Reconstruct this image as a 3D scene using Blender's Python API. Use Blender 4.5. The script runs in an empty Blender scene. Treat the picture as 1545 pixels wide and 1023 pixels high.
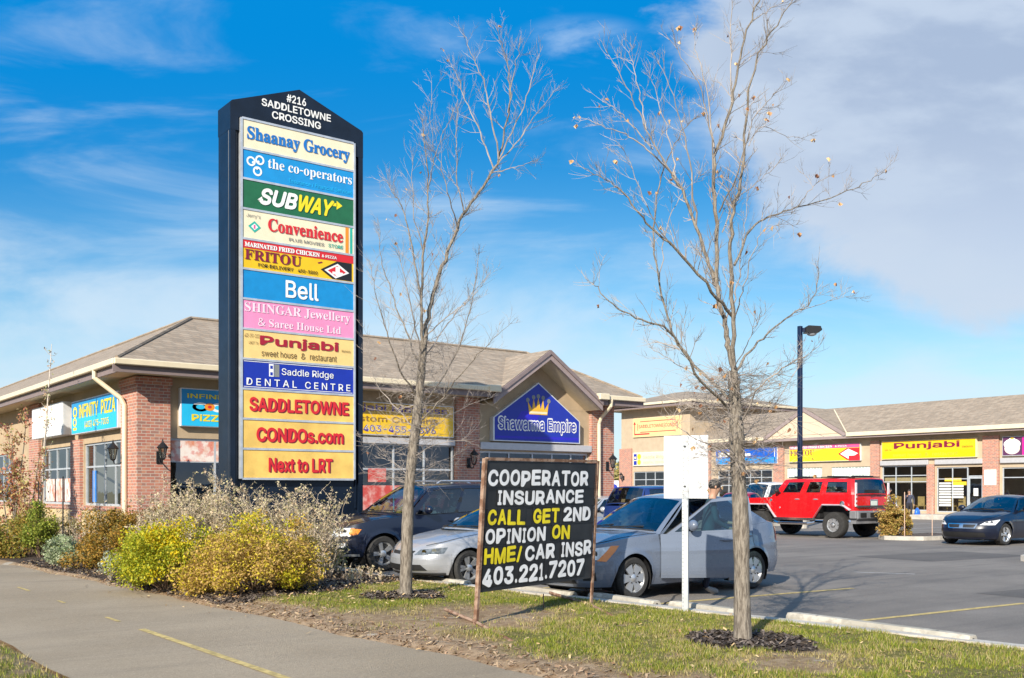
import bpy, math, random
import numpy as np
from mathutils import Vector, Matrix
R = math.radians
random.seed(7); RNG = np.random.default_rng(11)
SC = bpy.context.scene; COL = SC.collection
# ---------------------------------------------------------------- camera, world, sun
# world x runs along the shop front with the gable, world y along the long shop row; eye at the origin, 1.6 m up
FPX, CXP, HYP, EYE = 1548.0, 772.5, 740.0, 1.6
cam = bpy.data.cameras.new("camera"); camo = bpy.data.objects.new("camera", cam); COL.objects.link(camo)
cam.sensor_width = 36.0; cam.lens = 36.0*FPX/1545.0
cam.shift_y = (HYP-511.5)/1545.0
cam.clip_start = 0.1; cam.clip_end = 2000
camo.location = (0, 0, EYE); camo.rotation_euler = (R(90), 0, -math.atan2(.607, .795))
SC.camera = camo
SC.view_settings.view_transform = 'Standard'; SC.view_settings.look = 'None'
SC.view_settings.exposure = 0.55; SC.view_settings.gamma = 1.0
SC.render.resolution_x = 1024; SC.render.resolution_y = 678
SUN_ELEV = R(27.5); SUNX, SUNY = -.866, -.500
def nd(nt, t, **kw):
    n = nt.nodes.new(t)
    for k, v in kw.items(): setattr(n, k, v)
    return n
def mathn(nt, op, a, b=None, c=None, clamp=False):
    n = nd(nt, 'ShaderNodeMath', operation=op); n.use_clamp = clamp
    for i, v in enumerate((a, b, c)):
        if v is None: continue
        if isinstance(v, (int, float)): n.inputs[i].default_value = v
        else: nt.links.new(v, n.inputs[i])
    return n.outputs[0]
def mixc(nt, fac, a, b):
    n = nd(nt, 'ShaderNodeMix', data_type='RGBA'); n.clamp_factor = True
    for i, v in ((0, fac), (6, a), (7, b)):
        if isinstance(v, (int, float)): n.inputs[i].default_value = v
        elif isinstance(v, tuple): n.inputs[i].default_value = (*v[:3], 1)
        else: nt.links.new(v, n.inputs[i])
    return n.outputs[2]
def smooth(nt, v, lo, hi):
    n = nd(nt, 'ShaderNodeMapRange', interpolation_type='SMOOTHSTEP')
    nt.links.new(v, n.inputs[0]); n.inputs[1].default_value = lo; n.inputs[2].default_value = hi
    return n.outputs[0]
W = bpy.data.worlds.new("World"); SC.world = W; W.use_nodes = True
nt = W.node_tree; nt.nodes.clear()
sky = nd(nt, 'ShaderNodeTexSky', sky_type='NISHITA'); sky.sun_disc = False
sky.sun_elevation = SUN_ELEV; sky.sun_rotation = math.atan2(SUNX, SUNY); sky.air_density = 1.0; sky.dust_density = .4; sky.ozone_density = 2.5
SKY_STRENGTH = .11
tc = nd(nt, 'ShaderNodeTexCoord')
def dotn(v):
    n = nd(nt, 'ShaderNodeVectorMath', operation='DOT_PRODUCT'); nt.links.new(tc.outputs['Generated'], n.inputs[0]); n.inputs[1].default_value = v
    return n.outputs['Value']
fw = mathn(nt, 'MAXIMUM', dotn((.607, .795, 0)), .05)
ca = mathn(nt, 'DIVIDE', dotn((.795, -.607, 0)), fw)      # bearing (tangent) from the street axis
ce = mathn(nt, 'DIVIDE', dotn((0, 0, 1)), fw)             # elevation (tangent)
def cnoise(sx, sz, rot, scale, detail, rough=.55, dist=0.0):
    cb = nd(nt, 'ShaderNodeCombineXYZ'); nt.links.new(ca, cb.inputs[0]); nt.links.new(ce, cb.inputs[1])
    mp = nd(nt, 'ShaderNodeMapping'); mp.inputs['Rotation'].default_value = (0, 0, rot); mp.inputs['Scale'].default_value = (sx, sz, 1)
    nt.links.new(cb.outputs[0], mp.inputs[0])
    n = nd(nt, 'ShaderNodeTexNoise'); n.inputs['Scale'].default_value = scale; n.inputs['Detail'].default_value = detail
    n.inputs['Roughness'].default_value = rough; n.inputs['Distortion'].default_value = dist
    nt.links.new(mp.outputs[0], n.inputs['Vector']); return n.outputs['Fac']
hs = nd(nt, 'ShaderNodeHueSaturation'); hs.inputs['Hue'].default_value = .487; hs.inputs['Saturation'].default_value = 1.38; hs.inputs['Value'].default_value = .92
nt.links.new(sky.outputs[0], hs.inputs['Color'])
# the deep blue aloft, thin high cloud lower down, one large bank of cloud
skyc = mixc(nt, smooth(nt, ce, .05, .46), hs.outputs[0], (.01, 1.66, 4.5))
n1 = cnoise(1.0, 4.2, R(-14), 2.4, 7, .58, .6)
low = mathn(nt, 'SUBTRACT', 1.0, smooth(nt, ce, .08, .36))
left = mathn(nt, 'SUBTRACT', 1.0, smooth(nt, ca, -.1, .25))
bias = mathn(nt, 'ADD', mathn(nt, 'MULTIPLY', low, .30), mathn(nt, 'MULTIPLY', left, .07))
cirrus = smooth(nt, mathn(nt, 'ADD', n1, bias), .54, .92)
haz = mathn(nt, 'MULTIPLY', mathn(nt, 'SUBTRACT', 1.0, smooth(nt, ce, -.02, .34)), .62)
skyc = mixc(nt, haz, skyc, (3.1, 4.6, 5.85))
skyc = mixc(nt, mathn(nt, 'MULTIPLY', cirrus, .72), skyc, (4.5, 5.3, 6.0))
n2 = cnoise(1, 1.5, R(20), 3.4, 9, .6, .3); n3 = cnoise(1, 2.4, R(-20), 6.0, 6)
ex = mathn(nt, 'DIVIDE', mathn(nt, 'SUBTRACT', ca, .50), .36)
ez = mathn(nt, 'DIVIDE', mathn(nt, 'SUBTRACT', ce, .42), .255)
rr = mathn(nt, 'SQRT', mathn(nt, 'ADD', mathn(nt, 'MULTIPLY', ex, ex), mathn(nt, 'MULTIPLY', ez, ez)))
bank = mathn(nt, 'SUBTRACT', 1.0, smooth(nt, mathn(nt, 'ADD', rr, mathn(nt, 'MULTIPLY', mathn(nt, 'SUBTRACT', n2, .5), .95)), .80, .98))
bcol = mixc(nt, smooth(nt, ce, .20, .42), (3.6, 4.2, 5.2), (2.75, 3.35, 4.4))
bcol = mixc(nt, smooth(nt, n3, .42, .66), bcol, (3.7, 4.3, 5.2))
bcol = mixc(nt, mathn(nt, 'MULTIPLY', smooth(nt, rr, .55, .95), .6), bcol, (4.0, 4.6, 5.4))
skyc = mixc(nt, mathn(nt, 'MULTIPLY', bank, .93), skyc, bcol)
w4 = cnoise(1.0, 2.4, R(-32), 5.0, 8, .62, .5)
ex2 = mathn(nt, 'DIVIDE', mathn(nt, 'SUBTRACT', ca, .07), .075); ez2 = mathn(nt, 'DIVIDE', mathn(nt, 'SUBTRACT', ce, .435), .03)
r2 = mathn(nt, 'SQRT', mathn(nt, 'ADD', mathn(nt, 'MULTIPLY', ex2, ex2), mathn(nt, 'MULTIPLY', ez2, ez2)))
wisp = mathn(nt, 'MULTIPLY', mathn(nt, 'SUBTRACT', 1.0, smooth(nt, r2, .2, 1.1)), smooth(nt, w4, .44, .66))
skyc = mixc(nt, mathn(nt, 'MULTIPLY', wisp, .5), skyc, (4.0, 5.0, 6.2))
# unseen whitish cloud behind the camera, added to lift and warm the fill light
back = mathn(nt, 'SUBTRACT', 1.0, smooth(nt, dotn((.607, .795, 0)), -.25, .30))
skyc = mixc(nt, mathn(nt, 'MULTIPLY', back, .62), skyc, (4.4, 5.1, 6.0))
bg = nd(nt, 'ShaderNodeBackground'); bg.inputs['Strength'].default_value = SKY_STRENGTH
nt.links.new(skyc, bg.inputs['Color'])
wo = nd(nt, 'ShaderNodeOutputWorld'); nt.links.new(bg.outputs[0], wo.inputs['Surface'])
sun = bpy.data.lights.new("sun", 'SUN'); sun.energy = 5.0; sun.angle = R(.5); sun.color = (1.0, .92, .79)
suno = bpy.data.objects.new("sun", sun); COL.objects.link(suno)
ch = math.cos(SUN_ELEV)
suno.rotation_euler = Vector((SUNX*ch, SUNY*ch, math.sin(SUN_ELEV))).to_track_quat('Z', 'Y').to_euler()
suno.location = (-30, -20, 40)

# ---------------------------------------------------------------- helpers
def uv(X, Y): return X*.795+Y*.607, -X*.607+Y*.795
def ground(px, py):
    Y = FPX*EYE/(py-HYP); return uv((px-CXP)/FPX*Y, Y)
def at_depth(px, py, Y):
    u, v = uv((px-CXP)/FPX*Y, Y); return (u, v, EYE+(HYP-py)/FPX*Y)
class MB:
    """collects faces; build() links them as one mesh object"""
    def __init__(s): s.v = []; s.f = []; s.m = []
    def add(s, vs, fs, m=0):
        b = len(s.v); s.v.extend([tuple(map(float, q)) for q in vs])
        for f in fs: s.f.append(tuple(b+i for i in f)); s.m.append(m)
        return s
    def quad(s, a, b, c, d, m=0): return s.add([a, b, c, d], [(0, 1, 2, 3)], m)
    def box(s, x0, x1, y0, y1, z0, z1, m=0, bev=0.0):
        if bev > 0:
            b = min(bev, (x1-x0)/2.01, (y1-y0)/2.01, (z1-z0)/2.01)
            vs = []; idx = {}
            for sx in (0, 1):
                for sy in (0, 1):
                    for sz in (0, 1):
                        X = (x0, x1)[sx]; Y = (y0, y1)[sy]; Z = (z0, z1)[sz]
                        ix = X+b*(1-2*sx); iy = Y+b*(1-2*sy); iz = Z+b*(1-2*sz)
                        for k, p in enumerate(((X, iy, iz), (ix, Y, iz), (ix, iy, Z))):
                            idx[(sx, sy, sz, k)] = len(vs); vs.append(p)
            fs = []
            for sx in (0, 1):
                fs.append([idx[(sx, 0, 0, 0)], idx[(sx, 1, 0, 0)], idx[(sx, 1, 1, 0)], idx[(sx, 0, 1, 0)]][::1 if sx else -1])
            for sy in (0, 1):
                fs.append([idx[(0, sy, 0, 1)], idx[(1, sy, 0, 1)], idx[(1, sy, 1, 1)], idx[(0, sy, 1, 1)]][::-1 if sy else 1])
            for sz in (0, 1):
                fs.append([idx[(0, 0, sz, 2)], idx[(1, 0, sz, 2)], idx[(1, 1, sz, 2)], idx[(0, 1, sz, 2)]][::1 if sz else -1])
            for a in (0, 1):
                for c in (0, 1):
                    fs.append([idx[(a, c, 0, 0)], idx[(a, c, 0, 1)], idx[(a, c, 1, 1)], idx[(a, c, 1, 0)]])
                    fs.append([idx[(a, 0, c, 0)], idx[(a, 0, c, 2)], idx[(a, 1, c, 2)], idx[(a, 1, c, 0)]])
                    fs.append([idx[(0, a, c, 1)], idx[(0, a, c, 2)], idx[(1, a, c, 2)], idx[(1, a, c, 1)]])
                    for d in (0, 1): fs.append([idx[(a, c, d, 0)], idx[(a, c, d, 1)], idx[(a, c, d, 2)]])
            return s.add(vs, fs, m)
        vs = [(x0, y0, z0), (x1, y0, z0), (x1, y1, z0), (x0, y1, z0), (x0, y0, z1), (x1, y0, z1), (x1, y1, z1), (x0, y1, z1)]
        return s.add(vs, [(0, 3, 2, 1), (4, 5, 6, 7), (0, 1, 5, 4), (1, 2, 6, 5), (2, 3, 7, 6), (3, 0, 4, 7)], m)
    def tube(s, pts, rad, n=6, m=0, caps=True):
        P = [Vector(p) for p in pts]
        if isinstance(rad, (int, float)): rad = [rad]*len(P)
        d0 = (P[1]-P[0]).normalized(); a = Vector((0, 0, 1)) if abs(d0.z) < .9 else Vector((1, 0, 0))
        x = d0.cross(a).normalized(); vs = []
        for i, p in enumerate(P):
            d = (P[min(i+1, len(P)-1)]-P[max(i-1, 0)])
            d = d.normalized() if d.length > 1e-9 else d0
            x = (x-d*x.dot(d)); x = x.normalized() if x.length > 1e-6 else d.orthogonal().normalized()
            y = d.cross(x)
            for k in range(n):
                t = 2*math.pi*k/n; vs.append(p+(x*math.cos(t)+y*math.sin(t))*rad[i])
        fs = [(i*n+k, i*n+(k+1) % n, (i+1)*n+(k+1) % n, (i+1)*n+k) for i in range(len(P)-1) for k in range(n)]
        if caps: fs += [tuple(range(n-1, -1, -1)), tuple(range((len(P)-1)*n, len(P)*n))]
        return s.add(vs, fs, m)
    def lathe(s, prof, n=24, m=0, axis='z', o=(0, 0, 0)):
        vs = []
        for r, h in prof:
            for k in range(n):
                t = 2*math.pi*k/n; a, b = r*math.cos(t), r*math.sin(t)
                vs.append({'z': (o[0]+a, o[1]+b, o[2]+h), 'y': (o[0]+b, o[1]+h, o[2]+a), 'x': (o[0]+h, o[1]+a, o[2]+b)}[axis])
        fs = [(i*n+k, i*n+(k+1) % n, (i+1)*n+(k+1) % n, (i+1)*n+k) for i in range(len(prof)-1) for k in range(n)]
        return s.add(vs, fs, m)
    def prism(s, poly, y0, y1, m=0, ms=None):
        """poly of (x,z) extruded along y"""
        n = len(poly); vs = [(x, y0, z) for x, z in poly]+[(x, y1, z) for x, z in poly]
        s.add(vs, [tuple(range(n)), tuple(range(2*n-1, n-1, -1))], m)
        return s.add(vs, [(i, i+n, (i+1) % n+n, (i+1) % n) for i in range(n)], m if ms is None else ms)
    def ball(s, c, r, nu=12, nv=8, m=0):
        if isinstance(r, (int, float)): r = (r, r, r)
        vs = [(c[0]+r[0]*math.sin(math.pi*j/nv)*math.cos(2*math.pi*i/nu), c[1]+r[1]*math.sin(math.pi*j/nv)*math.sin(2*math.pi*i/nu), c[2]+r[2]*math.cos(math.pi*j/nv)) for j in range(nv+1) for i in range(nu)]
        fs = [(j*nu+i, (j+1)*nu+i, (j+1)*nu+(i+1) % nu, j*nu+(i+1) % nu) for j in range(nv) for i in range(nu)]
        return s.add(vs, fs, m)
    def grid(s, P, m=0):
        a, b = len(P), len(P[0])
        return s.add([q for row in P for q in row], [(i*b+j, i*b+j+1, (i+1)*b+j+1, (i+1)*b+j) for i in range(a-1) for j in range(b-1)], m)
    def xf(s, fn): s.v = [tuple(fn(p)) for p in s.v]; return s
    def build(s, name, mats, parent=None, sm=None, loc=None):
        if not isinstance(mats, (list, tuple)): mats = [mats]
        me = bpy.data.meshes.new(name); me.from_pydata(s.v, [], s.f)
        for q in mats: me.materials.append(q)
        if len(mats) > 1: me.polygons.foreach_set('material_index', s.m)
        if sm:
            me.polygons.foreach_set('use_smooth', [True]*len(s.f)); me.set_sharp_from_angle(angle=R(sm))
        me.update()
        o = bpy.data.objects.new(name, me); COL.objects.link(o)
        if parent: o.parent = parent
        if loc: o.location = loc
        return o
def tag(o, label=None, cat=None, group=None, kind=None):
    if label: o['label'] = label
    if cat: o['category'] = cat
    if group: o['group'] = group
    if kind: o['kind'] = kind
    return o
def thing(name, label, cat, loc=(0, 0, 0), rz=0.0, group=None):
    o = bpy.data.objects.new(name, None); COL.objects.link(o); o.empty_display_size = .2
    o.location = loc; o.rotation_euler = (0, 0, rz); return tag(o, label, cat, group)
def copy_tree(o, parent=None):
    c = o.copy(); COL.objects.link(c)
    if parent: c.parent = parent
    for k in list(o.children): copy_tree(k, c)
    return c
# ---------------------------------------------------------------- materials
def newmat(name):
    m = bpy.data.materials.new(name); m.use_nodes = True; t = m.node_tree
    return m, t, t.nodes['Principled BSDF']
def noise(t, scale, detail=4, rough=.55, vec=None, dist=0.0):
    n = nd(t, 'ShaderNodeTexNoise'); n.inputs['Scale'].default_value = scale; n.inputs['Detail'].default_value = detail
    n.inputs['Roughness'].default_value = rough; n.inputs['Distortion'].default_value = dist
    if vec is None:
        c = nd(t, 'ShaderNodeTexCoord'); vec = c.outputs['Object']
    t.links.new(vec, n.inputs['Vector']); return n.outputs['Fac']
def sc3(c, k): return tuple(min(1, max(0, x*k)) for x in c)
def bump(t, b, h, strength, dist=.02):
    n = nd(t, 'ShaderNodeBump'); n.inputs['Strength'].default_value = strength; n.inputs['Distance'].default_value = dist
    t.links.new(h, n.inputs['Height']); t.links.new(n.outputs[0], b.inputs['Normal'])
MC = {}
def pm(name, c, rough=.6, metal=0.0, var=.12, scale=6.0, bmp=0.0, bscale=60.0, coat=0.0, spec=.5, rv=.0):
    if name in MC: return MC[name]
    m, t, b = newmat(name)
    f = noise(t, scale, 5); f = smooth(t, f, .3, .7)
    t.links.new(mixc(t, f, sc3(c, 1-var), sc3(c, 1+var)), b.inputs['Base Color'])
    b.inputs['Roughness'].default_value = rough; b.inputs['Metallic'].default_value = metal
    b.inputs['Coat Weight'].default_value = coat; b.inputs['Coat Roughness'].default_value = .03
    b.inputs['Specular IOR Level'].default_value = spec
    if rv:
        r = noise(t, scale*3, 4); t.links.new(mathn(t, 'ADD', mathn(t, 'MULTIPLY', mathn(t, 'SUBTRACT', r, .5), rv), rough, clamp=True), b.inputs['Roughness'])
    if bmp: bump(t, b, noise(t, bscale, 4), bmp, .01)
    MC[name] = m; return m
def two(name, c1, c2, scale, lo=.42, hi=.58, rough=.9, bmp=.3, bscale=80, c3=None, s3=200, f3=.3):
    m, t, b = newmat(name)
    col = mixc(t, smooth(t, noise(t, scale, 6, .6), lo, hi), c1, c2)
    if c3: col = mixc(t, mathn(t, 'MULTIPLY', smooth(t, noise(t, s3, 2), .5, .62), f3), col, c3)
    t.links.new(col, b.inputs['Base Color']); b.inputs['Roughness'].default_value = rough; b.inputs['Specular IOR Level'].default_value = .25
    if bmp: bump(t, b, noise(t, bscale, 4, .7), bmp, .01)
    return m
def brick_mat(name, c1, c2, mortar, bw=.22, bh=.078):
    m, t, b = newmat(name)
    c = nd(t, 'ShaderNodeTexCoord'); sp = nd(t, 'ShaderNodeSeparateXYZ'); t.links.new(c.outputs['Object'], sp.inputs[0])
    cb = nd(t, 'ShaderNodeCombineXYZ'); t.links.new(mathn(t, 'ADD', sp.outputs[0], sp.outputs[1]), cb.inputs[0]); t.links.new(sp.outputs[2], cb.inputs[1])
    br = nd(t, 'ShaderNodeTexBrick'); t.links.new(cb.outputs[0], br.inputs['Vector'])
    br.inputs['Scale'].default_value = 1; br.inputs['Brick Width'].default_value = bw; br.inputs['Row Height'].default_value = bh
    br.inputs['Mortar Size'].default_value = .008; br.inputs['Mortar Smooth'].default_value = .2; br.inputs['Bias'].default_value = -.15
    br.inputs['Color1'].default_value = (*c1, 1); br.inputs['Color2'].default_value = (*c2, 1); br.inputs['Mortar'].default_value = (*mortar, 1)
    # patchy tone from brick to brick
    mp = nd(t, 'ShaderNodeMapping'); mp.inputs['Scale'].default_value = (2.3, 6.4, 1); t.links.new(cb.outputs[0], mp.inputs[0])
    vo = nd(t, 'ShaderNodeTexWhiteNoise', noise_dimensions='2D')
    sn = nd(t, 'ShaderNodeVectorMath', operation='SNAP'); t.links.new(cb.outputs[0], sn.inputs[0]); sn.inputs[1].default_value = (bw/2, bh, 1)
    t.links.new(sn.outputs[0], vo.inputs['Vector'])
    col = mixc(t, mathn(t, 'MULTIPLY', smooth(t, vo.outputs['Value'], .70, .78), .55), br.outputs['Color'], (.20, .13, .11))
    col = mixc(t, mathn(t, 'MULTIPLY', smooth(t, vo.outputs['Value'], .25, .18), .45), col, (.52, .26, .15))
    col = mixc(t, br.outputs['Fac'], col, mortar)
    col = mixc(t, mathn(t, 'MULTIPLY', noise(t, 1.3, 5), .25), col, (.50, .38, .30))
    t.links.new(col, b.inputs['Base Color']); b.inputs['Roughness'].default_value = .88
    bump(t, b, br.outputs['Fac'], -.5, .01); return m
def shingle_mat(name, base):
    m, t, b = newmat(name)
    c = nd(t, 'ShaderNodeTexCoord'); sp = nd(t, 'ShaderNodeSeparateXYZ'); t.links.new(c.outputs['Object'], sp.inputs[0])
    cb = nd(t, 'ShaderNodeCombineXYZ'); t.links.new(mathn(t, 'ADD', sp.outputs[0], sp.outputs[1]), cb.inputs[0]); t.links.new(mathn(t, 'MULTIPLY', sp.outputs[2], 2.0), cb.inputs[1])
    br = nd(t, 'ShaderNodeTexBrick'); t.links.new(cb.outputs[0], br.inputs['Vector'])
    br.inputs['Scale'].default_value = 1; br.inputs['Brick Width'].default_value = .30; br.inputs['Row Height'].default_value = .15
    br.inputs['Mortar Size'].default_value = .012; br.inputs['Mortar Smooth'].default_value = .6
    br.inputs['Color1'].default_value = (*sc3(base, .78), 1); br.inputs['Color2'].default_value = (*sc3(base, 1.2), 1); br.inputs['Mortar'].default_value = (*sc3(base, .55), 1)
    col = mixc(t, mathn(t, 'MULTIPLY', smooth(t, noise(t, .7, 4), .4, .7), .35), br.outputs['Color'], sc3(base, .8))
    col = mixc(t, mathn(t, 'MULTIPLY', smooth(t, noise(t, 9, 3), .45, .65), .4), col, (base[0]*1.25, base[1]*1.1, base[2]*.98))
    t.links.new(col, b.inputs['Base Color']); b.inputs['Roughness'].default_value = .93; b.inputs['Specular IOR Level'].default_value = .2
    bump(t, b, br.outputs['Fac'], -.6, .012); return m
def glass_mat(name, tint, refl_tint=(.9, .95, 1), f0=.18, rough=.01):
    m, t, b = newmat(name); t.nodes.remove(b)
    tr = nd(t, 'ShaderNodeBsdfTransparent'); tr.inputs['Color'].default_value = (*tint, 1)
    gl = nd(t, 'ShaderNodeBsdfGlossy'); gl.inputs['Color'].default_value = (*refl_tint, 1); gl.inputs['Roughness'].default_value = rough
    lw = nd(t, 'ShaderNodeLayerWeight'); lw.inputs['Blend'].default_value = .35
    f = mathn(t, 'ADD', mathn(t, 'MULTIPLY', lw.outputs['Fresnel'], .7), f0, clamp=True)
    nb = noise(t, 1.4, 2); bm = nd(t, 'ShaderNodeBump'); bm.inputs['Strength'].default_value = .05; bm.inputs['Distance'].default_value = .05; t.links.new(nb, bm.inputs['Height']); t.links.new(bm.outputs[0], gl.inputs['Normal'])
    mx = nd(t, 'ShaderNodeMixShader'); t.links.new(f, mx.inputs[0]); t.links.new(tr.outputs[0], mx.inputs[1]); t.links.new(gl.outputs[0], mx.inputs[2])
    out = t.nodes['Material Output']; t.links.new(mx.outputs[0], out.inputs[0]); return m
def vcol_mat(name, rough=.7, spec=.3, trans=0.0):
    """colour of the thing itself (leaf, blade, chip) from a per-face attribute"""
    m, t, b = newmat(name); a = nd(t, 'ShaderNodeAttribute', attribute_name='tone')
    t.links.new(a.outputs['Color'], b.inputs['Base Color']); b.inputs['Roughness'].default_value = rough; b.inputs['Specular IOR Level'].default_value = spec
    if trans:
        tl = nd(t, 'ShaderNodeBsdfTranslucent'); t.links.new(a.outputs['Color'], tl.inputs['Color'])
        mx = nd(t, 'ShaderNodeMixShader'); mx.inputs[0].default_value = trans
        t.links.new(b.outputs[0], mx.inputs[1]); t.links.new(tl.outputs[0], mx.inputs[2]); t.links.new(mx.outputs[0], t.nodes['Material Output'].inputs[0])
    return m
LEAFM = vcol_mat('leaf', .55, .35, .3); BLADEM = vcol_mat('grass_blade', .6, .3, .25); CHIPM = vcol_mat('bark_chip', .9, .1)
def np_mesh(name, V, nper, cols, mat, parent=None):
    """V (N*nper,3): N separate polygons of nper corners, one colour each"""
    N = len(V)//nper; me = bpy.data.meshes.new(name)
    me.vertices.add(len(V)); me.vertices.foreach_set('co', V.astype(np.float32).ravel())
    me.loops.add(len(V)); me.loops.foreach_set('vertex_index', np.arange(len(V), dtype=np.int32))
    me.polygons.add(N); me.polygons.foreach_set('loop_start', np.arange(0, len(V), nper, dtype=np.int32))
    me.polygons.foreach_set('loop_total', np.full(N, nper, dtype=np.int32))
    at = me.attributes.new('tone', 'FLOAT_COLOR', 'FACE')
    at.data.foreach_set('color', np.concatenate([cols, np.ones((N, 1))], 1).astype(np.float32).ravel())
    me.materials.append(mat); me.update(calc_edges=True); me.validate()
    o = bpy.data.objects.new(name, me); COL.objects.link(o)
    if parent: o.parent = parent
    return o
def pal(cols, n, jit=.2):
    C = np.array(cols)[RNG.integers(0, len(cols), n)]
    return np.clip(C*(1+RNG.uniform(-jit, jit, (n, 1))), 0, 1)
# ---------------------------------------------------------------- lettering
def _font(fn):
    try: return bpy.data.fonts.load(bpy.utils.system_resource('DATAFILES', path='fonts')+'/'+fn)   # typefaces that ship inside Blender itself
    except Exception: return None
FONT = {'sans': _font('Inter.woff2'), 'serif': _font('NotoSansMath-Regular.woff2')}
def _serif(s): return ''.join(chr(0x1D400+ord(c)-65) if 'A' <= c <= 'Z' else chr(0x1D41A+ord(c)-97) if 'a' <= c <= 'z' else chr(0x1D7CE+ord(c)-48) if '0' <= c <= '9' else c for c in s)
def text_geo(s, bold=0.0, res=3):
    ser = s.startswith('~'); s = s.lstrip('~')
    cu = bpy.data.curves.new('text', 'FONT'); f = FONT['serif' if ser else 'sans']
    if f: cu.font = f; s = _serif(s) if ser else s
    cu.body = s; cu.offset = bold; cu.resolution_u = res
    ob = bpy.data.objects.new('text', cu); me = ob.to_mesh()
    V = np.array([v.co[:2] for v in me.vertices]) if len(me.vertices) else np.zeros((0, 2)); Fc = [tuple(p.vertices) for p in me.polygons]
    par = list(range(len(V)))
    def root(i):
        while par[i] != i: par[i] = par[par[i]]; i = par[i]
        return i
    for f in Fc:
        for q in f[1:]: par[root(q)] = root(f[0])
    rts = {}; comp = np.array([rts.setdefault(root(i), len(rts)) % 2 for i in range(len(V))])
    ob.to_mesh_clear(); bpy.data.objects.remove(ob); bpy.data.curves.remove(cu)
    return V, Fc, comp
def put_text(mb, s, x0, x1, z0, z1, y, m=0, bold=0.0, shear=0.0, rise=0.0):
    """lettering filling the box x0..x1, z0..z1 on the plane y (reads towards -y)"""
    V, Fc, comp = text_geo(s)
    if not len(V): return mb
    lo, hi = V.min(0), V.max(0); T = (V-lo)/(hi-lo)
    b = bold*.62; sx, sz = b*(x1-x0)/(hi[0]-lo[0]+2*b), b*(z1-z0)/(hi[1]-lo[1]+2*b); x0, x1, z0, z1 = x0+sx, x1-sx, z0+sz, z1-sz
    X = x0+T[:, 0]*(x1-x0)+(T[:, 1]-.5)*shear*(z1-z0); Z = z0+T[:, 1]*(z1-z0)+T[:, 0]*rise
    for k in range(8 if bold > .004 else 1):      # heavier strokes: the letter laid on itself, nudged by a stroke's width
        dx, dz = (sx*math.cos(k*.7854), sz*math.sin(k*.7854)) if bold > .004 else (0, 0)
        vs = []; fs = []
        for j, f in enumerate(Fc):          # every sliver of the glyph a hair apart, so none shares a plane with another
            fs.append(tuple(range(len(vs), len(vs)+len(f)))); vs += [(X[i]+dx, y-.0005*k-.00022*comp[i]-.000012*(j % 17), Z[i]+dz) for i in f]
        mb.add(vs, fs, m)
    return mb
# ================================================================ SETTING
def asphalt(name, c1, c2, dark, light, streak, ang):
    m, t, b = newmat(name); c = nd(t, 'ShaderNodeTexCoord'); mp = nd(t, 'ShaderNodeMapping'); mp.inputs['Rotation'].default_value = (0, 0, ang); mp.inputs['Scale'].default_value = (.16, 1.6, 1); t.links.new(c.outputs['Object'], mp.inputs[0])
    col = mixc(t, smooth(t, noise(t, .45, 6, .6), .32, .68), c1, c2)
    col = mixc(t, mathn(t, 'MULTIPLY', smooth(t, noise(t, .9, 6, .65, mp.outputs[0], .4), .46, .70), streak), col, dark)      # traffic wear
    col = mixc(t, mathn(t, 'MULTIPLY', smooth(t, noise(t, 1.1, 5, .6), .62, .74), streak*.8), col, dark)      # oil and damp patches
    col = mixc(t, mathn(t, 'MULTIPLY', smooth(t, noise(t, 2.7, 6, .7), .60, .75), streak*.7), col, light)     # dust
    g = noise(t, 62, 3, .8)
    col = mixc(t, mathn(t, 'MULTIPLY', smooth(t, g, .52, .66), .55), col, dark); col = mixc(t, mathn(t, 'MULTIPLY', smooth(t, g, .46, .34), .5), col, light)
    g2 = noise(t, 24, 4, .75); col = mixc(t, mathn(t, 'MULTIPLY', smooth(t, g2, .54, .68), .35), col, dark); col = mixc(t, mathn(t, 'MULTIPLY', smooth(t, g2, .44, .32), .3), col, light)
    t.links.new(col, b.inputs['Base Color']); b.inputs['Roughness'].default_value = .92; b.inputs['Specular IOR Level'].default_value = .25
    bump(t, b, noise(t, 85, 4, .75), .7, .012); return m
M_asph = asphalt('lot_asphalt', (.180, .160, .142), (.245, .218, .190), (.105, .096, .09), (.35, .32, .285), .55, 0.0)
M_path = asphalt('path_asphalt', (.315, .248, .170), (.385, .308, .218), (.19, .155, .115), (.50, .42, .31), .34, R(90))
M_conc = two('concrete', (.42, .39, .34), (.54, .50, .44), 2.5, .35, .65, .88, .25, 90, (.22, .2, .18), 30, .25)
M_far = two('dry_ground', (.16, .15, .06), (.25, .20, .10), .3)
M_pline = pm('yellow_line', (.47, .35, .13), .85, var=.3, scale=14)
M_wline = pm('white_line', (.42, .40, .38), .85, var=.3, scale=9)
def sheet(name, poly, z, m):
    mb = MB(); mb.add([(x, y, z) for x, y in poly], [tuple(range(len(poly)))]); return tag(mb.build(name, m), kind='structure')
sheet('ground', [(-500, -500), (500, -500), (500, 700), (-500, 700)], -.06, M_far)
sheet('parking_lot', [(9.3, -30), (120, -30), (120, 120), (24.5, 120), (24.5, 24.6), (9.3, 24.6)], 0, M_asph)
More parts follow.
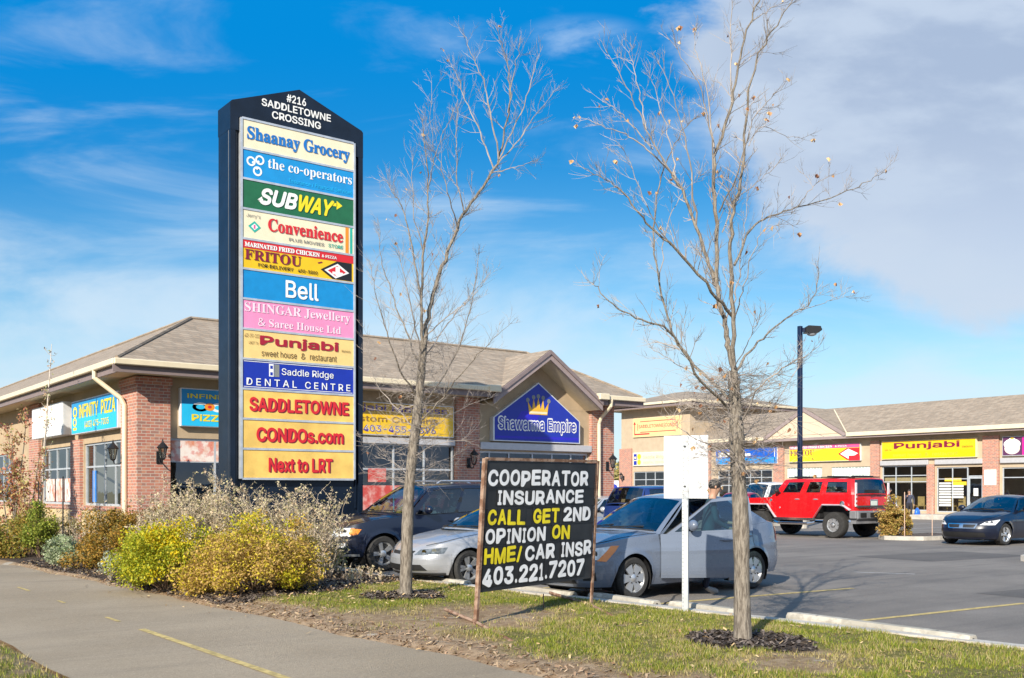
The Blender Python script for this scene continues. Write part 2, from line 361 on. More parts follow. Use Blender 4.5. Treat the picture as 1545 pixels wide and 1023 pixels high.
# footpath, slightly bent, its far edge wandering a little
ps = np.linspace(-12, 60, 90)
def path_lo(v): return 2.30+.0*v
def path_hi(v): return 5.62-.030*(v-5)-.0006*max(0, v-5)**2+.05*math.sin(v*1.7)+.03*math.sin(v*4.1)
pm_ = MB(); pm_.grid([[(path_lo(v)+.03*math.sin(v*2.3), v, .0), ((path_lo(v)+path_hi(v))/2, v, .012), (path_hi(v), v, .0)] for v in ps])
tag(pm_.build('path', M_path, sm=40), kind='structure')
def stripe(name, pts, w, z, m):
    mb = MB(); P = [Vector((*p, 0)) for p in pts]; L = []
    for i, p in enumerate(P):
        d = (P[min(i+1, len(P)-1)]-P[max(0, i-1)]).normalized(); n = Vector((-d.y, d.x, 0))*w/2
        L.append([(p.x-n.x, p.y-n.y, z), (p.x+n.x, p.y+n.y, z)])
    mb.grid(L); return mb
m_ = MB()
for v0, v1, w in ((5.0, 11.9, .085), (12.75, 13.3, .05), (15.3, 15.7, .045), (17.5, 18.3, .05)):
    q = stripe('', [(3.74+.0035*(v-8), v) for v in np.linspace(v0, v1, 8)], w, .0165, None); m_.add(q.v, q.f)
tag(m_.build('path_centre_line', M_pline), kind='structure')
m_ = MB()
for v in (7.45, 10.25, 13.1, 16.4, 4.6):
    q = stripe('', [(10.45, v), (14.6, v-.3)], .11, .004, None); m_.add(q.v, q.f)
tag(m_.build('stall_lines', M_pline), kind='structure')
m_ = MB()
for a, b, w in (((17.5, 11.9), (18.0, 10.9), .09), ((26.0, 12.0), (26.2, 10.4), .10), ((34, 24), (46, 24), .12), ((34, 27), (46, 27), .12), ((34, 30), (46, 30), .12), ((34, 33), (46, 33), .12), ((34, 36), (46, 36), .12)):
    q = stripe('', [a, b], w, .004, None); m_.add(q.v, q.f)
tag(m_.build('parking_lot_lines', M_wline), kind='structure')
m_ = MB()     # tar-sealed cracks in the lot
for k in range(9):
    x, y = RNG.uniform(12, 30), RNG.uniform(4, 20); a = RNG.uniform(0, 6.28); pts = []
    for i in range(14): pts.append((x, y)); a += RNG.normal(0, .35); x += .35*math.cos(a); y += .35*math.sin(a)
    q = stripe('', pts, .035, .004, None); m_.add(q.v, q.f)
tag(m_.build('crack_sealing', pm('tar', (.06, .06, .062), .6)), kind='structure')
m_ = MB()     # fine cracks across and along the path
for k in range(8):
    x, y = RNG.uniform(2.6, 3.2), [23, 26, 13.4, 19, 14.9, 17, 21, 29][k]; a = RNG.uniform(-.35, .35); pts = []
    for i in range(18):
        if x > 5.0: break
        pts.append((x, y)); a += RNG.normal(0, .3); a *= .9; x += .14*math.cos(a); y += .14*math.sin(a)
    if len(pts) > 3: q = stripe('', pts, .006, .0145, None); m_.add(q.v, q.f)
tag(m_.build('path_cracks', pm('crack_dark', (.14, .115, .085), .95)), kind='structure')
M_patch = asphalt('asphalt_patch', (.115, .105, .098), (.15, .135, .122), (.08, .075, .07), (.22, .2, .18), .4, R(30))
sheet('asphalt_patch', [(15.2, 6.4), (18.6, 6.1), (18.9, 8.0), (15.4, 8.3)], .003, M_patch); sheet('asphalt_patch', [(21.5, 12.6), (25.4, 12.2), (25.6, 14.3), (21.7, 14.7)], .003, M_patch)
def kerb_u(v): return 10.22-.068*(v-5.5)
def ribbon_box(name, line, w, z0, z1, m):
    mb = MB(); rows = []
    for i, (x, y) in enumerate(line):
        d = Vector((line[min(i+1, len(line)-1)][0]-line[max(0, i-1)][0], line[min(i+1, len(line)-1)][1]-line[max(0, i-1)][1], 0)).normalized(); n = Vector((-d.y, d.x, 0))*w/2
        rows.append([(x-n.x, y-n.y, z0), (x-n.x*.9, y-n.y*.9, z1), (x+n.x*.9, y+n.y*.9, z1), (x+n.x, y+n.y, z0)])
    mb.grid(rows); return tag(mb.build(name, m, sm=30), kind='structure')
ribbon_box('kerb', [(kerb_u(v)-.22, v) for v in np.linspace(-8, 19.6, 40)], .2, -.02, .085, M_conc)
ribbon_box('planter_kerb', [(kerb_u(19.6)-.22, 19.7), (11.9, 19.7), (12.0, 21.6), (9.0, 21.8)], .2, -.02, .12, M_conc)
# sidewalks before the shops
mb = MB(); mb.box(9.2, 24.9, 24.6, 26.4, -.05, .12, bev=.02); tag(mb.build('shop_sidewalk', M_conc), kind='structure')
mb = MB(); mb.box(52.4, 55.0, 20, 50, -.05, .26, bev=.03); mb.box(51.4, 54.0, 50, 57.6, -.05, .26, bev=.03); tag(mb.build('sidewalk', M_conc), kind='structure')
# lawn, dirt and bark beds: one rolling sheet; the mask says what covers it
TREE1 = at_depth(612, 908, 14.74)[:2]; TREE2 = at_depth(1121, 980, 10.32)[:2]
BOARD_L = at_depth(717, 950, 11.8)[:2]; BOARD_R = at_depth(890, 922, 13.6)[:2]
def vnoise(x, y, s, seed):
    g = np.random.default_rng(seed).random((64, 64)); X = x*s; Y = y*s; i = np.floor(X).astype(int); j = np.floor(Y).astype(int); fx = X-i; fy = Y-j
    fx = fx*fx*(3-2*fx); fy = fy*fy*(3-2*fy); i0 = i % 64; j0 = j % 64; i1 = (i+1) % 64; j1 = (j+1) % 64
    return (g[i0, j0]*(1-fx)+g[i1, j0]*fx)*(1-fy)+(g[i0, j1]*(1-fx)+g[i1, j1]*fx)*fy
def fbm(x, y, s, seed): return .5*vnoise(x, y, s, seed)+.3*vnoise(x, y, s*2.1, seed+1)+.2*vnoise(x, y, s*4.3, seed+2)
def sst(x, a, b): t = np.clip((x-a)/(b-a), 0, 1); return t*t*(3-2*t)
hi_v = np.vectorize(path_hi)
def cover(x, y):
    """(bark, dirt, grass height) at world points"""
    e = x-hi_v(y)
    n = fbm(x, y, .9, 3); n2 = fbm(x, y, 2.6, 9)
    dirt = 1-sst(e+(n-.5)*1.5, .30, 1.15)
    dirt = np.maximum(dirt, .95*(1-sst(np.hypot((x-BOARD_L[0]-.25)/1.9, (y-BOARD_L[1]-.45)/1.5)+(n2-.5)*1.1, .5, 1.05)))
    dirt = np.maximum(dirt, .85*(1-sst(np.hypot((x-7.55)/.9, (y-5.75)/.65)+(n2-.5)*1.0, .5, 1.1)))
    dirt = np.maximum(dirt, .9*(1-sst(np.hypot((x-5.9)/.8, (y-10.6)/1.6)+(n-.5), .5, 1.1)))
    dirt = np.maximum(dirt, sst(n2, .62, .76)*.8)
    dirt = np.maximum(dirt, .8*(1-sst(kerb_u(y)-.32-x, .0, .18)))
    bark = sst(y+(n-.5)*1.6-.35*(x-6), 13.3, 13.9)*sst(e, -.02, .3)
    for (tx, ty), r in ((TREE1, .62), (TREE2, .66)):
        bark = np.maximum(bark, 1-sst(np.hypot(x-tx, y-ty)+(n2-.5)*.5, r-.1, r+.12))
    return bark, dirt, n, n2
nu, nv = 90, 300
us = np.linspace(0, 1, nu); vs_ = np.concatenate([np.linspace(-6, 24, 240), np.linspace(24.3, 60, 60)])
XX = np.zeros((nv, nu)); YY = np.zeros((nv, nu))
for i, v in enumerate(vs_):
    a = path_hi(v)-.30; b = (kerb_u(v)-.30) if v < 19.6 else (12.0 if v < 21.7 else 8.4 if v > 26 else 9.2)
    XX[i] = a+(b-a)*us; YY[i] = v
E_ = XX-hi_v(YY)
BK, DT, N1, N2 = cover(XX, YY)
ZZ = -.05+.085*sst(E_+(N1-.5)*.5, -.12, .22)+.05*sst(E_, .1, .9)+(N2-.5)*.05*sst(E_, 0, .3)+.02*BK*sst(E_, 0, .3)-.025*DT*sst(E_, .2, .6)
def lawn_z(x, y):
    x = np.atleast_1d(x).astype(float); y = np.atleast_1d(y).astype(float); e = x-hi_v(y); bk, dt, n1, n2 = cover(x, y)
    return -.05+.085*sst(e+(n1-.5)*.5, -.12, .22)+.05*sst(e, .1, .9)+(n2-.5)*.05*sst(e, 0, .3)+.02*bk*sst(e, 0, .3)-.025*dt*sst(e, .2, .6)
def soil_mat():
    m, t, b = newmat('lawn_soil'); a = nd(t, 'ShaderNodeAttribute', attribute_name='cover'); sp = nd(t, 'ShaderNodeSeparateColor'); t.links.new(a.outputs['Color'], sp.inputs[0])
    f = noise(t, 22, 6, .65)
    gr = mixc(t, smooth(t, f, .35, .65), (.105, .105, .03), (.22, .19, .07))
    di = mixc(t, smooth(t, noise(t, 7, 7, .65), .35, .65), (.25, .165, .10), (.40, .29, .19))
    di = mixc(t, mathn(t, 'MULTIPLY', smooth(t, noise(t, 2.2, 3), .62, .72), .7), di, (.46, .42, .36))
    ba = mixc(t, smooth(t, noise(t, 34, 4, .7), .4, .62), (.03, .024, .02), (.13, .10, .085))
    col = mixc(t, mathn(t, 'ADD', sp.outputs[1], mathn(t, 'MULTIPLY', mathn(t, 'SUBTRACT', f, .5), .7), clamp=True), gr, di)
    col = mixc(t, smooth(t, mathn(t, 'ADD', sp.outputs[0], mathn(t, 'MULTIPLY', mathn(t, 'SUBTRACT', f, .5), .5)), .35, .65), col, ba)
    t.links.new(col, b.inputs['Base Color']); b.inputs['Roughness'].default_value = .95; b.inputs['Specular IOR Level'].default_value = .1
    bump(t, b, noise(t, 40, 6, .7), .9, .03); return m
def cover_sheet(name, XX, YY, ZZ, BK, DT, m):
    mb = MB(); mb.grid([[(XX[i, j], YY[i, j], ZZ[i, j]) for j in range(XX.shape[1])] for i in range(XX.shape[0])])
    o = mb.build(name, m, sm=60); at = o.data.attributes.new('cover', 'FLOAT_COLOR', 'POINT')
    at.data.foreach_set('color', np.stack([BK.ravel(), DT.ravel(), 0*BK.ravel(), 1+0*BK.ravel()], 1).astype(np.float32).ravel())
    return tag(o, kind='structure')
M_soil = soil_mat()
cover_sheet('lawn', XX, YY, ZZ, BK, DT, M_soil)
# strip of grass on the near side of the path
xs = np.linspace(-8, 2.5, 60); ys = np.linspace(-8, 40, 160); X2, Y2 = np.meshgrid(xs, ys)
n_ = fbm(X2, Y2, .9, 21); n2_ = fbm(X2, Y2, 2.6, 29); e2 = 2.30-X2
D2 = np.maximum(1-sst(e2+(n_-.5)*.5, .0, .30), sst(n2_, .55, .72)*.9)
Z2 = -.05+.08*sst(e2+(n_-.5)*.3, -.1, .15)+.05*sst(e2, .1, 1.2)+(n2_-.5)*.04*sst(e2, 0, .3)
cover_sheet('verge', X2, Y2, Z2, 0*X2, D2, M_soil)
def blades(name, X, Y, Z, h, cols, par=None):
    n = len(X); a = RNG.uniform(0, 6.28, n); w = RNG.uniform(.003, .0065, n); ln = h*RNG.uniform(.5, 1.25, n)
    lean = RNG.normal(0, .45, (n, 2))*ln[:, None]
    V = np.zeros((n, 3, 3)); V[:, 0] = np.stack([X-np.cos(a)*w, Y-np.sin(a)*w, Z-.01], 1); V[:, 1] = np.stack([X+np.cos(a)*w, Y+np.sin(a)*w, Z-.01], 1)
    V[:, 2] = np.stack([X+lean[:, 0], Y+lean[:, 1], Z+ln], 1)
    return tag(np_mesh(name, V.reshape(-1, 3), 3, cols, BLADEM), kind='stuff')
def grass_cols(n, dry):
    g = np.array([(.17, .22, .022), (.24, .27, .026), (.31, .30, .04), (.12, .17, .022)])[RNG.integers(0, 4, n)]
    d = np.array([(.40, .32, .13), (.46, .38, .19), (.33, .26, .10)])[RNG.integers(0, 3, n)]
    k = (RNG.random(n) < dry)[:, None]; return np.clip(np.where(k, d, g)*RNG.uniform(.75, 1.25, (n, 1)), 0, 1)
NG = 210000
X = RNG.uniform(4.9, 10.2, NG); Y = RNG.uniform(2.5, 14.5, NG)
bk, dt, n1, n2 = cover(X, Y); e = X-hi_v(Y)
tuft = fbm(X, Y, 3.5, 44); tuft2 = fbm(X, Y, 1.1, 47)
keep = (X < kerb_u(Y)-.36) & (e > .02) & (RNG.random(NG) < np.clip((1-dt*1.02)*(1-bk*1.3)*(.35+1.5*sst(tuft, .35, .65)), .015, 1)*(bk < .7))
X, Y, dt, tuft, tuft2 = X[keep], Y[keep], dt[keep], tuft[keep], tuft2[keep]
dry = np.clip(.22+.62*dt+.55*(.52-tuft2)*2, .06, .95)
tag(blades('grass', X, Y, lawn_z(X, Y), .018+.034*sst(tuft, .35, .75), grass_cols(len(X), dry)), 'short patchy autumn grass between the path and the lot', 'grass')
NG = 60000
X = RNG.uniform(-2.5, 2.4, NG); Y = RNG.uniform(8, 16, NG); n_ = fbm(X, Y, .9, 21); n2_ = fbm(X, Y, 2.6, 29); e2 = 2.30-X
d2 = np.maximum(1-sst(e2+(n_-.5)*.5, .0, .30), sst(n2_, .55, .72)*.9)
keep = (e2 > 0) & (RNG.random(NG) < np.clip(1.1-d2, .03, 1)); X, Y, d2 = X[keep], Y[keep], d2[keep]; e2 = 2.3-X
Zb = -.05+.08*sst(e2, -.1, .15)+.05*sst(e2, .1, 1.2)
tag(blades('grass', X, Y, Zb, .03+.02*RNG.random(len(X)), grass_cols(len(X), .25+.5*d2)), 'yellowing grass on the near side of the path', 'grass')
def chips(name, X, Y, Z, cols, lo, hi, label, cat):
    n = len(X); a = RNG.uniform(0, 6.28, n); L = RNG.uniform(lo, hi, n); w = L*RNG.uniform(.2, .5, n); t = RNG.normal(0, .35, (n, 2))
    c, s_ = np.cos(a), np.sin(a); V = np.zeros((n, 4, 3))
    for k, (p, q) in enumerate(((-1, -1), (1, -1), (1, 1), (-1, 1))):
        V[:, k, 0] = X+c*p*L-s_*q*w; V[:, k, 1] = Y+s_*p*L+c*q*w; V[:, k, 2] = Z+.012+t[:, 0]*p*L+t[:, 1]*q*w
    return tag(np_mesh(name, V.reshape(-1, 3), 4, cols, CHIPM), label, cat, kind='stuff')
NB = 60000
X = RNG.uniform(4.6, 9.6, NB); Y = np.where(RNG.random(NB) < .45, RNG.uniform(5, 14, NB), RNG.uniform(12, 24, NB))
bk, dt, n1, n2 = cover(X, Y); k = (bk > .5) & (X < kerb_u(Y)-.3); X, Y = X[k], Y[k]
chips('bark_mulch', X, Y, lawn_z(X, Y), pal([(.045, .036, .03), (.085, .066, .055), (.13, .105, .09), (.19, .155, .13)], len(X)), .012, .04, 'dark shredded bark mulch around the trunks and shrubs', 'mulch')
NB = 9000
X = RNG.uniform(4.6, 9.7, NB); Y = RNG.uniform(3, 24, NB); e = X-hi_v(Y); k = (e > -.7) & (X < kerb_u(Y)-.3) & (RNG.random(NB) < np.where(Y > 12, 1, .17)*np.where(e < -.05, .16*(1+e), 1)); X, Y = X[k], Y[k]
chips('leaf_litter', X, Y, np.maximum(lawn_z(X, Y), .004)+.012, pal([(.42, .28, .14), (.50, .36, .20), (.34, .20, .10), (.55, .42, .22)], len(X), .3), .010, .026, 'dry fallen leaves scattered over grass and mulch', 'leaves')
# clods of soil along the path edge
NB = 2600
Y = RNG.uniform(5, 20, NB); X = hi_v(Y)+np.abs(RNG.normal(0, .35, NB)); k = X < 9; X, Y = X[k], Y[k]
chips('soil_clods', X, Y, lawn_z(X, Y), pal([(.30, .20, .13), (.40, .29, .19), (.22, .15, .10)], len(X)), .008, .03, 'crumbs of bare soil along the path edge', 'soil')
# island by the red truck and a kerb nose at the right
def island(name, pts, top):
    mb = MB(); n = len(pts); c = Vector((sum(p[0] for p in pts)/n, sum(p[1] for p in pts)/n, 0))
    inn = [tuple(c+(Vector((*p, 0))-c)*(1-.16/max(.3, (Vector((*p, 0))-c).length))) for p in pts]
    mb.add([(x, y, -.02) for x, y in pts]+[(x, y, .13) for x, y in pts]+[(q[0], q[1], .13) for q in inn], [(i, (i+1) % n, n+(i+1) % n, n+i) for i in range(n)]+[(n+i, n+(i+1) % n, 2*n+(i+1) % n, 2*n+i) for i in range(n)])
    tag(mb.build(name+'_kerb', M_conc), kind='structure')
    mb = MB(); mb.add([(q[0], q[1], .125) for q in inn], [tuple(range(n))]); tag(mb.build(name, top), kind='structure')
M_bark = two('bark_bed', (.05, .04, .035), (.16, .125, .10), 9, bmp=.8, bscale=30)
island('planting_island', [(29.75, 19.1), (29.85, 18.5), (30.3, 18.05), (31, 17.9), (33.6, 17.9), (33.6, 19.75), (31, 19.75), (30.2, 19.6)], M_bark)
island('traffic_island', [(22.95, 11.0), (23.1, 10.6), (23.5, 10.25), (24.0, 10.05), (27, 8.6), (27, 11.6), (24.0, 11.7), (23.3, 11.5)], M_far)
island('lamp_island', [(36.9, 29.6), (39.9, 29.6), (39.9, 31.4), (36.9, 31.4)], M_bark)
# ================================================================ BUILDINGS
M_brick = brick_mat('red_brick', (.46, .155, .10), (.35, .115, .08), (.50, .42, .35))
M_stucco = pm('tan_stucco', (.44, .335, .22), .9, var=.07, scale=2.5, bmp=.25, bscale=90, spec=.2)
M_stucco2 = pm('sand_stucco', (.56, .42, .235), .9, var=.06, scale=2.5, bmp=.25, bscale=90, spec=.2)
M_stucco3 = pm('beige_stucco', (.47, .375, .265), .9, var=.06, scale=2.5, bmp=.25, bscale=90, spec=.2)
M_shing = shingle_mat('roof_shingle', (.31, .255, .20))
M_gut = pm('cream_gutter', (.72, .62, .44), .45, var=.05, scale=3)
M_fas = pm('taupe_fascia', (.22, .17, .165), .6, var=.08)
M_fas2 = pm('mauve_fascia', (.30, .235, .225), .6, var=.08)
M_soff = pm('cream_soffit', (.62, .52, .36), .7, var=.05)
M_alu = pm('aluminium_frame', (.52, .55, .58), .4, .3, var=.06)
M_band = pm('grey_metal_band', (.50, .49, .50), .45, .2, var=.05)
M_glass = glass_mat('shop_glass', (.84, .90, .90), f0=.06)
M_int = pm('interior_plaster', (.30, .27, .23), .9, var=.2, scale=.8)
M_intd = pm('interior_dark', (.07, .065, .06), .8, var=.4, scale=1.2)
M_wood = pm('pale_wood', (.50, .33, .12), .6, var=.2, scale=4)
M_black = pm('black_metal', (.012, .013, .015), .45, .2, var=.2)
M_white = pm('white_panel', (.78, .78, .76), .5, var=.03)
M_lamp = glass_mat('lamp_glass', (.8, .78, .7), f0=.2, rough=.15)
def wall_cells(mb, ax, c, a0, a1, z0, z1, holes, rev, m=0):
    """wall on plane ax=c spanning a0..a1 x z0..z1, outside towards -ax, with rectangular openings and their reveals"""
    A = sorted({a0, a1, *[h[0] for h in holes], *[h[1] for h in holes]}); Z = sorted({z0, z1, *[h[2] for h in holes], *[h[3] for h in holes]})
    P = (lambda a, z, d=0: (c+d, a, z)) if ax == 'x' else (lambda a, z, d=0: (a, c+d, z))
    for i in range(len(A)-1):
        for j in range(len(Z)-1):
            am, zm = (A[i]+A[i+1])/2, (Z[j]+Z[j+1])/2
            if any(h[0] < am < h[1] and h[2] < zm < h[3] for h in holes): continue
            mb.quad(P(A[i], Z[j]), P(A[i+1], Z[j]), P(A[i+1], Z[j+1]), P(A[i], Z[j+1]), m)
    for h in holes:
        for (p, q) in (((h[0], h[2]), (h[1], h[2])), ((h[1], h[2]), (h[1], h[3])), ((h[1], h[3]), (h[0], h[3])), ((h[0], h[3]), (h[0], h[2]))):
            mb.quad(P(*p), P(*q), P(*q, rev), P(*p, rev), m)
def window(root, ax, c, a0, a1, z0, z1, ms, rows, rev=.10, name='window', fw=.06):
    """ms: mullion positions (0..1); rows: transom heights (0..1)"""
    fr = MB(); d0, d1 = c+rev-.05, c+rev+.02
    def b(p0, p1, q0, q1, e=0.0):
        if ax == 'x': fr.box(d0-e, d1, p0, p1, q0, q1)
        else: fr.box(p0, p1, d0-e, d1, q0, q1)
    b(a0, a1, z0, z0+fw); b(a0, a1, z1-fw, z1); b(a0, a0+fw, z0+fw, z1-fw); b(a1-fw, a1, z0+fw, z1-fw)
    ms_ = [a0+(a1-a0)*t for t in ms]; h = fw*.42
    for x in ms_: b(x-h, x+h, z0+fw, z1-fw, -.004)
    for t in rows:
        z = z0+(z1-z0)*t; b(a0+fw, a1-fw, z-h, z+h, -.008)
    o = fr.build(name, M_alu, root)
    g = MB(); k = c+rev-.012
    if ax == 'x': g.quad((k, a1-fw, z0+fw), (k, a0+fw, z0+fw), (k, a0+fw, z1-fw), (k, a1-fw, z1-fw))
    else: g.quad((a0+fw, k, z0+fw), (a1-fw, k, z0+fw), (a1-fw, k, z1-fw), (a0+fw, k, z1-fw))
    g.build('pane', M_glass, o); return o
def slab(mb, ax, c0, c1, a0, a1, z0, z1, m=0, bev=0):
    if ax == 'x': mb.box(c0, c1, a0, a1, z0, z1, m, bev)
    else: mb.box(a0, a1, c0, c1, z0, z1, m, bev)
def pier(root, x0, x1, y0, y1, z0, z1):
    mb = MB(); mb.box(x0, x1, y0, y1, z0, z1, 0)
    mb.build('brick_pier', [M_brick], root)
def hip_band(x0, x1, y0, y1, d, z0, z1, mb, cut=None):
    """hipped roof rising d in from every eave, closed by a flat deck"""
    A = [(x0, y0, z0), (x1, y0, z0), (x1, y1, z0), (x0, y1, z0)]; B = [(x0+d, y0+d, z1), (x1-d, y0+d, z1), (x1-d, y1-d, z1), (x0+d, y1-d, z1)]
    for i in range(4):
        if i == 0 and cut:      # the front slope starts further back where the gable stands
            a, b, c = cut; k = (z1-z0)/d; zc = z0+k*(c-y0); a2, b2 = a+.62, b-.62; mb.quad(A[0], (a+.28, y0, z0), (a2+.28, c, zc), (x0+c-y0, c, zc)); mb.quad((b-.28, y0, z0), A[1], (x1-c+y0, c, zc), (b2-.28, c, zc)); mb.quad((x0+c-y0, c, zc), (x1-c+y0, c, zc), B[1], B[0])
        else: mb.quad(A[i], A[(i+1) % 4], B[(i+1) % 4], B[i])
    mb.add(B, [(0, 1, 2, 3)])
def eaves(root, x0, x1, y0, y1, wx0, wx1, wy0, wy1, z, sides, skip=None, gut=.14, fas=.17):
    """gutter, fascia and soffit; the eave line is the gutter's top at z. sides among 'S','W','N','E'; skip=(a0,a1) gap in S, W"""
    g = MB(); f = MB()
    def run(ax, c, a0, a1, sg):
        e0, e1 = (c-.10, c+.02) if sg < 0 else (c-.02, c+.10)
        slab(g, ax, e0, e1, a0, a1, z-gut, z+.015, 0, .02)
        i0, i1 = (c+.021, c+.07) if sg < 0 else (c-.07, c-.021)
        slab(f, ax, i0, i1, a0, a1, z-gut-fas, z-.01)
    def runs(ax, c, a0, a1, sg, sk):
        if sk: run(ax, c, a0, sk[0], sg); run(ax, c, sk[1], a1, sg)
        else: run(ax, c, a0, a1, sg)
    if 'S' in sides: runs('y', y0, x0-.08, x1+.08, -1, (skip or {}).get('S'))
    if 'N' in sides: runs('y', y1, x0, x1, 1, None)
    if 'W' in sides: runs('x', x0, y0+.03, y1, -1, (skip or {}).get('W'))
    if 'E' in sides: runs('x', x1, y0+.03, y1, 1, None)
    g.build('gutter', M_gut, root); f.build('fascia', M_fas, root)
    s = MB(); zs = z-gut-fas+.03
    sk = (skip or {}).get('S')
    for (a, b, c, d) in (*(((x0+.03, sk[0], y0+.03, wy0), (sk[1], x1-.03, y0+.03, wy0)) if sk else ((x0+.03, x1-.03, y0+.03, wy0),)), (x0+.03, x1-.03, wy1, y1-.03), (x0+.03, wx0, wy0, wy1), (wx1, x1-.03, wy0, wy1)):
        if b > a and d > c: s.quad((a, c, zs), (a, d, zs), (b, d, zs), (b, c, zs))
    s.build('soffit', M_soff, root)
def gable_y(root, uc, hw, ye, yw, zb, zp, yback, brick=False):
    """gable facing -y: peak at uc, half width hw, front edge of its roof at ye, wall at yw"""
    k = (zp-zb)/hw
    r = MB()
    for s in (-1, 1):
        e = (uc+s*(hw+.12), zb-.12*k)
        r.quad((e[0], ye, e[1]), (uc, ye, zp), (uc, yback, zp), (e[0], yback, e[1]))
    r.build('gable_roof', M_shing, root)
    f = MB()
    for s in (-1, 1):
        for (t0, t1, dy, mm) in ((.015, .15, -.06, 0), (.15, .32, -.02, 1)):
            p = [(uc+s*(hw+.12), zb-.12*k-t0), (uc, zp-t0), (uc, zp-t1), (uc+s*(hw+.12), zb-.12*k-t1)]
            if s > 0: p = p[::-1]
            f.prism(p, ye+dy, ye+.04, mm)
    f.build('gable_fascia', [M_fas, M_fas2], root)
    s_ = MB()
    for s in (-1, 1):
        s_.quad((uc+s*(hw+.1), ye+.05, zb-.1*k-.30), (uc, ye+.05, zp-.30), (uc, yw-.002, zp-.30), (uc+s*(hw+.1), yw-.002, zb-.1*k-.30))
    s_.build('gable_soffit', M_soff, root)
# ---- corner shop building -------------------------------------------------
BX0, BX1, BY0, BY1 = 8.30, 24.40, 26.40, 62.0
ZE = 4.80
t = thing('shop_building', 'corner strip mall building with tan stucco, brick piers and shingled roof, behind the pylon sign', 'building', (16.3, 26.4, 0))
B1 = t; off = Vector((16.3, 26.4, 0))
class Rooted:
    """children are authored in world coordinates and shifted to sit under their root"""
def under(root):
    root_off = Vector(root.location)
    for o in root.children:
        if not o.get('_moved'):
            if o.type == 'MESH': o.data.transform(Matrix.Translation(-root_off))
            o['_moved'] = 1
            for c in o.children:
                if c.type == 'MESH': c.data.transform(Matrix.Translation(-root_off))
    for o in root.children:
        if '_moved' in o: del o['_moved']
SILL = 1.17; WT = 2.96
holesW = [(27.6, 31.6, SILL, WT), (32.72, 36.7, SILL, WT), (41, 45, SILL, WT), (47, 51, SILL, WT)]
holesS = [(9.02, 12.4, .45, 2.96), (14.55, 17.9, .45, 3.0), (18.82, 23.45, .25, 2.86)]
mb = MB()
wall_cells(mb, 'x', BX0, BY0, BY1, -.05, 4.62, holesW, .14)
wall_cells(mb, 'y', BY0, BX0, BX1, -.05, 4.62, holesS, .14)
mb.quad((BX1, BY0, -.05), (BX1, BY1, -.05), (BX1, BY1, 4.62), (BX1, BY0, 4.62)); mb.quad((BX0, BY1, -.05), (BX1, BY1, -.05), (BX1, BY1, 4.62), (BX0, BY1, 4.62))
mb.build('wall', M_stucco, B1)
mb = MB(); slab(mb, 'x', BX0-.05, BX0+.02, 27.62, BY1, -.05, SILL-.14); mb.build('base_course', M_stucco2, B1)
mb = MB(); slab(mb, 'x', BX0-.09, BX0+.03, 27.62, BY1, SILL-.13, SILL-.01); mb.build('brick_sill', M_brick, B1)
for (x0, x1, y0, y1) in ((8.17, 9.02, 26.27, 27.6), (8.2, 8.36, 31.66, 32.72), (8.2, 8.36, 36.72, 38.1), (8.2, 8.36, 45.6, 46.8), (17.9, 18.78, 26.27, 26.46), (23.49, 24.53, 26.27, 27.2), (12.45, 13.3, 26.27, 26.46)):
    pier(B1, x0, x1, y0, y1, -.05 if x0 > 8.18 or y0 < 27 else -.05, 3.1 if (y0 == 31.66) else 4.5)
mb = MB(); mb.box(8.13, 9.06, 26.23, 27.64, 4.28, 4.48); mb.build('brick_cap', M_brick, B1)
w = window(B1, 'x', BX0, 27.6, 31.6, SILL, WT, (.28, .53, .79), (.62,))
w2 = window(B1, 'x', BX0, 32.72, 36.7, SILL, WT, (.27, .56, .82), (.62,))
window(B1, 'x', BX0, 41, 45, SILL, WT, (.25, .5, .75), (.62,)); window(B1, 'x', BX0, 47, 51, SILL, WT, (.25, .5, .75), (.62,))
w3 = window(B1, 'y', BY0, 9.02, 12.4, .45, 2.96, (.37, .68), (.76,)); w4 = window(B1, 'y', BY0, 14.55, 17.9, .45, 3.0, (.36, .68), (.70,))
w5 = window(B1, 'y', BY0, 18.82, 23.45, .25, 2.86, (.1, .27, .48, .66, .84), (.86,))
M_post = two('food_poster', (.78, .70, .64), (.62, .22, .12), 3.0, .40, .72, .5, 0, c3=(.60, .05, .03), s3=5, f3=.5)
M_post2 = two('red_poster', (.50, .07, .06), (.66, .42, .38), 4, .40, .75, .5, 0)
mb = MB()
for a, b in ((33.0, 34.0), (34.15, 35.1), (35.3, 36.4)): mb.box(BX0+.06, BX0+.075, a, b, SILL+.08, SILL+.80)
mb.build('poster', M_post, w2)
mb = MB(); mb.box(9.10, 10.95, BY0+.055, BY0+.07, 2.36, 2.9); mb.box(11.05, 12.3, BY0+.055, BY0+.07, 2.36, 2.9); mb.build('poster', M_post, w3)
mb = MB(); mb.box(14.65, 16.6, BY0+.055, BY0+.07, .6, 1.75); mb.box(14.9, 15.5, BY0+.055, BY0+.07, 1.85, 2.25, 0); mb.box(16.7, 17.75, BY0+.055, BY0+.07, .6, 1.6); mb.build('poster', M_post2, w4)
mb = MB(); mb.box(BX0+.065, BX0+.08, 30.6, 30.95, SILL+.1, SILL+1.0); mb.build('poster', pm('blue_print', (.03, .2, .6), .4), w)
mb = MB(); slab(mb, 'y', BY0-.10, BY0+.02, 14.5, 17.88, 2.98, 3.16, 0, .01); slab(mb, 'y', BY0-.16, BY0+.02, 18.80, 23.48, 2.90, 3.13, 0, .015); mb.build('window_head_band', M_band, B1)
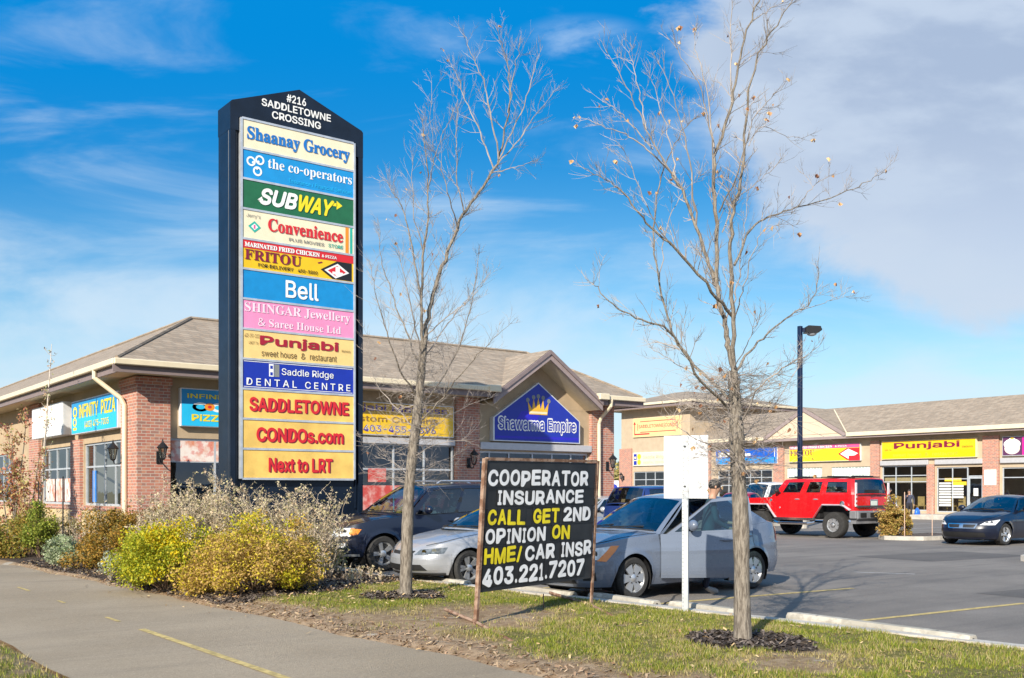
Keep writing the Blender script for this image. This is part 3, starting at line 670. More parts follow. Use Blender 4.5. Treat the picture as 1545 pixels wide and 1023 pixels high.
# rooms behind the glass
mb = MB(); mb.box(BX0+.3, BX1-.3, BY0+5.0, BY0+5.1, 0, 3.4); mb.box(BX0+5.0, BX0+5.1, BY0+5.2, 60, 0, 3.4)
mb.quad((BX0+.2, BY0+.2, .1), (BX1-.2, BY0+.2, .1), (BX1-.2, BY0+5, .1), (BX0+.2, BY0+5, .1)); mb.quad((BX0+.2, BY0+5, .1), (BX0+5, BY0+5, .1), (BX0+5, 60, .1), (BX0+.2, 60, .1))
mb.quad((BX0+.2, BY0+.2, 3.4), (BX1-.2, BY0+.2, 3.4), (BX1-.2, BY1-1, 3.4), (BX0+.2, BY1-1, 3.4))
mb.build('interior', M_int, B1)
mb = MB()
for x in (10, 12.3, 15, 16.6, 19.6, 21.2, 22.6): mb.box(x, x+1.1, BY0+1.2+.4*math.sin(x*3), BY0+2.0, .1, 1.1+.7*abs(math.sin(x*7)), bev=.03)
for y in (28.2, 30, 33.4, 35.2, 42, 48.5): mb.box(BX0+1.0, BX0+1.7, y, y+1.2, .1, 1.3+.8*abs(math.sin(y*5)), bev=.03)
mb.build('shop_fitting', M_intd, B1)
GU, GH = 21.07, 2.15
# roof: perimeter hips with a gable over the middle shop
mb = MB(); hip_band(7.48, 25.25, 25.6, 63, 2.87, ZE+.02, 6.44, mb, (GU-GH, GU+GH, BY0+.03)); mb.build('roof', M_shing, B1)
mb = MB()
for a, b in (((7.48, 25.6, ZE+.03), (10.35, 28.47, 6.46)), ((10.35, 28.47, 6.46), (22.38, 28.47, 6.46)), ((10.35, 28.47, 6.46), (10.35, 60.13, 6.46)), ((25.25, 25.6, ZE+.03), (22.38, 28.47, 6.46))):
    mb.tube([a, b], .05, 6)
mb.build('ridge_cap', M_shing, B1)
GU, GH = 21.07, 2.15
eaves(B1, 7.48, 25.25, 25.6, 63, BX0, BX1, BY0, BY1, ZE, 'SWE', {'S': (GU-GH-.0, GU+GH+.0)})
gable_y(B1, GU, GH, 25.56, BY0, 4.68, 6.14, 28.2)
mb = MB(); mb.add([(GU-GH+.02, BY0-.006, 4.3), (GU+GH-.02, BY0-.006, 4.3), (GU+GH-.02, BY0-.006, 4.45), (GU, BY0-.006, 5.86), (GU-GH+.02, BY0-.006, 4.45)], [(0, 1, 2, 3, 4)]); mb.build('gable_wall', M_stucco, B1)
mb = MB()
for s in (-1, 1): mb.box(GU+s*(GH+.12)-.22, GU+s*(GH+.12)+.22, 25.42, 25.64, ZE-.16, ZE+.05, 0, .02)
mb.build('gutter_end', M_gut, B1)
def downspout(root, pts):
    mb = MB(); mb.tube(pts, .062, 8); mb.build('downspout', M_gut, root)
downspout(B1, [(7.44, 27.35, ZE-.1), (7.44, 27.35, ZE-.32), (7.6, 27.3, ZE-.45), (8.02, 27.1, ZE-.82), (8.10, 27.06, ZE-1.0), (8.10, 27.06, .1)])
downspout(B1, [(23.75, 25.55, ZE-.1), (23.75, 25.58, ZE-.34), (23.75, 26.08, ZE-.72), (23.75, 26.18, ZE-.92), (23.75, 26.18, .1)])
under(B1)
# ---- long shop row and its corner tower ------------------------------------
B2 = thing('shop_row', 'long low strip mall row across the lot with brick piers and a beige gable', 'building', (55, 36, 0))
RX = 55.0; RE = 5.10; RY0, RY1 = 12.0, 50.0
hs2 = [(32.5, 35.45, .42, 3.06), (29.2, 31.95, .36, 2.92), (42.65, 43.0, .9, .95), (43.6, 48.3, .9, 3.0), (39.7, 42.4, 2.42, 3.06), (36.2, 39.0, 2.42, 3.06), (25.0, 28.15, .36, 2.85), (18, 23.5, .5, 2.9)]
hs2 = [h for h in hs2 if h[1]-h[0] > .5]
mb = MB(); wall_cells(mb, 'x', RX, RY0, RY1, 0, 4.9, hs2, .14); mb.quad((RX, RY0, 0), (RX+12, RY0, 0), (RX+12, RY0, 4.9), (RX, RY0, 4.9)); mb.build('wall', M_stucco3, B2)
for y0, y1, z in ((42.6, 43.42, 4.6), (35.56, 36.18, 4.6), (28.28, 29.18, 4.6), (32.05, 32.5, 3.1), (24.2, 24.95, 4.6), (17, 17.8, 4.6), (48.9, 49.7, 4.6)): pier(B2, RX-.13, RX+.05, y0, y1, .2, z)
window(B2, 'x', RX, 32.5, 35.45, .42, 3.06, (.36, .70), (.64, .78)); 
window(B2, 'x', RX, 30.1, 31.95, .36, 2.92, (.5,), (.74,)); window(B2, 'x', RX, 43.6, 48.3, .9, 3.0, (.2, .4, .6, .8), (.5, .75))
window(B2, 'x', RX, 25.95, 28.15, .36, 2.85, (.45,), (.78,)); window(B2, 'x', RX, 18, 23.5, .5, 2.9, (.33, .66), (.7,))
M_blk = pm('glass_block', (.50, .60, .56), .2, var=.25, scale=5)
for a0, a1 in ((39.7, 42.4), (36.2, 39.0)):
    fr = MB(); n = 12
    for i in range(n+1): y = a0+(a1-a0)*i/n; fr.box(RX+.05, RX+.1, y-.02, y+.02, 2.42, 3.06)
    for z in (2.42, 2.63, 2.84, 3.06): fr.box(RX+.055, RX+.1, a0, a1, z-.018, z+.018)
    o = fr.build('glass_block_window', M_white, B2); g = MB(); g.box(RX+.075, RX+.13, a0, a1, 2.42, 3.06); g.build('pane', M_blk, o)
def shop_door(root, a0, a1, z1):
    fr = MB(); x0, x1 = RX+.03, RX+.10
    fr.box(x0, x1, a0, a0+.09, .28, z1); fr.box(x0, x1, a1-.09, a1, .28, z1); fr.box(x0, x1, a0+.09, a1-.09, z1-.1, z1); fr.box(x0, x1, a0+.09, a1-.09, .28, .46)
    o = fr.build('door', M_alu, root); g = MB(); g.box(RX+.06, RX+.07, a0+.09, a1-.09, .46, z1-.1); g.build('pane', M_glass, o)
    h = MB(); h.tube([(x0-.05, a1-.14, 1.0), (x0-.05, a1-.14, 1.45)], .015, 6); h.build('handle', M_black, o)
    n = MB(); n.box(RX+.045, RX+.052, a0+.3, a1-.3, 1.3, 1.72); n.build('notice', M_white, o)
    t2 = MB(); t2.box(x0, x1, a0, a1, z1+.01, z1+.07); t2.build('transom', M_alu, o)
shop_door(B2, 29.22, 30.08, 2.36); shop_door(B2, 25.0, 25.93, 2.36)
mb = MB()
for a0, a1 in ((32.4, 35.5), (29.18, 32.0), (25, 28.2)): slab(mb, 'x', RX-.16, RX+.02, a0, a1, 3.08, 3.36, 0, .02)
mb.build('window_head_band', M_band, B2)
mb = MB(); mb.box(RX-.03, RX+.03, 28.4, 29.06, 1.9, 2.74); mb.xf(lambda p: (p[0]-.12, p[1], p[2])); mb.build('notice_board', M_white, B2)
mb = MB(); mb.box(RX+4.5, RX+4.6, RY0, RY1, 0, 3.4); mb.quad((RX+.2, RY0, .27), (RX+4.5, RY0, .27), (RX+4.5, RY1, .27), (RX+.2, RY1, .27)); mb.quad((RX+.2, RY0, 3.4), (RX+4.5, RY0, 3.4), (RX+4.5, RY1, 3.4), (RX+.2, RY1, 3.4)); mb.build('interior', pm('cafe_plaster', (.34, .25, .17), .9, var=.25, scale=.7), B2)
mb = MB()
for y in (33.0, 33.7, 34.5, 30.5, 31.2, 26.5, 27.3):
    mb.box(RX+.5, RX+.95, y, y+.42, .68, .74); mb.box(RX+.5, RX+.54, y, y+.42, .74, 1.25)
    for a in (.5, .9):
        for b in (0, .38): mb.box(RX+a, RX+a+.04, y+b, y+b+.04, .27, .68)
mb.build('cafe_chair', M_wood, B2)
mb = MB(); mb.box(RX+.22, RX+.25, 32.6, 35.4, 2.02, 2.38); mb.build('blind', M_stucco2, B2)
mb = MB()    # handwritten menu strips and a yellow price flash inside the glass
for r in range(9):
    for c in range(2):
        if c == 0 or r < 6: mb.box(RX+.065, RX+.07, 31.83-.75*c-.7, 31.83-.75*c, 2.05-.155*r-.1, 2.05-.155*r, 0)
mb.box(RX+.06, RX+.066, 30.5, 31.5, 2.12, 2.3, 1); mb.box(RX+.058, RX+.064, 30.2, 31.0, 1.9, 2.1, 1)
mb.build('menu_strips', [M_white, pm('yellow_print', (.75, .5, .03), .5)], B2)
D2 = 3.4; ex0 = 54.2; ZR2 = 6.98
mb = MB(); mb.quad((ex0, RY0-1, RE+.02), (ex0, RY1, RE+.02), (ex0+D2, RY1, ZR2), (ex0+D2, RY0-1, ZR2)); mb.quad((ex0+D2, RY0-1, ZR2), (ex0+D2, RY1, ZR2), (RX+12, RY1, ZR2), (RX+12, RY0-1, ZR2)); mb.build('roof', M_shing, B2)
mb = MB(); GC, GW = 40.5, 3.15
for a, b in ((RY0-1, GC-GW), (GC+GW, RY1)): mb.box(ex0-.10, ex0+.02, a, b, RE-.21, RE+.03, 0, .02)
mb.build('gutter', M_gut, B2)
mb = MB()
for a, b in ((RY0-1, GC-GW), (GC+GW, RY1)): mb.box(ex0+.021, ex0+.07, a, b, RE-.32, RE-.01)
mb.box(ex0+.021, ex0+.07, GC-GW, GC+GW, RE-.32, RE-.16)
mb.build('fascia', M_fas2, B2)
mb = MB(); mb.quad((ex0+.03, RY0-1, RE-.29), (RX, RY0-1, RE-.29), (RX, RY1, RE-.29), (ex0+.03, RY1, RE-.29)); mb.build('soffit', M_soff, B2)
mb = MB(); k = (6.85-RE)/GW
mb.add([(ex0+.02, GC-GW, RE-.15), (ex0+.02, GC+GW, RE-.15), (ex0+.02, GC, 6.75)], [(0, 2, 1)]); mb.build('gable_wall', pm('light_stucco', (.62, .50, .37), .9, var=.04, scale=2), B2)
mb = MB()
for s in (-1, 1): mb.quad((ex0-.06, GC+s*(GW+.1), RE-.06), (ex0-.06, GC, 6.88), (ex0+D2, GC, 6.88), (ex0+D2, GC+s*(GW+.1), RE-.06))
mb.build('gable_roof', M_shing, B2)
mb = MB()
for s in (-1, 1):
    p = [(ex0-.06, GC+s*(GW+.1), RE-.075), (ex0-.06, GC, 6.865), (ex0-.06, GC, 6.6), (ex0-.06, GC+s*(GW+.1)-s*.3, RE-.16)]
    mb.add(p+[(x+.09, y, z) for x, y, z in p], [(0, 1, 2, 3), (7, 6, 5, 4), (0, 3, 7, 4), (2, 1, 5, 6), (3, 2, 6, 7)])
mb.build('gable_fascia', M_fas2, B2)
mb = MB(); mb.tube([(ex0, 37.38, RE+.05), (ex0+3.1, 40.42, 6.84)], .05, 5); mb.build('valley_flashing', M_gut, B2)
under(B2)
B3 = thing('tower_block', 'taller beige block with a low hip roof at the end of the shop row', 'building', (54, 53, 0))
TX0, TX1, TY0, TY1, TE = 54.0, 64.0, 50.0, 57.0, 7.95
ht = [(52.4, 55.7, .6, 3.0)]
mb = MB(); wall_cells(mb, 'x', TX0, TY0, TY1, 0, 7.75, ht, .14); mb.quad((TX0, TY0, 0), (TX1, TY0, 0), (TX1, TY0, 7.75), (TX0, TY0, 7.75)); mb.quad((TX1, TY0, 0), (TX1, TY1, 0), (TX1, TY1, 7.75), (TX1, TY0, 7.75)); mb.quad((TX0, TY1, 0), (TX1, TY1, 0), (TX1, TY1, 7.75), (TX0, TY1, 7.75)); mb.build('wall', M_stucco3, B3)
pier(B3, TX0-.12, TX0+.3, 55.8, 57.12, .2, 4.75); pier(B3, TX0-.12, TX0+.05, 51.2, 52.3, .2, 3.2)
window(B3, 'x', TX0, 52.4, 55.7, .6, 3.0, (.33, .62), (.5, .75))
mb = MB(); mb.box(TX0+4, TX0+4.1, TY0+.1, TY1-.1, 0, 4); mb.build('interior', M_intd, B3)
mb = MB(); hip_band(TX0-1, TX1+1, TY0-1, TY1+1, 3.9, TE+.02, TE+1.05, mb); mb.build('roof', M_shing, B3)
eaves(B3, TX0-1, TX1+1, TY0-1, TY1+1, TX0, TX1, TY0, TY1, TE, 'SWNE', gut=.16, fas=.2)
under(B3)
# ---- wall signs -----------------------------------------------------------
M_edge = pm('sign_edge', (.70, .72, .74), .4, .2, var=.05)
def paint(name, c, var=.05, rough=.42): return pm('paint_'+name, c, rough, var=var, scale=3)
P_yel = paint('yellow', (.80, .50, .01)); P_blu = paint('deep_blue', (.015, .035, .36)); P_cyan = paint('cyan', (.0, .30, .66)); P_red = paint('red', (.62, .02, .03)); P_wht = paint('white', (.82, .82, .80)); P_mar = paint('maroon', (.20, .008, .04)); P_blk = paint('black', (.012, .012, .014)); P_org = paint('orange', (.80, .27, .02)); P_cream = paint('cream', (.80, .70, .46)); P_lem = paint('lemon', (.82, .68, .02)); P_grn = paint('green', (.02, .14, .05)); P_pnk = paint('pink', (.78, .10, .28)); P_prp = paint('purple', (.07, .03, .26)); P_lcy = paint('light_cyan', (.02, .48, .80)); P_sky = paint('mid_blue', (.01, .27, .60)); P_tan = paint('tan_yellow', (.80, .58, .20)); P_amb = paint('amber', (.80, .44, .04), .16); P_gry = paint('grey', (.22, .23, .22)); P_mag = paint('magenta', (.60, .02, .28)); P_lbl = paint('letter_blue', (.01, .16, .50)); P_teal = paint('teal', (.03, .42, .33))
def sign(name, label, cat, loc, rz, w, h, d, face, edge=None, group=None):
    """box sign: root at the middle of its lower edge, reading towards local -y; panel only"""
    r = thing(name, label, cat, loc, rz, group)
    mb = MB(); mb.box(-w/2, w/2, -d, 0, 0, h, 0, .012); e = .03
    mb.add([(-w/2+e, -d-.003, e), (w/2-e, -d-.003, e), (w/2-e, -d-.003, h-e), (-w/2+e, -d-.003, h-e)], [(0, 1, 2, 3)], 1)
    mb.build('panel', [edge or M_edge, face], r); return r
def letters(r, items, w, h, d, mats, name='lettering'):
    """items: (string, x0, x1, z0, z1, mat index, bold, shear) in fractions of the panel"""
    for k, it in enumerate(items):
        mb = MB(); s, x0, x1, z0, z1, m = it[:6]; b = it[6] if len(it) > 6 else .0; sh = it[7] if len(it) > 7 else 0
        put_text(mb, s, (x0-.5)*w, (x1-.5)*w, z0*h, z1*h, -d-.009-.0012*k, 0, b, sh); mb.build(name, mats[m], r)
def flat(r, polys, w, h, d, mats, name='emblem', y=.006):
    mb = MB()
    for k, (pts, m) in enumerate(polys):
        mb.add([((x-.5)*w, -d-y-.0008*k, z*h) for x, z in pts], [tuple(range(len(pts)))], m)
    return mb.build(name, mats, r)
def disc(cx, cz, rx, rz, n=20): return [(cx+rx*math.cos(2*math.pi*i/n), cz+rz*math.sin(2*math.pi*i/n)) for i in range(n)]
def rect(x0, x1, z0, z1): return [(x0, z0), (x1, z0), (x1, z1), (x0, z1)]
WEST = R(-90)
# left facade (faces -x)
w, h, d = 4.5, .98, .22
r = sign('shop_sign', 'blue pizza sign with yellow letters and phone number, left of the brick corner', 'sign', (8.30, 29.85, 3.24), WEST, w, h, d, P_sky)
flat(r, [(rect(.01, .99, .03, .5), 0)], w, h, d, [P_lcy], 'colour_band')
letters(r, [('iNFiNiTY  PiZZA', .19, .97, .45, .86, 0, .03), ('(403) 475-7005', .32, .84, .12, .34, 0, .02)], w, h, d, [P_lem])
flat(r, [(disc(.09, .66, .05, .16), 0), (disc(.085, .36, .045, .13), 0), (disc(.09, .66, .028, .09), 1), (disc(.085, .36, .024, .07), 1), (rect(.05, .13, .12, .2), 0)], w, h, d, [P_lem, P_sky])
r = sign('shop_sign', 'blank white box sign on the tan wall over the poster window', 'sign', (8.30, 34.5, 3.27), WEST, 3.9, 1.0, .36, P_wht)
# front facade (faces -y)
w, h, d = 3.4, 1.0, .16
r = sign('shop_sign', 'cyan pizza sign with a figure eight emblem, half hidden by the pylon', 'sign', (9.27+w/2, 26.40, 3.26), 0, w, h, d, P_sky)
flat(r, [(rect(.01, .99, .02, .58), 0)], w, h, d, [P_lcy], 'colour_band')
letters(r, [('iNFiNiTY', .05, .43, .74, .86, 0, .03), ('PiZZA', .085, .37, .15, .33, 0, .04), ('iNFiNiTY PiZZA', .46, .97, .52, .84, 0, .03), ('(403) 475-7005', .5, .93, .16, .36, 0, .02)], w, h, d, [P_lem])
flat(r, [(disc(.155, .52, .065, .12), 0), (disc(.30, .52, .065, .12), 0), (disc(.155, .52, .035, .06), 1), (disc(.30, .52, .035, .06), 1), (disc(.227, .53, .04, .1), 2), (disc(.227, .53, .016, .04), 3)], w, h, d, [P_wht, P_lcy, P_org, P_red])
w, h, d = 4.3, .97, .14
r = sign('shop_sign', 'orange and yellow sign with purple writing, between the pylon and the gable', 'sign', (13.5+w/2, 26.40, 3.22), 0, w, h, d, paint('mustard', (.62, .36, .03)))
flat(r, [(rect(.01, .99, .03, .62), 0)], w, h, d, [P_yel], 'colour_band')
letters(r, [('Punjabi Mattress', .06, .94, .68, .93, 0, .02), ('Custom Curtains', .10, .86, .40, .58, 1, .02), ('403-455-4396', .26, .84, .10, .30, 2, .04), ('403-455-4396', .26, .84, .10, .30, 0, .005)], w, h, d, [P_prp, paint('ochre_dark', (.26, .14, .02)), P_wht])
# pentagon sign under the gable
r = thing('shop_sign', 'blue five sided sign with a golden crown and white lettering under the gable', 'sign', (21.08, 26.40, 3.18))
pent = [(-1.82, 0), (1.82, 0), (1.82, .74), (.02, 1.96), (-1.82, .74)]
mb = MB(); mb.prism(pent, -.20, -.003, 0); mb.build('panel', M_edge, r)
mb = MB(); mb.add([(x*.972, -.205, .028+z*.962) for x, z in pent], [(0, 1, 2, 3, 4)]); mb.build('face', P_blu, r)
mb = MB(); mb.add([(-1.1, -.208, .42), (-.2, -.208, .5), (.2, -.208, 1.1), (-.7, -.208, .98)], [(0, 1, 2, 3)]); mb.add([(-1.75, -.208, .1), (1.75, -.208, .1), (1.75, -.208, .2), (-1.75, -.208, .16)], [(0, 1, 2, 3)])
mb.build('colour_band', paint('royal', (.025, .02, .48)), r)
mb = MB()
cr = [(-.38, .90), (.38, .90), (.44, 1.32), (.26, 1.06), (.20, 1.42), (.10, 1.08), (0, 1.46), (-.10, 1.08), (-.20, 1.42), (-.26, 1.06), (-.44, 1.32)]
for a in ((0, 1, 2, 3), (3, 4, 5), (5, 6, 7), (7, 8, 9), (9, 10, 0), (0, 3, 5, 7, 9)):
    mb.add([(cr[i][0], -.214, cr[i][1]) for i in a], [tuple(range(len(a)))])
for x, z in ((-.44, 1.36), (-.2, 1.46), (0, 1.50), (.2, 1.46), (.44, 1.36)): mb.add([(x+.075*math.cos(q), -.216, z+.075*math.sin(q)) for q in np.linspace(0, 6.28, 13)[:-1]], [tuple(range(12))], 1)
mb.add([(-.37, -.216, .93), (.37, -.216, .93), (.37, -.216, 1.0), (-.37, -.216, 1.0)], [(0, 1, 2, 3)], 2)
mb.build('emblem', [P_amb, P_gry, P_cream], r)
mb = MB(); put_text(mb, 'Shawarma Empire', -1.66, 1.66, .24, .82, -.211, 0, .085); mb.build('lettering', P_wht, r); mb = MB(); put_text(mb, 'Shawarma Empire', -1.61, 1.61, .29, .77, -.217, 0, .012); mb.build('lettering', P_blu, r)
# shop row (faces -x)
w, h, d = 5.3, 1.08, .18
r = sign('shop_sign', 'red and yellow fried chicken sign on the far shop row, crossed by the lamp post', 'sign', (55, 39.46, 3.42), WEST, w, h, d, P_lem)
flat(r, [(rect(.01, .99, .76, .98), 0), ([(.70, .42), (.82, .74), (.99, .74), (.99, .08), (.82, .06)], 1), ([(.73, .42), (.84, .70), (.97, .42), (.84, .12)], 2), (rect(.845, .995, .02, .30), 1)], w, h, d, [P_pnk, P_red, P_wht], 'colour_band')
letters(r, [('~MARINATED FRIED CHICKEN', .02, .62, .80, .94, 0, .02), ('& PIZZA', .66, .82, .82, .92, 0, .02), ('~FRITOU', .02, .37, .38, .71, 1, .0), ('FOR DELIVERY', .04, .33, .12, .25, 2, .01), ('450-5800', .37, .54, .12, .25, 2, .01)], w, h, d, [P_wht, P_mar, P_amb])
w, h, d = 5.85, 1.08, .22
r = sign('shop_sign', 'wide yellow sign with maroon lettering above the cafe windows of the shop row', 'sign', (55, 32.42, 3.44), WEST, w, h, d, P_yel, P_cream)
flat(r, [(rect(.01, .99, .04, .42), 0)], w, h, d, [paint('bright_yellow', (.84, .60, .0))], 'colour_band')
letters(r, [('Punjabi', .14, .84, .48, .90, 0, .035), ('sweet house', .13, .44, .14, .32, 1, .01), ('&', .48, .52, .14, .32, 1, .01), ('restaurant', .56, .82, .14, .32, 1, .01), ('103, 76', .04, .11, .45, .54, 2), ('Westwinds', .86, .97, .52, .62, 2)], w, h, d, [P_mar, P_amb, P_blk])
w, h, d = 4.0, 1.05, .18
r = sign('shop_sign', 'dark and magenta sign with a cupcake emblem at the right end of the shop row', 'sign', (55, 28.05-w/2, 3.46), WEST, w, h, d, paint('plum', (.10, .03, .09)))
flat(r, [(rect(.27, .99, .03, .97), 0), (disc(.135, .38, .105, .30), 1), (disc(.135, .60, .115, .26), 2), (disc(.09, .68, .05, .16), 2), (disc(.18, .68, .05, .16), 2), (disc(.135, .80, .05, .13), 2), (disc(.135, .90, .025, .05), 3)], w, h, d, [P_mag, paint('ivory', (.75, .68, .60)), P_wht, P_amb], 'emblem')
w, h, d = 5.3, 1.1, .18
r = sign('shop_sign', 'plain blue sign on the far shop row behind the right hand tree', 'sign', (55, 45.7, 3.38), WEST, w, h, d, paint('royal_blue', (.012, .10, .50)))
flat(r, [(rect(.01, .99, .03, .40), 0)], w, h, d, [paint('azure', (.02, .27, .70))], 'colour_band')
flat(r, [(rect(.955, .965, .1, .9), 0), (rect(.05, .32, .48, .76), 0), (rect(.36, .58, .48, .66), 0)], w, h, d, [P_wht], 'emblem')
w, h, d = 4.9, 1.4, .12
r = sign('shop_sign', 'pale orange banner with red arrow lettering for condos high on the beige tower', 'sign', (54, 53.2, 5.56), WEST, w, h, d, paint('peach', (.80, .55, .26)), paint('peach_edge', (.82, .66, .42)))
letters(r, [('SADDLETOWNE|CONDO', .13, .93, .42, .70, 0, .005)], w, h, d, [P_red])
flat(r, [(rect(.035, .05, .12, .72), 0), ([(.015, .68), (.07, .68), (.0425, .84)], 0), (rect(.05, .36, .12, .19), 0), (rect(.16, .9, .80, .835), 0), (rect(.16, .9, .24, .275), 0), (rect(.92, .93, .3, .8), 0), (rect(.105, .115, .35, .72), 0)], w, h, d, [P_red])
w, h, d = 3.6, 1.0, .12
r = sign('shop_sign', 'cream dental sign with grey lettering on the beige tower wall, partly behind the white panel', 'sign', (54, 53.85, 3.42), WEST, w, h, d, P_cream)
letters(r, [('Saddle Ridge', .30, .95, .46, .76, 0, .0), ('DENTAL CENTRE', .32, .95, .16, .32, 1, 0)], w, h, d, [P_gry, paint('olive_grey', (.5, .45, .25))])
flat(r, [(rect(.03, .12, .08, .38), 0), (rect(.03, .12, .46, .9), 0), (disc(.19, .7, .055, .2), 1), (disc(.19, .28, .05, .2), 1), (rect(.05, .1, .55, .7), 2)], w, h, d, [P_blu, P_lem, P_cream])
# ---- wall lanterns --------------------------------------------------------
def lantern(label, loc, rz):
    r = thing('wall_lantern', label, 'lantern', loc, rz, 'carriage lanterns on the brick piers')
    mb = MB(); mb.box(-.07, .07, -.03, -.002, -.22, .10, 0, .01); mb.build('wall_plate', M_black, r)
    mb = MB(); mb.tube([(0, -.03, -.12), (0, -.14, -.22), (0, -.26, -.22), (0, -.30, -.12)], .016, 6); mb.build('arm', M_black, r)
    mb = MB(); mb.lathe([(.05, -.11), (.06, -.09), (.11, .18)], 8, o=(0, -.30, 0)); mb.build('lamp_glass', M_lamp, r)
    mb = MB(); mb.lathe([(.001, -.14), (.055, -.12), (.062, -.085)], 8, o=(0, -.30, 0)); mb.lathe([(.145, .165), (.15, .19), (.07, .28), (.03, .32), (.02, .36), (.001, .42)], 8, o=(0, -.30, 0))
    for k in range(8):
        a = 2*math.pi*k/8; c, s = math.cos(a), math.sin(a); mb.tube([(.062*c, -.30+.062*s, -.1), (.112*c, -.30+.112*s, .18)], .009, 4)
    mb.build('cage', M_black, r); return r
lantern('black wall lantern on the corner pier face beside the cream downspout', (8.17, 27.25, 2.5), WEST)
lantern('black wall lantern on the sunlit front of the brick corner pier', (8.72, 26.27, 2.5), 0)
lantern('black wall lantern on the brick pier just left of the gable front', (18.35, 26.27, 2.52), 0)
lantern('black wall lantern on the brick pier right of the gable downspout', (24.2, 26.27, 2.5), 0)
lantern('small black wall lantern on the brick pier of the far tower', (53.88, 56.6, 2.6), WEST)
# ================================================================ PYLON SIGN
PY = thing('pylon_sign', 'tall black pylon sign with twelve shop panels and a peaked head, standing in the shrubs', 'sign', (9.69, 20.2, 0))
M_cab = pm('navy_black_steel', (.005, .011, .024), .38, .1, var=.25, scale=2.5, rv=.15)
mb = MB(); mb.box(-1.535, 1.535, .06, .63, .35, 9.27, 0, .02); mb.box(-1.40, -1.37, .02, .10, 1.2, 9.25); mb.box(1.37, 1.40, .02, .10, 1.2, 9.25); mb.box(-1.535, -1.425, -.028, .0595, .35, 9.0); mb.box(1.425, 1.535, -.028, .0595, .35, 9.0); mb.build('cabinet', M_cab, PY)
mb = MB(); mb.box(-1.3, 1.3, .12, .56, -.05, .36); mb.build('plinth', M_conc, PY)
mb = MB(); hd = [(-1.54, 9.0), (-1.545, 9.56), (-1.50, 9.60), (0, 10.16), (1.50, 9.60), (1.545, 9.56), (1.545, 9.0), (1.36, 9.0), (1.36, 9.3), (-1.36, 9.3), (-1.36, 9.0)]
h1 = [(-1.538, 9.28), (1.538, 9.28), (1.538, 9.56), (1.50, 9.60), (0, 10.16), (-1.50, 9.60), (-1.538, 9.56)]
mb.prism(h1, -.031, .633); mb.box(-1.538, -1.36, -.031, .633, 9.0, 9.279); mb.box(1.36, 1.538, -.031, .633, 9.0, 9.279)
hdo = mb.build('head', M_cab, PY)
for q in (('#216', -.30, .15, 9.83, 10.00), ('SADDLETOWNE', -.86, .74, 9.625, 9.785), ('CROSSING', -.63, .50, 9.41, 9.57)):
    mb = MB(); put_text(mb, *q, -.036, 0, .03); mb.build('lettering', P_wht, hdo)
PX0, PX1 = 8.356-9.69, 11.012-9.69; PW = PX1-PX0; PCX = (PX0+PX1)/2
PZ1, PZ0 = 9.268, 1.842; PHH = (PZ1-PZ0)/12
mb = MB()
for i in range(13):
    z = PZ1-i*PHH; mb.box(PX0+.04, PX1-.04, -.075, .055, z-.022, z+.022)
for x in (PX0, PX1-.045): mb.box(x, x+.045, -.079, .055, PZ0, PZ1)
mb.build('panel_frame', pm('brushed_frame', (.55, .58, .62), .35, .4), PY)
def jers(ix): pass
M_cr2 = pm('panel_cream', (.82, .73, .52), .4, var=.04); M_cop = pm('panel_blue', (.01, .27, .62), .4, var=.05); M_sub = pm('panel_green', (.015, .13, .055), .4, var=.08); M_bell = pm('panel_bell', (.005, .24, .56), .4, var=.06); M_pk = pm('panel_pink', (.80, .27, .48), .4, var=.04); M_pj = pm('panel_buff', (.82, .58, .22), .4, var=.05); M_dn = pm('panel_navy', (.008, .03, .36), .4, var=.05)
M_am1 = pm('panel_amber', (.80, .52, .13), .45, var=.16, scale=2.2); M_lsh = pm('letter_white', (.84, .85, .83), .4, var=.03)
def ringpoly(mb, cx, cz, r0, r1, y, m=0, n=22, a0=0, a1=6.2832):
    vs = []
    for i in range(n+1):
        a = a0+(a1-a0)*i/n; c, s = math.cos(a), math.sin(a); vs += [(cx+r0*c, y, cz+r0*s), (cx+r1*c, y, cz+r1*s)]
    mb.add(vs, [(2*i, 2*i+1, 2*i+3, 2*i+2) for i in range(n)], m)
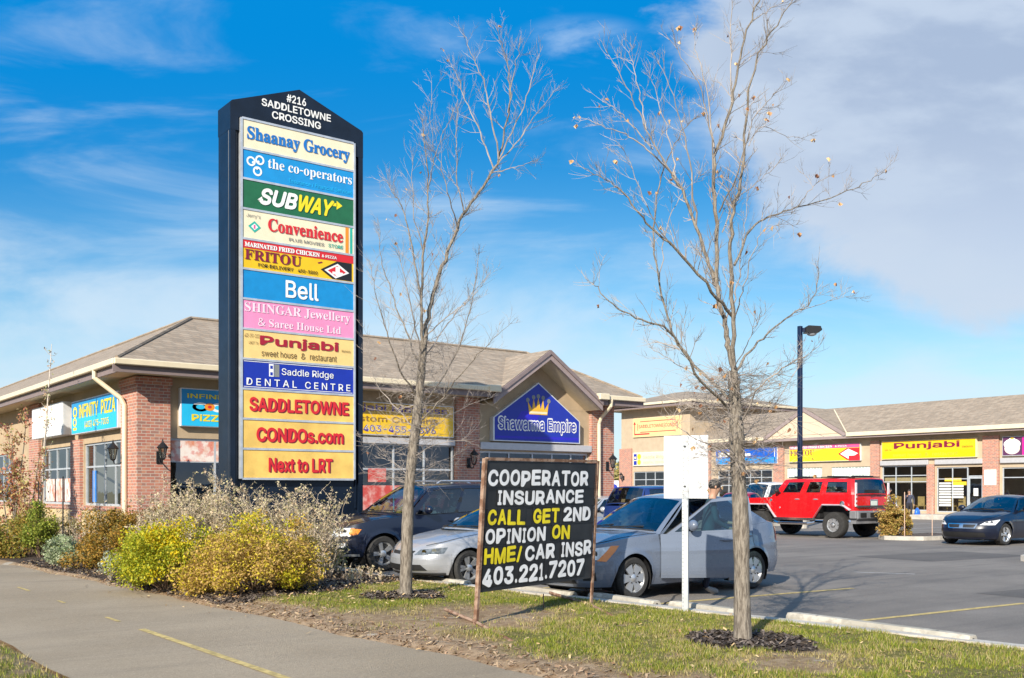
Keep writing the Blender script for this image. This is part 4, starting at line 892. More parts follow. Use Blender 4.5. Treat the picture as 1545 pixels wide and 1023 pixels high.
specs = [
 (M_cr2, 'cream panel with blue grocery lettering', [], [('~Shaanay Grocery', .035, .965, .20, .80, 0, .022)], [P_lbl]),
 (M_cop, 'mid blue insurance panel with a three ring emblem', 'coop', [('~the co-operators', .215, .985, .40, .86, 0, .0), ('Insurance / Financial Services', .40, .985, .10, .27, 1, 0)], [M_lsh, P_lcy]),
 (M_sub, 'dark green sandwich shop panel', 'sub', [('SUB', .15, .475, .20, .83, 0, .055, .28), ('WAY', .475, .80, .20, .83, 1, .055, .28)], [M_lsh, P_lem]),
 (M_cr2, 'cream convenience store panel with red lettering and stripes at its right end', 'conv', [("Jerry's", .03, .15, .72, .88, 1, 0), ('~Convenience', .215, .90, .36, .84, 0, .02), ('PLUS MOVIES', .40, .72, .12, .24, 1, .01), ('STORE', .76, .90, .12, .26, 2, .02)], [P_red, P_gry, P_teal]),
 (P_yel, 'yellow panel with a red band and a red diamond', 'frit', [('~MARINATED FRIED CHICKEN', .015, .68, .76, .93, 0, .03), ('& PIZZA', .70, .84, .78, .89, 0, .03), ('~FRITOU', .015, .51, .30, .68, 1, .01), ('FOR DELIVERY', .13, .44, .09, .22, 2, .015), ('450-5800', .48, .66, .09, .22, 2, .015)], [M_lsh, P_mar, P_blk]),
 (M_bell, 'plain blue panel with short white lettering', [], [('Bell', .37, .67, .17, .82, 0, .02)], [M_lsh]),
 (M_pk, 'pink jewellery panel with white lettering', [], [('~SHINGAR Jewellery', .015, .97, .50, .93, 0, .004), ('~& Saree House Ltd', .13, .88, .10, .40, 0, .0)], [paint('pale_pink', (.84, .66, .74))]),
 (M_pj, 'buff restaurant panel with maroon lettering', [], [('Punjabi', .145, .86, .42, .86, 0, .045), ('sweet house', .16, .47, .10, .33, 1, .0), ('&', .51, .55, .10, .33, 1, .0), ('restaurant', .59, .84, .10, .33, 1, .0), ('403-293-0203', .015, .14, .74, .88, 1), ('UNIT 76', .05, .13, .50, .60, 1), ('Westwinds', .885, .97, .50, .60, 1)], [paint('dark_red', (.36, .01, .03)), paint('umber', (.12, .07, .02))]),
 (M_dn, 'navy dental panel with white lettering', 'dent', [('Saddle Ridge', .335, .81, .48, .80, 0, .005), ('D E N T A L', .03, .47, .10, .36, 0, .012), ('C E N T R E', .545, .97, .10, .36, 0, .012)], [M_lsh]),
 (M_am1, 'amber panel with red lettering naming the town', 'shadow', [('SADDLETOWNE', .055, .955, .24, .76, 0, .045)], [P_red]),
 (M_am1, 'amber panel with red lettering for condos', 'shadow', [('CONDOs.com', .115, .905, .22, .76, 0, .05)], [P_red]),
 (M_am1, 'amber lowest panel with peeling red lettering', 'shadow', [('Next to LRT', .22, .80, .20, .74, 0, .045)], [P_red])]
for i, (fm, lab, emb, its, ms) in enumerate(specs):
    zb = PZ1-(i+1)*PHH+.024; zt = PZ1-i*PHH-.024; hh = zt-zb
    mb = MB(); mb.box(PX0+.046, PX1-.046, -.062, .05, zb, zt)
    o = mb.build('sign_panel', fm, PY); o['label'] = lab
    w = PW-.1; Y0 = -.066; fx = lambda t: PCX+(t-.5)*w
    for k, it in enumerate(its):
        s, x0, x1, z0, z1, m = it[:6]; b = it[6] if len(it) > 6 else 0; sh = it[7] if len(it) > 7 else 0
        mb = MB()
        if emb == 'shadow': put_text(mb, s, fx(x0)+.025, fx(x1)+.025, zb+z0*hh-.012, zb+z1*hh-.012, Y0, 1, b)
        put_text(mb, s, fx(x0), fx(x1), zb+z0*hh, zb+z1*hh, Y0-.006-.0006*k, m, b, sh)
        mb.build('lettering', ms+([P_mar] if emb == 'shadow' else []), o)
    mb = MB(); em = None
    R_ = lambda a, b, c, d, m, y=Y0-.001: mb.add([(fx(a), y, zb+c*hh), (fx(b), y, zb+c*hh), (fx(b), y, zb+d*hh), (fx(a), y, zb+d*hh)], [(0, 1, 2, 3)], m)
    Pp = lambda pts, m, y=Y0-.001: mb.add([(fx(a), y, zb+b*hh) for a, b in pts], [tuple(range(len(pts)))], m)
    if emb == 'coop':
        for j, (cx, cz) in enumerate(((.07, .62), (.145, .72), (.125, .30))): ringpoly(mb, fx(cx), zb+cz*hh, .062, .10, Y0-.001-j*.0006)
        for j, (cx, cz) in enumerate(((.07, .62), (.145, .72), (.125, .30))): ringpoly(mb, fx(cx*.6+.113*.4), zb+(cz*.6+.54*.4)*hh, .0, .03, Y0-.004-j*.0006, n=5)
        em = [M_lsh]
    elif emb == 'sub':
        Pp([(.125, .36), (.20, .20), (.20, .36)], 0); Pp([(.125, .36), (.165, .50), (.165, .22)], 0); Pp([(.84, .86), (.84, .52), (.895, .70)], 1); R_(.78, .845, .64, .76, 1); em = [M_lsh, P_lem]
    elif emb == 'conv':
        R_(.925, .955, .0, 1, 0); R_(.968, .992, .0, 1, 1); Pp([(.10, .22), (.155, .43), (.10, .64), (.045, .43)], 2); Pp([(.10, .31), (.13, .43), (.10, .55), (.07, .43)], 3, Y0-.002); R_(.092, .108, .36, .5, 4, Y0-.003); em = [P_org, P_teal, P_teal, M_lsh, P_pnk]
    elif emb == 'frit':
        R_(0, 1, .71, 1, 0); Pp([(.69, .32), (.80, .02), (.985, .02), (.985, .70), (.84, .70)], 1, Y0-.0015); Pp([(.725, .32), (.83, .05), (.96, .32), (.85, .62)], 2, Y0-.002); Pp([(.755, .32), (.835, .12), (.93, .32), (.845, .54)], 0, Y0-.0025)
        R_(.83, .87, .14, .5, 2, Y0-.0028); R_(.80, .90, .2, .3, 2, Y0-.0031); Pp([(.66, .56), (.70, .62), (.71, .58), (.67, .52)], 3); em = [P_red, P_blk, M_lsh, P_mar]
    elif emb == 'dent':
        R_(.225, .265, .46, .92, 0); R_(.27, .315, .46, .92, 1); R_(.235, .258, .74, .86, 2, Y0-.002); R_(.235, .258, .5, .62, 2, Y0-.002)
        for q in ((.008, .992, .03, .05), (.008, .992, .95, .97)): R_(*q, 0)
        em = [M_lsh, P_gry, M_dn]
    if em: mb.build('emblem', em, o)
# ================================================================ LETTER BOARD ON THE GRASS
bl, br = Vector((*BOARD_L, 0)), Vector((*BOARD_R, 0)); bd = br-bl; BW = bd.length
M_rust = two('rusted_iron', (.17, .09, .055), (.34, .23, .165), 8, bmp=.3); M_bface = pm('letter_board_black', (.018, .019, .02), .55, var=.35, scale=3); M_tile = pm('letter_tile', (.010, .010, .011), .35, var=.3)
BD = thing('letter_board', 'black roadside letter board on rusty posts with white and yellow insurance lettering', 'sign', (bl.x, bl.y, .02), math.atan2(bd.y, bd.x))
RACK = .085
def rk(p): return (p[0]+RACK*p[2]+.03*p[2]*0, p[1], p[2]+.02*p[0]/BW)
for x in (0, BW):
    mb = MB(); mb.box(x-.021, x+.021, -.03, -.022, 0, 1.955); mb.box(x+(-.021 if x == 0 else .015), x+(-.015 if x == 0 else .021), -.0225, .018, 0, 1.955); mb.xf(rk); mb.build('post', M_rust, BD)
for q in ((-.028, .02, 1.93, 1.965), (.012, .03, .52, .55)): mb = MB(); mb.box(.03, BW-.03, *q); mb.xf(rk); mb.build('crossbar', M_rust, BD)
mb = MB(); mb.box(.032, BW-.032, -.012, .010, .40, 1.925)
for z in (.695, .925, 1.145, 1.37, 1.595): mb.box(.035, BW-.035, -.020, -.0125, z-.006, z+.004)
mb.xf(rk); mb.build('board', M_bface, BD)
def bloc(px, py):
    g = Vector((*ground(px, py), 0))-bl; return (g.dot(bd)/BW, (g.y*bd.x-g.x*bd.y)/BW)
for a_, b_, x in (((672, 934), (772, 978), 0), ((830, 907), (930, 942), BW)):
    p, q = bloc(*a_), bloc(*b_); mb = MB(); mb.tube([(p[0], p[1], .10), (x, .0, .07), (q[0], q[1], .05)], .024, 5); mb.build('foot_bar', M_rust, BD)
mb = MB(); mb.tube([(BW-.62, .30, .24), (BW-.62, .30, 0)], .008, 5); mb.build('peg', M_rust, BD)
mb = MB(); tl = MB()
RS = random.Random(5)
wts = {'I': .5, '1': .6, '.': .42, '/': .62, ' ': .5, 'M': 1.18, 'W': 1.2, 'N': 1.02}
LW = BW-.07
def word(s, x0, x1, z0, z1, m):
    tot = sum(wts.get(c, 1) for c in s); x = x0
    for c in s:
        w_ = (x1-x0)*wts.get(c, 1)/tot
        a, b = .035+x*LW, .035+(x+w_)*LW; dz = RS.uniform(-.008, .008); ti = RS.uniform(-.006, .006)
        tl.box(a+.003, b-.003, -.0195, -.0135, z0-.012+dz, z1+.012+dz)
        if c == '.': put_text(mb, c, a+.02, b-.02, z0+dz, z0+dz+.05, -.0215, m, .03)
        elif c == 'I' or c == '1': put_text(mb, c, a+.015, b-.015, z0+dz, z1+dz, -.0215, m, .05)
        else: put_text(mb, c, a+.009, b-.009, z0+dz, z1+dz, -.0215, m, .058, 0, ti)
        x += w_
zs_ = [(1.625, 1.82), (1.40, 1.575), (1.165, 1.35), (.945, 1.125), (.715, .905), (.46, .675)]
word('COOPERATOR', .005, .925, *zs_[0], 0); word('INSURANCE', .09, .885, *zs_[1], 0)
word('CALL', .02, .345, *zs_[2], 1); word('GET', .405, .655, *zs_[2], 1); word('2ND', .685, .965, *zs_[2], 0)
word('OPINION', .01, .535, *zs_[3], 0); word('ON', .585, .765, *zs_[3], 1)
word('HME/', .008, .33, *zs_[4], 1); word('CAR', .35, .63, *zs_[4], 0); word('INSR', .68, .99, *zs_[4], 0)
word('403.221.7207', .004, .925, *zs_[5], 0)
tl.xf(rk); tl.build('letter_tiles', M_tile, BD); mb.xf(rk); mb.build('lettering', [pm('tile_white', (.80, .80, .80), .5, var=.08), pm('tile_yellow', (.80, .66, .01), .5, var=.12)], BD)
# ================================================================ BACK OF A PARKING SIGN
sp_ = at_depth(1035, 932, 12.9)
NS = thing('parking_sign', 'blank white back of a square sign on a perforated steel post at the kerb', 'sign', (sp_[0], sp_[1], .0), math.atan2(-.90, .43)+R(0))
NS.rotation_euler.z = math.atan2(-.607*.9-.795*.43, .795*.9-.607*.43)
M_galv = pm('galvanised_steel', (.52, .54, .55), .45, .35, var=.08)
mb = MB(); mb.box(-.038, .038, -.045, -.008, -.02, 2.28)
mb.build('post', M_galv, NS)
mb = MB()
for i in range(44): mb.lathe([(.0001, -.0465), (.006, -.0465)], 8, 0, 'y', (-.024, 0, .1+i*.05))
mb.build('post_holes', pm('hole_grey', (.16, .17, .18), .8), NS)
mb = MB(); mb.box(-.285, .285, -.008, -.003, 1.50, 2.29, 0, .002); mb.build('sign_plate', pm('white_sign_back', (.80, .81, .82), .35, .0, var=.03, scale=2), NS)
mb = MB(); mb.lathe([(.0001, -.050), (.014, -.05), (.014, -.045)], 6, 0, 'y', (.0, 0, 1.65)); mb.lathe([(.0001, -.050), (.014, -.05), (.014, -.045)], 6, 0, 'y', (.0, 0, 2.15)); mb.build('bolt', M_black, NS)
# ================================================================ LAMP POST
lp = at_depth(1207, 790, 43.5)
LP = thing('lamp_post', 'dark blue parking lot lamp post with one box head behind the red truck', 'lamp post', (lp[0], lp[1], 0))
M_navy = pm('navy_paint', (.006, .016, .05), .4, .1, var=.15)
LZ = 1.6+(740-492)/1548*43.5
mb = MB(); mb.box(-.085, .085, -.085, .085, .5, LZ, 0, .015); mb.build('pole', M_navy, LP)
mb = MB(); mb.lathe([(.30, -.05), (.30, .5), (.27, .56), (.1, .56)], 16); mb.build('concrete_base', M_conc, LP)
dr = Vector((.795, -.607, 0)); a = math.atan2(dr.y, dr.x); Lq = MB(); Lq.box(.10, .22, -.05, .05, LZ-.24, LZ-.08); ar = Lq
ar.xf(lambda p: (p[0]*math.cos(a)-p[1]*math.sin(a), p[0]*math.sin(a)+p[1]*math.cos(a), p[2])); ar.build('arm', M_navy, LP)
Lq = MB(); Lq.prism([(.2, LZ-.30), (.2, LZ-.06), (.30, LZ), (.82, LZ-.03), (.86, LZ-.20), (.74, LZ-.30)], -.24, .24)
Lq.xf(lambda p: (p[0]*math.cos(a)-p[1]*math.sin(a), p[0]*math.sin(a)+p[1]*math.cos(a), p[2])); Lq.build('lamp_head', M_black, LP)
Lq = MB(); Lq.ball((.50, 0, LZ-.30), (.22, .19, .13), 14, 8); Lq.xf(lambda p: (p[0]*math.cos(a)-p[1]*math.sin(a), p[0]*math.sin(a)+p[1]*math.cos(a), p[2])); Lq.build('lens', pm('lamp_lens', (.38, .40, .42), .15, var=.1), LP)
Lq = MB(); Lq.ball((.9, 0, LZ-.13), (.045, .045, .06), 8, 6); Lq.xf(lambda p: (p[0]*math.cos(a)-p[1]*math.sin(a), p[0]*math.sin(a)+p[1]*math.cos(a), p[2])); Lq.build('photocell', M_black, LP)
# ================================================================ PARKING BLOCKS
M_blok = two('block_concrete', (.37, .34, .28), (.50, .46, .385), 2.0, bmp=.4, bscale=50, c3=(.25, .22, .18), s3=14, f3=.35)
def block(lab, v0, v1, skew=0.0, rust=False):
    vm = (v0+v1)/2; u = kerb_u(vm)+.03
    r = thing('parking_block', lab, 'parking block', (u, vm, .0), R(90)-.068+skew, 'concrete parking blocks along the kerb')
    L = v1-v0; sec = [(-.10, 0), (.10, 0), (.085, .085), (.055, .125), (-.055, .125), (-.085, .085)]
    mb = MB(); rows = [[(x, y*k, z*(1 if k == 1 else .96)) for y, z in sec+[sec[0]]] for x, k in ((-L/2, .86), (-L/2+.04, 1), (L/2-.04, 1), (L/2, .86))]
    mb.grid([row for row in rows]); mb.add([rows[0][i] for i in range(6)], [tuple(range(6))]); mb.add([rows[3][i] for i in range(6)], [(5, 4, 3, 2, 1, 0)])
    mb.build('block', M_blok, r)
    mb = MB()
    for x in (-L*.33, L*.33): mb.lathe([(.0001, .1265), (.018, .1265)], 10, 0, 'z', (x, 0, 0))
    mb.lathe([(.0001, -L/2-.002), (.025, -L/2-.002)], 10, 0, 'x', (0, 0, .07))
    mb.build('rebar_hole', M_black, r); return r
block('concrete parking block lying nearest on the right, past the bigger tree trunk', 5.46, 7.86)
block('concrete parking block behind the white sign post and the bigger tree trunk', 8.34, 9.62, .015)
block('concrete parking block before the front wheel of the grey blue sedan', 9.72, 11.15, -.01)
block('concrete parking block half hidden by the letter board foot', 11.3, 13.0, .012)
block('concrete parking block under the nose of the silver sedan', 13.7, 15.6)
block('concrete parking block under the nose of the dark blue crossover', 16.9, 18.8)
# ================================================================ TREES
M_bark1 = two('grey_bark', (.26, .205, .155), (.38, .31, .24), 9, .35, .7, .9, .8, 50)
def bark_mat():
    m, t, b = newmat('elm_bark'); c = nd(t, 'ShaderNodeTexCoord'); mp = nd(t, 'ShaderNodeMapping'); mp.inputs['Scale'].default_value = (1, 1, .16); t.links.new(c.outputs['Object'], mp.inputs[0])
    f = noise(t, 48, 5, .65, mp.outputs[0]); f2 = noise(t, 3, 3)
    col = mixc(t, smooth(t, f, .38, .62), (.11, .092, .074), (.30, .262, .215)); col = mixc(t, mathn(t, 'MULTIPLY', f2, .35), col, (.25, .21, .17))
    t.links.new(col, b.inputs['Base Color']); b.inputs['Roughness'].default_value = .95; b.inputs['Specular IOR Level'].default_value = .15; bump(t, b, f, 1.0, .02); return m
M_elm = bark_mat(); M_twig = pm('pale_twig', (.32, .275, .24), .8, var=.22, scale=5); M_twig2 = pm('grey_brown_twig', (.52, .43, .33), .8, var=.25, scale=4)
def catmull(P, n):
    P = [np.array(p, float) for p in P]; P = [2*P[0]-P[1]]+P+[2*P[-1]-P[-2]]; out = []
    for i in range(1, len(P)-2):
        for k in range(n):
            t = k/n; a, b, c, d = P[i-1:i+3]
            out.append(.5*((2*b)+(-a+c)*t+(2*a-5*b+4*c-d)*t*t+(-a+3*b-3*c+d)*t**3))
    out.append(P[-2]); return out
def grow_twig(mb, rs, p, d, L, r, lev, up, droop=0.0, leaves=None, lp_=0.0):
    n = 4; pts = [p]; q = p.copy(); d = d.normalized(); kids = []
    for i in range(n):
        d = (d+Vector((rs.gauss(0, .13), rs.gauss(0, .13), rs.gauss(0, .10)+up*.10-droop*.1))).normalized(); q = q+d*(L/n); pts.append(q.copy()); kids.append((q.copy(), d.copy()))
    mb.tube(pts, [r*(1-.62*i/n) for i in range(n+1)], 3 if r < .006 else 4, 0, False)
    if leaves is not None and rs.random() < lp_: leaves.append(pts[-1])
    if lev > 0:
        k = rs.randint(2, 4) if lev > 1 else rs.randint(1, 3)
        for _ in range(k):
            kp, kd = kids[rs.randint(0, n-2)]; ax = kd.orthogonal().normalized(); ax = Matrix.Rotation(rs.uniform(0, 6.28), 3, kd) @ ax
            nd_ = (Matrix.Rotation(rs.uniform(.45, .95), 3, ax) @ kd); nd_.z += up*.25
            grow_twig(mb, rs, kp, nd_, L*rs.uniform(.4, .7), max(.0016, r*.62), lev-1, up, droop, leaves, lp_)
def bare_tree(name, label, base, Y0, trunk, limbs, seed, dens, tw, leafp, thick=1.0):
    """trunk, limbs: [(px, py, extra depth)...], r0, r1"""
    rs = random.Random(seed); bx, by = base
    root = thing(name, label, 'tree', (bx, by, .06)); o = Vector((bx, by, .06))
    W3 = lambda q: Vector(at_depth(q[0], q[1], Y0+q[2]))-o
    mb = MB(); P = catmull([W3(q) for q in trunk[0]], 5); n = len(P)
    P = [Vector(p) for p in P]; rr = [np.interp(i/(n-1), np.linspace(0, 1, len(trunk[1])), trunk[1])*(1+.05*rs.gauss(0, 1)) for i in range(n)]
    mb.tube([P[0]-Vector((0, 0, .12))]+P, [rr[0]*1.35]+[rr[0]*1.18, rr[1]*1.04]+rr[2:], 14); lim = []
    tmb = MB(); leaves = []
    for pts, r0, r1 in limbs:
        Q = [Vector(p) for p in catmull([W3(q) for q in pts], 5)]; m = len(Q)
        # gnarl
        Q = [q+Vector((rs.gauss(0, .010), rs.gauss(0, .010), rs.gauss(0, .006)))*(0 if i in (0,) else 1) for i, q in enumerate(Q)]
        rad = [(r0+(r1-r0)*(i/(m-1))**.8)*thick for i in range(m)]
        (mb if r0 > .0185 else tmb).tube(Q, rad, 8 if r0 > .018 else 5)
        L = sum((Q[i+1]-Q[i]).length for i in range(m-1)); cnt = int(L*dens)
        for _ in range(cnt):
            t = rs.uniform(.10, 1)**.8; i = min(m-2, int(t*(m-1))); p = Q[i].lerp(Q[i+1], rs.random()); d = (Q[i+1]-Q[i]).normalized()
            ax = Matrix.Rotation(rs.uniform(0, 6.28), 3, d) @ d.orthogonal().normalized(); nd_ = Matrix.Rotation(rs.uniform(.5, 1.05), 3, ax) @ d; nd_.z += .12
            rl = rad[i]; grow_twig(tmb, rs, p, nd_, rs.uniform(*tw)*(1.15-.5*t), min(.0052, max(.0024, rl*.42)), 2 if rs.random() < .55 else 1, .9, 0, leaves, leafp)
        if r1 < .01: grow_twig(tmb, rs, Q[-1], Q[-1]-Q[-2], .12, r1*thick, 1, .6, 0, leaves, leafp)
    # short stubby shoots low on the trunk
    for _ in range(int(trunk[2])):
        t = rs.uniform(trunk[3], 1.0); i = min(n-2, int(t*(n-1))); p = P[i]; a_ = rs.uniform(0, 6.28)
        d = Vector((math.cos(a_), math.sin(a_), rs.uniform(-.25, .5))); grow_twig(tmb, rs, p+d*rr[i]*.8, d, rs.uniform(.14, .62), .0036, 2, .25, .3, leaves, leafp)
    tr = mb.build('trunk', M_elm, root, sm=60)
    tmb.build('crown', M_twig, root)
    if leaves:
        lm = MB(); k = 0
        for p in leaves:
            for _ in range(rs.randint(1, 3)):
                a_ = rs.uniform(0, 6.28); s_ = rs.uniform(.016, .034); dx = Vector((math.cos(a_), math.sin(a_), rs.uniform(-.6, .2)))*s_; dz = Vector((rs.uniform(-.5, .5), rs.uniform(-.5, .5), -1)).normalized()*s_*1.7; sd = dz.cross(dx).normalized()*s_*.5
                lm.add([p, p+dx*.8+dz*.45+sd, p+dz, p-dx*.8+dz*.45+sd], [(0, 1, 2), (0, 2, 3)], rs.randint(0, 2))
        lm.build('dry_leaves', [pm('leaf_tan', (.45, .25, .11), .7, var=.2), pm('leaf_brown', (.20, .085, .045), .7, var=.3), pm('leaf_straw', (.55, .38, .20), .7, var=.2)], root)
    return root
T1 = ([(612, 908, 0), (613, 850, 0), (615, 790, 0), (617, 740, 0), (622, 690, 0), (628, 640, .02), (633, 590, .03), (637, 545, .04), (640, 510, .05)], [.094, .083, .08, .074, .064, .046], 200, .40)
L1 = [
 ([(638, 530, .04), (645, 480, .1), (660, 420, .15), (678, 372, .2), (698, 324, .2), (728, 282, .25), (751, 246, .3)], .050, .024),
 ([(751, 246, .3), (760, 205, .35), (768, 150, .35), (767, 100, .3), (758, 70, .3), (749, 44, .25)], .022, .005),
 ([(752, 240, .3), (742, 180, .1), (728, 120, .0), (712, 80, -.1), (699, 50, -.1)], .018, .005),
 ([(745, 255, .3), (724, 200, .5), (702, 150, .6), (689, 112, .65), (677, 95, .7)], .017, .005),
 ([(753, 240, .3), (776, 190, .1), (795, 145, 0), (803, 115, 0), (812, 88, 0)], .016, .005),
 ([(766, 170, .35), (775, 115, .2), (781, 80, .1), (787, 54, .1)], .012, .004),
 ([(752, 246, .3), (783, 210, .4), (806, 175, .55), (824, 155, .6), (838, 134, .7)], .015, .004),
 ([(740, 262, .25), (768, 255, .0), (790, 248, -.2), (804, 243, -.3)], .012, .003),
 ([(700, 322, .2), (690, 270, -.1), (688, 215, -.3), (690, 160, -.35), (683, 140, -.4)], .016, .004),
 ([(690, 345, .2), (676, 290, -.3), (660, 235, -.5), (652, 210, -.55), (650, 120, -.6)], .014, .003),
 ([(637, 525, .04), (636, 470, -.1), (638, 400, -.15), (644, 340, -.2), (646, 287, -.2), (641, 225, -.25), (634, 170, -.3)], .036, .005),
 ([(637, 470, -.1), (627, 400, .2), (614, 340, .35), (605, 310, .4), (592, 288, .4), (580, 270, .4)], .022, .004),
 ([(645, 290, -.2), (655, 240, -.5), (668, 200, -.6), (680, 180, -.6)], .012, .003),
 ([(640, 380, -.15), (625, 330, -.4), (622, 270, -.5), (622, 230, -.5)], .013, .003),
 ([(634, 555, .04), (612, 500, .4), (590, 440, .7), (575, 390, .8), (572, 340, .9)], .022, .004),
 ([(630, 600, .03), (600, 550, -.4), (580, 490, -.6), (566, 440, -.7), (560, 400, -.7)], .020, .003),
 ([(636, 540, .04), (622, 470, -.5), (608, 410, -.7), (600, 370, -.8)], .018, .003),
 ([(632, 620, .03), (664, 575, .3), (690, 530, .5), (706, 480, .6), (718, 425, .7), (722, 380, .7)], .022, .004),
 ([(630, 640, .02), (668, 600, -.3), (700, 560, -.5), (736, 520, -.7), (772, 486, -.8)], .020, .003),
 ([(638, 545, .04), (668, 500, .4), (690, 470, .6), (716, 440, .7), (735, 415, .8)], .016, .003),
 ([(640, 510, .05), (672, 480, -.4), (705, 455, -.6), (728, 430, -.7)], .015, .003),
 ([(628, 650, .02), (602, 620, .3), (576, 590, .5), (560, 560, .6), (556, 510, .6)], .014, .003),
 ([(626, 668, .02), (660, 640, .4), (700, 615, .7), (738, 600, .8)], .013, .003),
 ([(624, 690, .02), (654, 672, -.4), (690, 664, -.6), (712, 668, -.7)], .010, .003),
 ([(624, 680, .02), (596, 668, -.3), (572, 664, -.4), (556, 675, -.5)], .010, .003),
 ([(620, 715, .0), (650, 700, .3), (680, 690, .5), (700, 680, .6)], .009, .003),
 ([(620, 720, .0), (596, 700, .3), (578, 690, .4)], .009, .003),
 ([(636, 560, .04), (645, 500, .6), (660, 440, .9), (668, 390, 1.0)], .014, .003)]
bare_tree('bare_tree', 'slender bare young tree leaning right, between the pylon and the letter board', TREE1, 14.74, T1, L1, 3, 12, (.20, .52), .005, .72)
T2 = ([(1121, 980, 0), (1120, 930, 0), (1119, 850, 0), (1117, 770, 0), (1113, 700, 0), (1111, 640, .0), (1108, 590, .02), (1105, 560, .03)], [.094, .082, .079, .075, .064, .052], 230, .52)
L2 = [
 ([(1105, 565, .03), (1100, 520, .03), (1095, 489, .03), (1083, 430, .05), (1080, 318, .1), (1079, 235, .1), (1102, 166, .12), (1113, 100, .15), (1133, 32, .2), (1152, -20, .2), (1165, -70, .2)], .046, .006),
 ([(1107, 575, .03), (1108, 489, -.1), (1102, 381, -.2), (1108, 320, -.25), (1121, 240, -.3), (1128, 150, -.4), (1145, 80, -.45), (1178, 28, -.5), (1200, -10, -.5)], .036, .005),
 ([(1085, 440, .05), (1070, 400, .1), (1051, 342, .2), (1030, 290, .3), (1016, 264, .3)], .030, .018),
 ([(1016, 264, .3), (985, 232, .35), (950, 205, .4), (915, 192, .4), (879, 177, .45)], .016, .003),
 ([(1014, 262, .3), (980, 205, .1), (960, 160, .0), (935, 110, -.1), (909, 68, -.1)], .015, .003),
 ([(985, 225, .3), (945, 180, .6), (925, 160, .6), (907, 152, .65)], .011, .003),
 ([(975, 195, .2), (965, 140, .5), (955, 100, .6), (947, 68, .6)], .010, .003),
 ([(1020, 270, .3), (1012, 215, .5), (992, 150, .7), (978, 110, .8)], .012, .003),
 ([(1050, 340, .2), (1040, 240, -.1), (1020, 160, -.3), (994, 92, -.4)], .016, .003),
 ([(1080, 300, .1), (1070, 190, -.3), (1045, 110, -.5), (1008, 55, -.6)], .014, .003),
 ([(1079, 235, .1), (1064, 130, .3), (1052, 80, .4), (1047, 52, .4)], .013, .003),
 ([(1104, 155, .12), (1103, 63, .5), (1104, 0, .6), (1105, -40, .6)], .013, .003),
 ([(1108, 480, .03), (1075, 440, -.3), (1021, 376, -.6), (977, 337, -.7), (940, 290, -.8), (910, 268, -.85), (881, 254, -.9)], .026, .003),
 ([(1012, 370, -.6), (975, 310, -.9), (950, 245, -1.0), (925, 205, -1.1)], .009, .002),
 ([(1097, 600, .02), (1040, 540, .4), (1011, 489, .5), (993, 416, .5), (987, 330, .5), (1003, 250, .5), (1030, 200, .55), (1045, 180, .55)], .024, .004),
 ([(995, 430, .5), (1006, 340, .8), (1030, 290, .9), (1062, 262, 1.0)], .009, .003),
 ([(1104, 620, .02), (1060, 575, -.5), (1012, 500, -.8), (967, 484, -.9), (923, 460, -1.0), (899, 432, -1.0), (896, 428, -1.0)], .022, .003),
 ([(1090, 350, .1), (1110, 300, .7), (1150, 270, .9), (1180, 238, 1.0)], .012, .003),
 ([(1108, 400, -.15), (1134, 345, .2), (1165, 325, .4), (1202, 313, .5), (1280, 288, .7), (1310, 272, .75), (1338, 258, .8)], .019, .003),
 ([(1202, 313, .5), (1220, 290, .4), (1240, 272, .4), (1262, 262, .35)], .008, .002),
 ([(1106, 570, .02), (1132, 530, .2), (1163, 499, .4), (1200, 470, .5), (1218, 462, .5), (1233, 428, .6), (1236, 388, .6)], .020, .003),
 ([(1200, 472, .5), (1232, 460, .7), (1258, 452, .8), (1280, 446, .85)], .007, .002),
 ([(1112, 650, .0), (1142, 590, -.4), (1180, 555, -.6), (1210, 540, -.7), (1240, 520, -.8)], .016, .003),
 ([(1113, 670, .0), (1140, 640, .4), (1170, 610, .6), (1200, 560, .8), (1212, 530, .9)], .015, .003),
 ([(1112, 660, .0), (1080, 640, .3), (1050, 615, .5), (1010, 600, .6), (990, 590, .7)], .013, .003),
 ([(1114, 700, .0), (1080, 675, -.4), (1045, 660, -.6), (1022, 640, -.7), (1014, 630, -.7)], .013, .003),
 ([(1112, 690, .0), (1082, 690, .2), (1050, 668, .3)], .008, .002),
 ([(1110, 640, .0), (1080, 590, .5), (1040, 560, .7), (1005, 540, .9), (980, 520, 1.0)], .013, .003),
 ([(1085, 320, .1), (1110, 270, -.3), (1130, 200, -.6), (1150, 160, -.7), (1182, 130, -.8)], .013, .003),
 ([(1130, 220, -.4), (1150, 190, -.2), (1185, 205, 0), (1210, 208, 0)], .008, .002),
 ([(1108, 480, -.1), (1122, 430, -.5), (1140, 370, -.7), (1160, 340, -.8), (1175, 350, -.9)], .010, .002),
 ([(1095, 485, .03), (1110, 440, .5), (1120, 380, .7), (1124, 330, .8), (1128, 270, .9)], .013, .003),
 ([(1133, 32, .2), (1160, 15, .3), (1185, 0, .4), (1212, -15, .4)], .008, .002),
 ([(1113, 100, .15), (1140, 80, .4), (1172, 80, .6)], .007, .002),
 ([(1105, 560, .03), (1128, 520, -.4), (1140, 490, -.6), (1155, 470, -.7)], .009, .002)]
bare_tree('bare_tree', 'tall bare tree on the right with a few brown leaves, taller than the picture', TREE2, 10.32, T2, L2, 8, 10.5, (.14, .38), .014, .70)
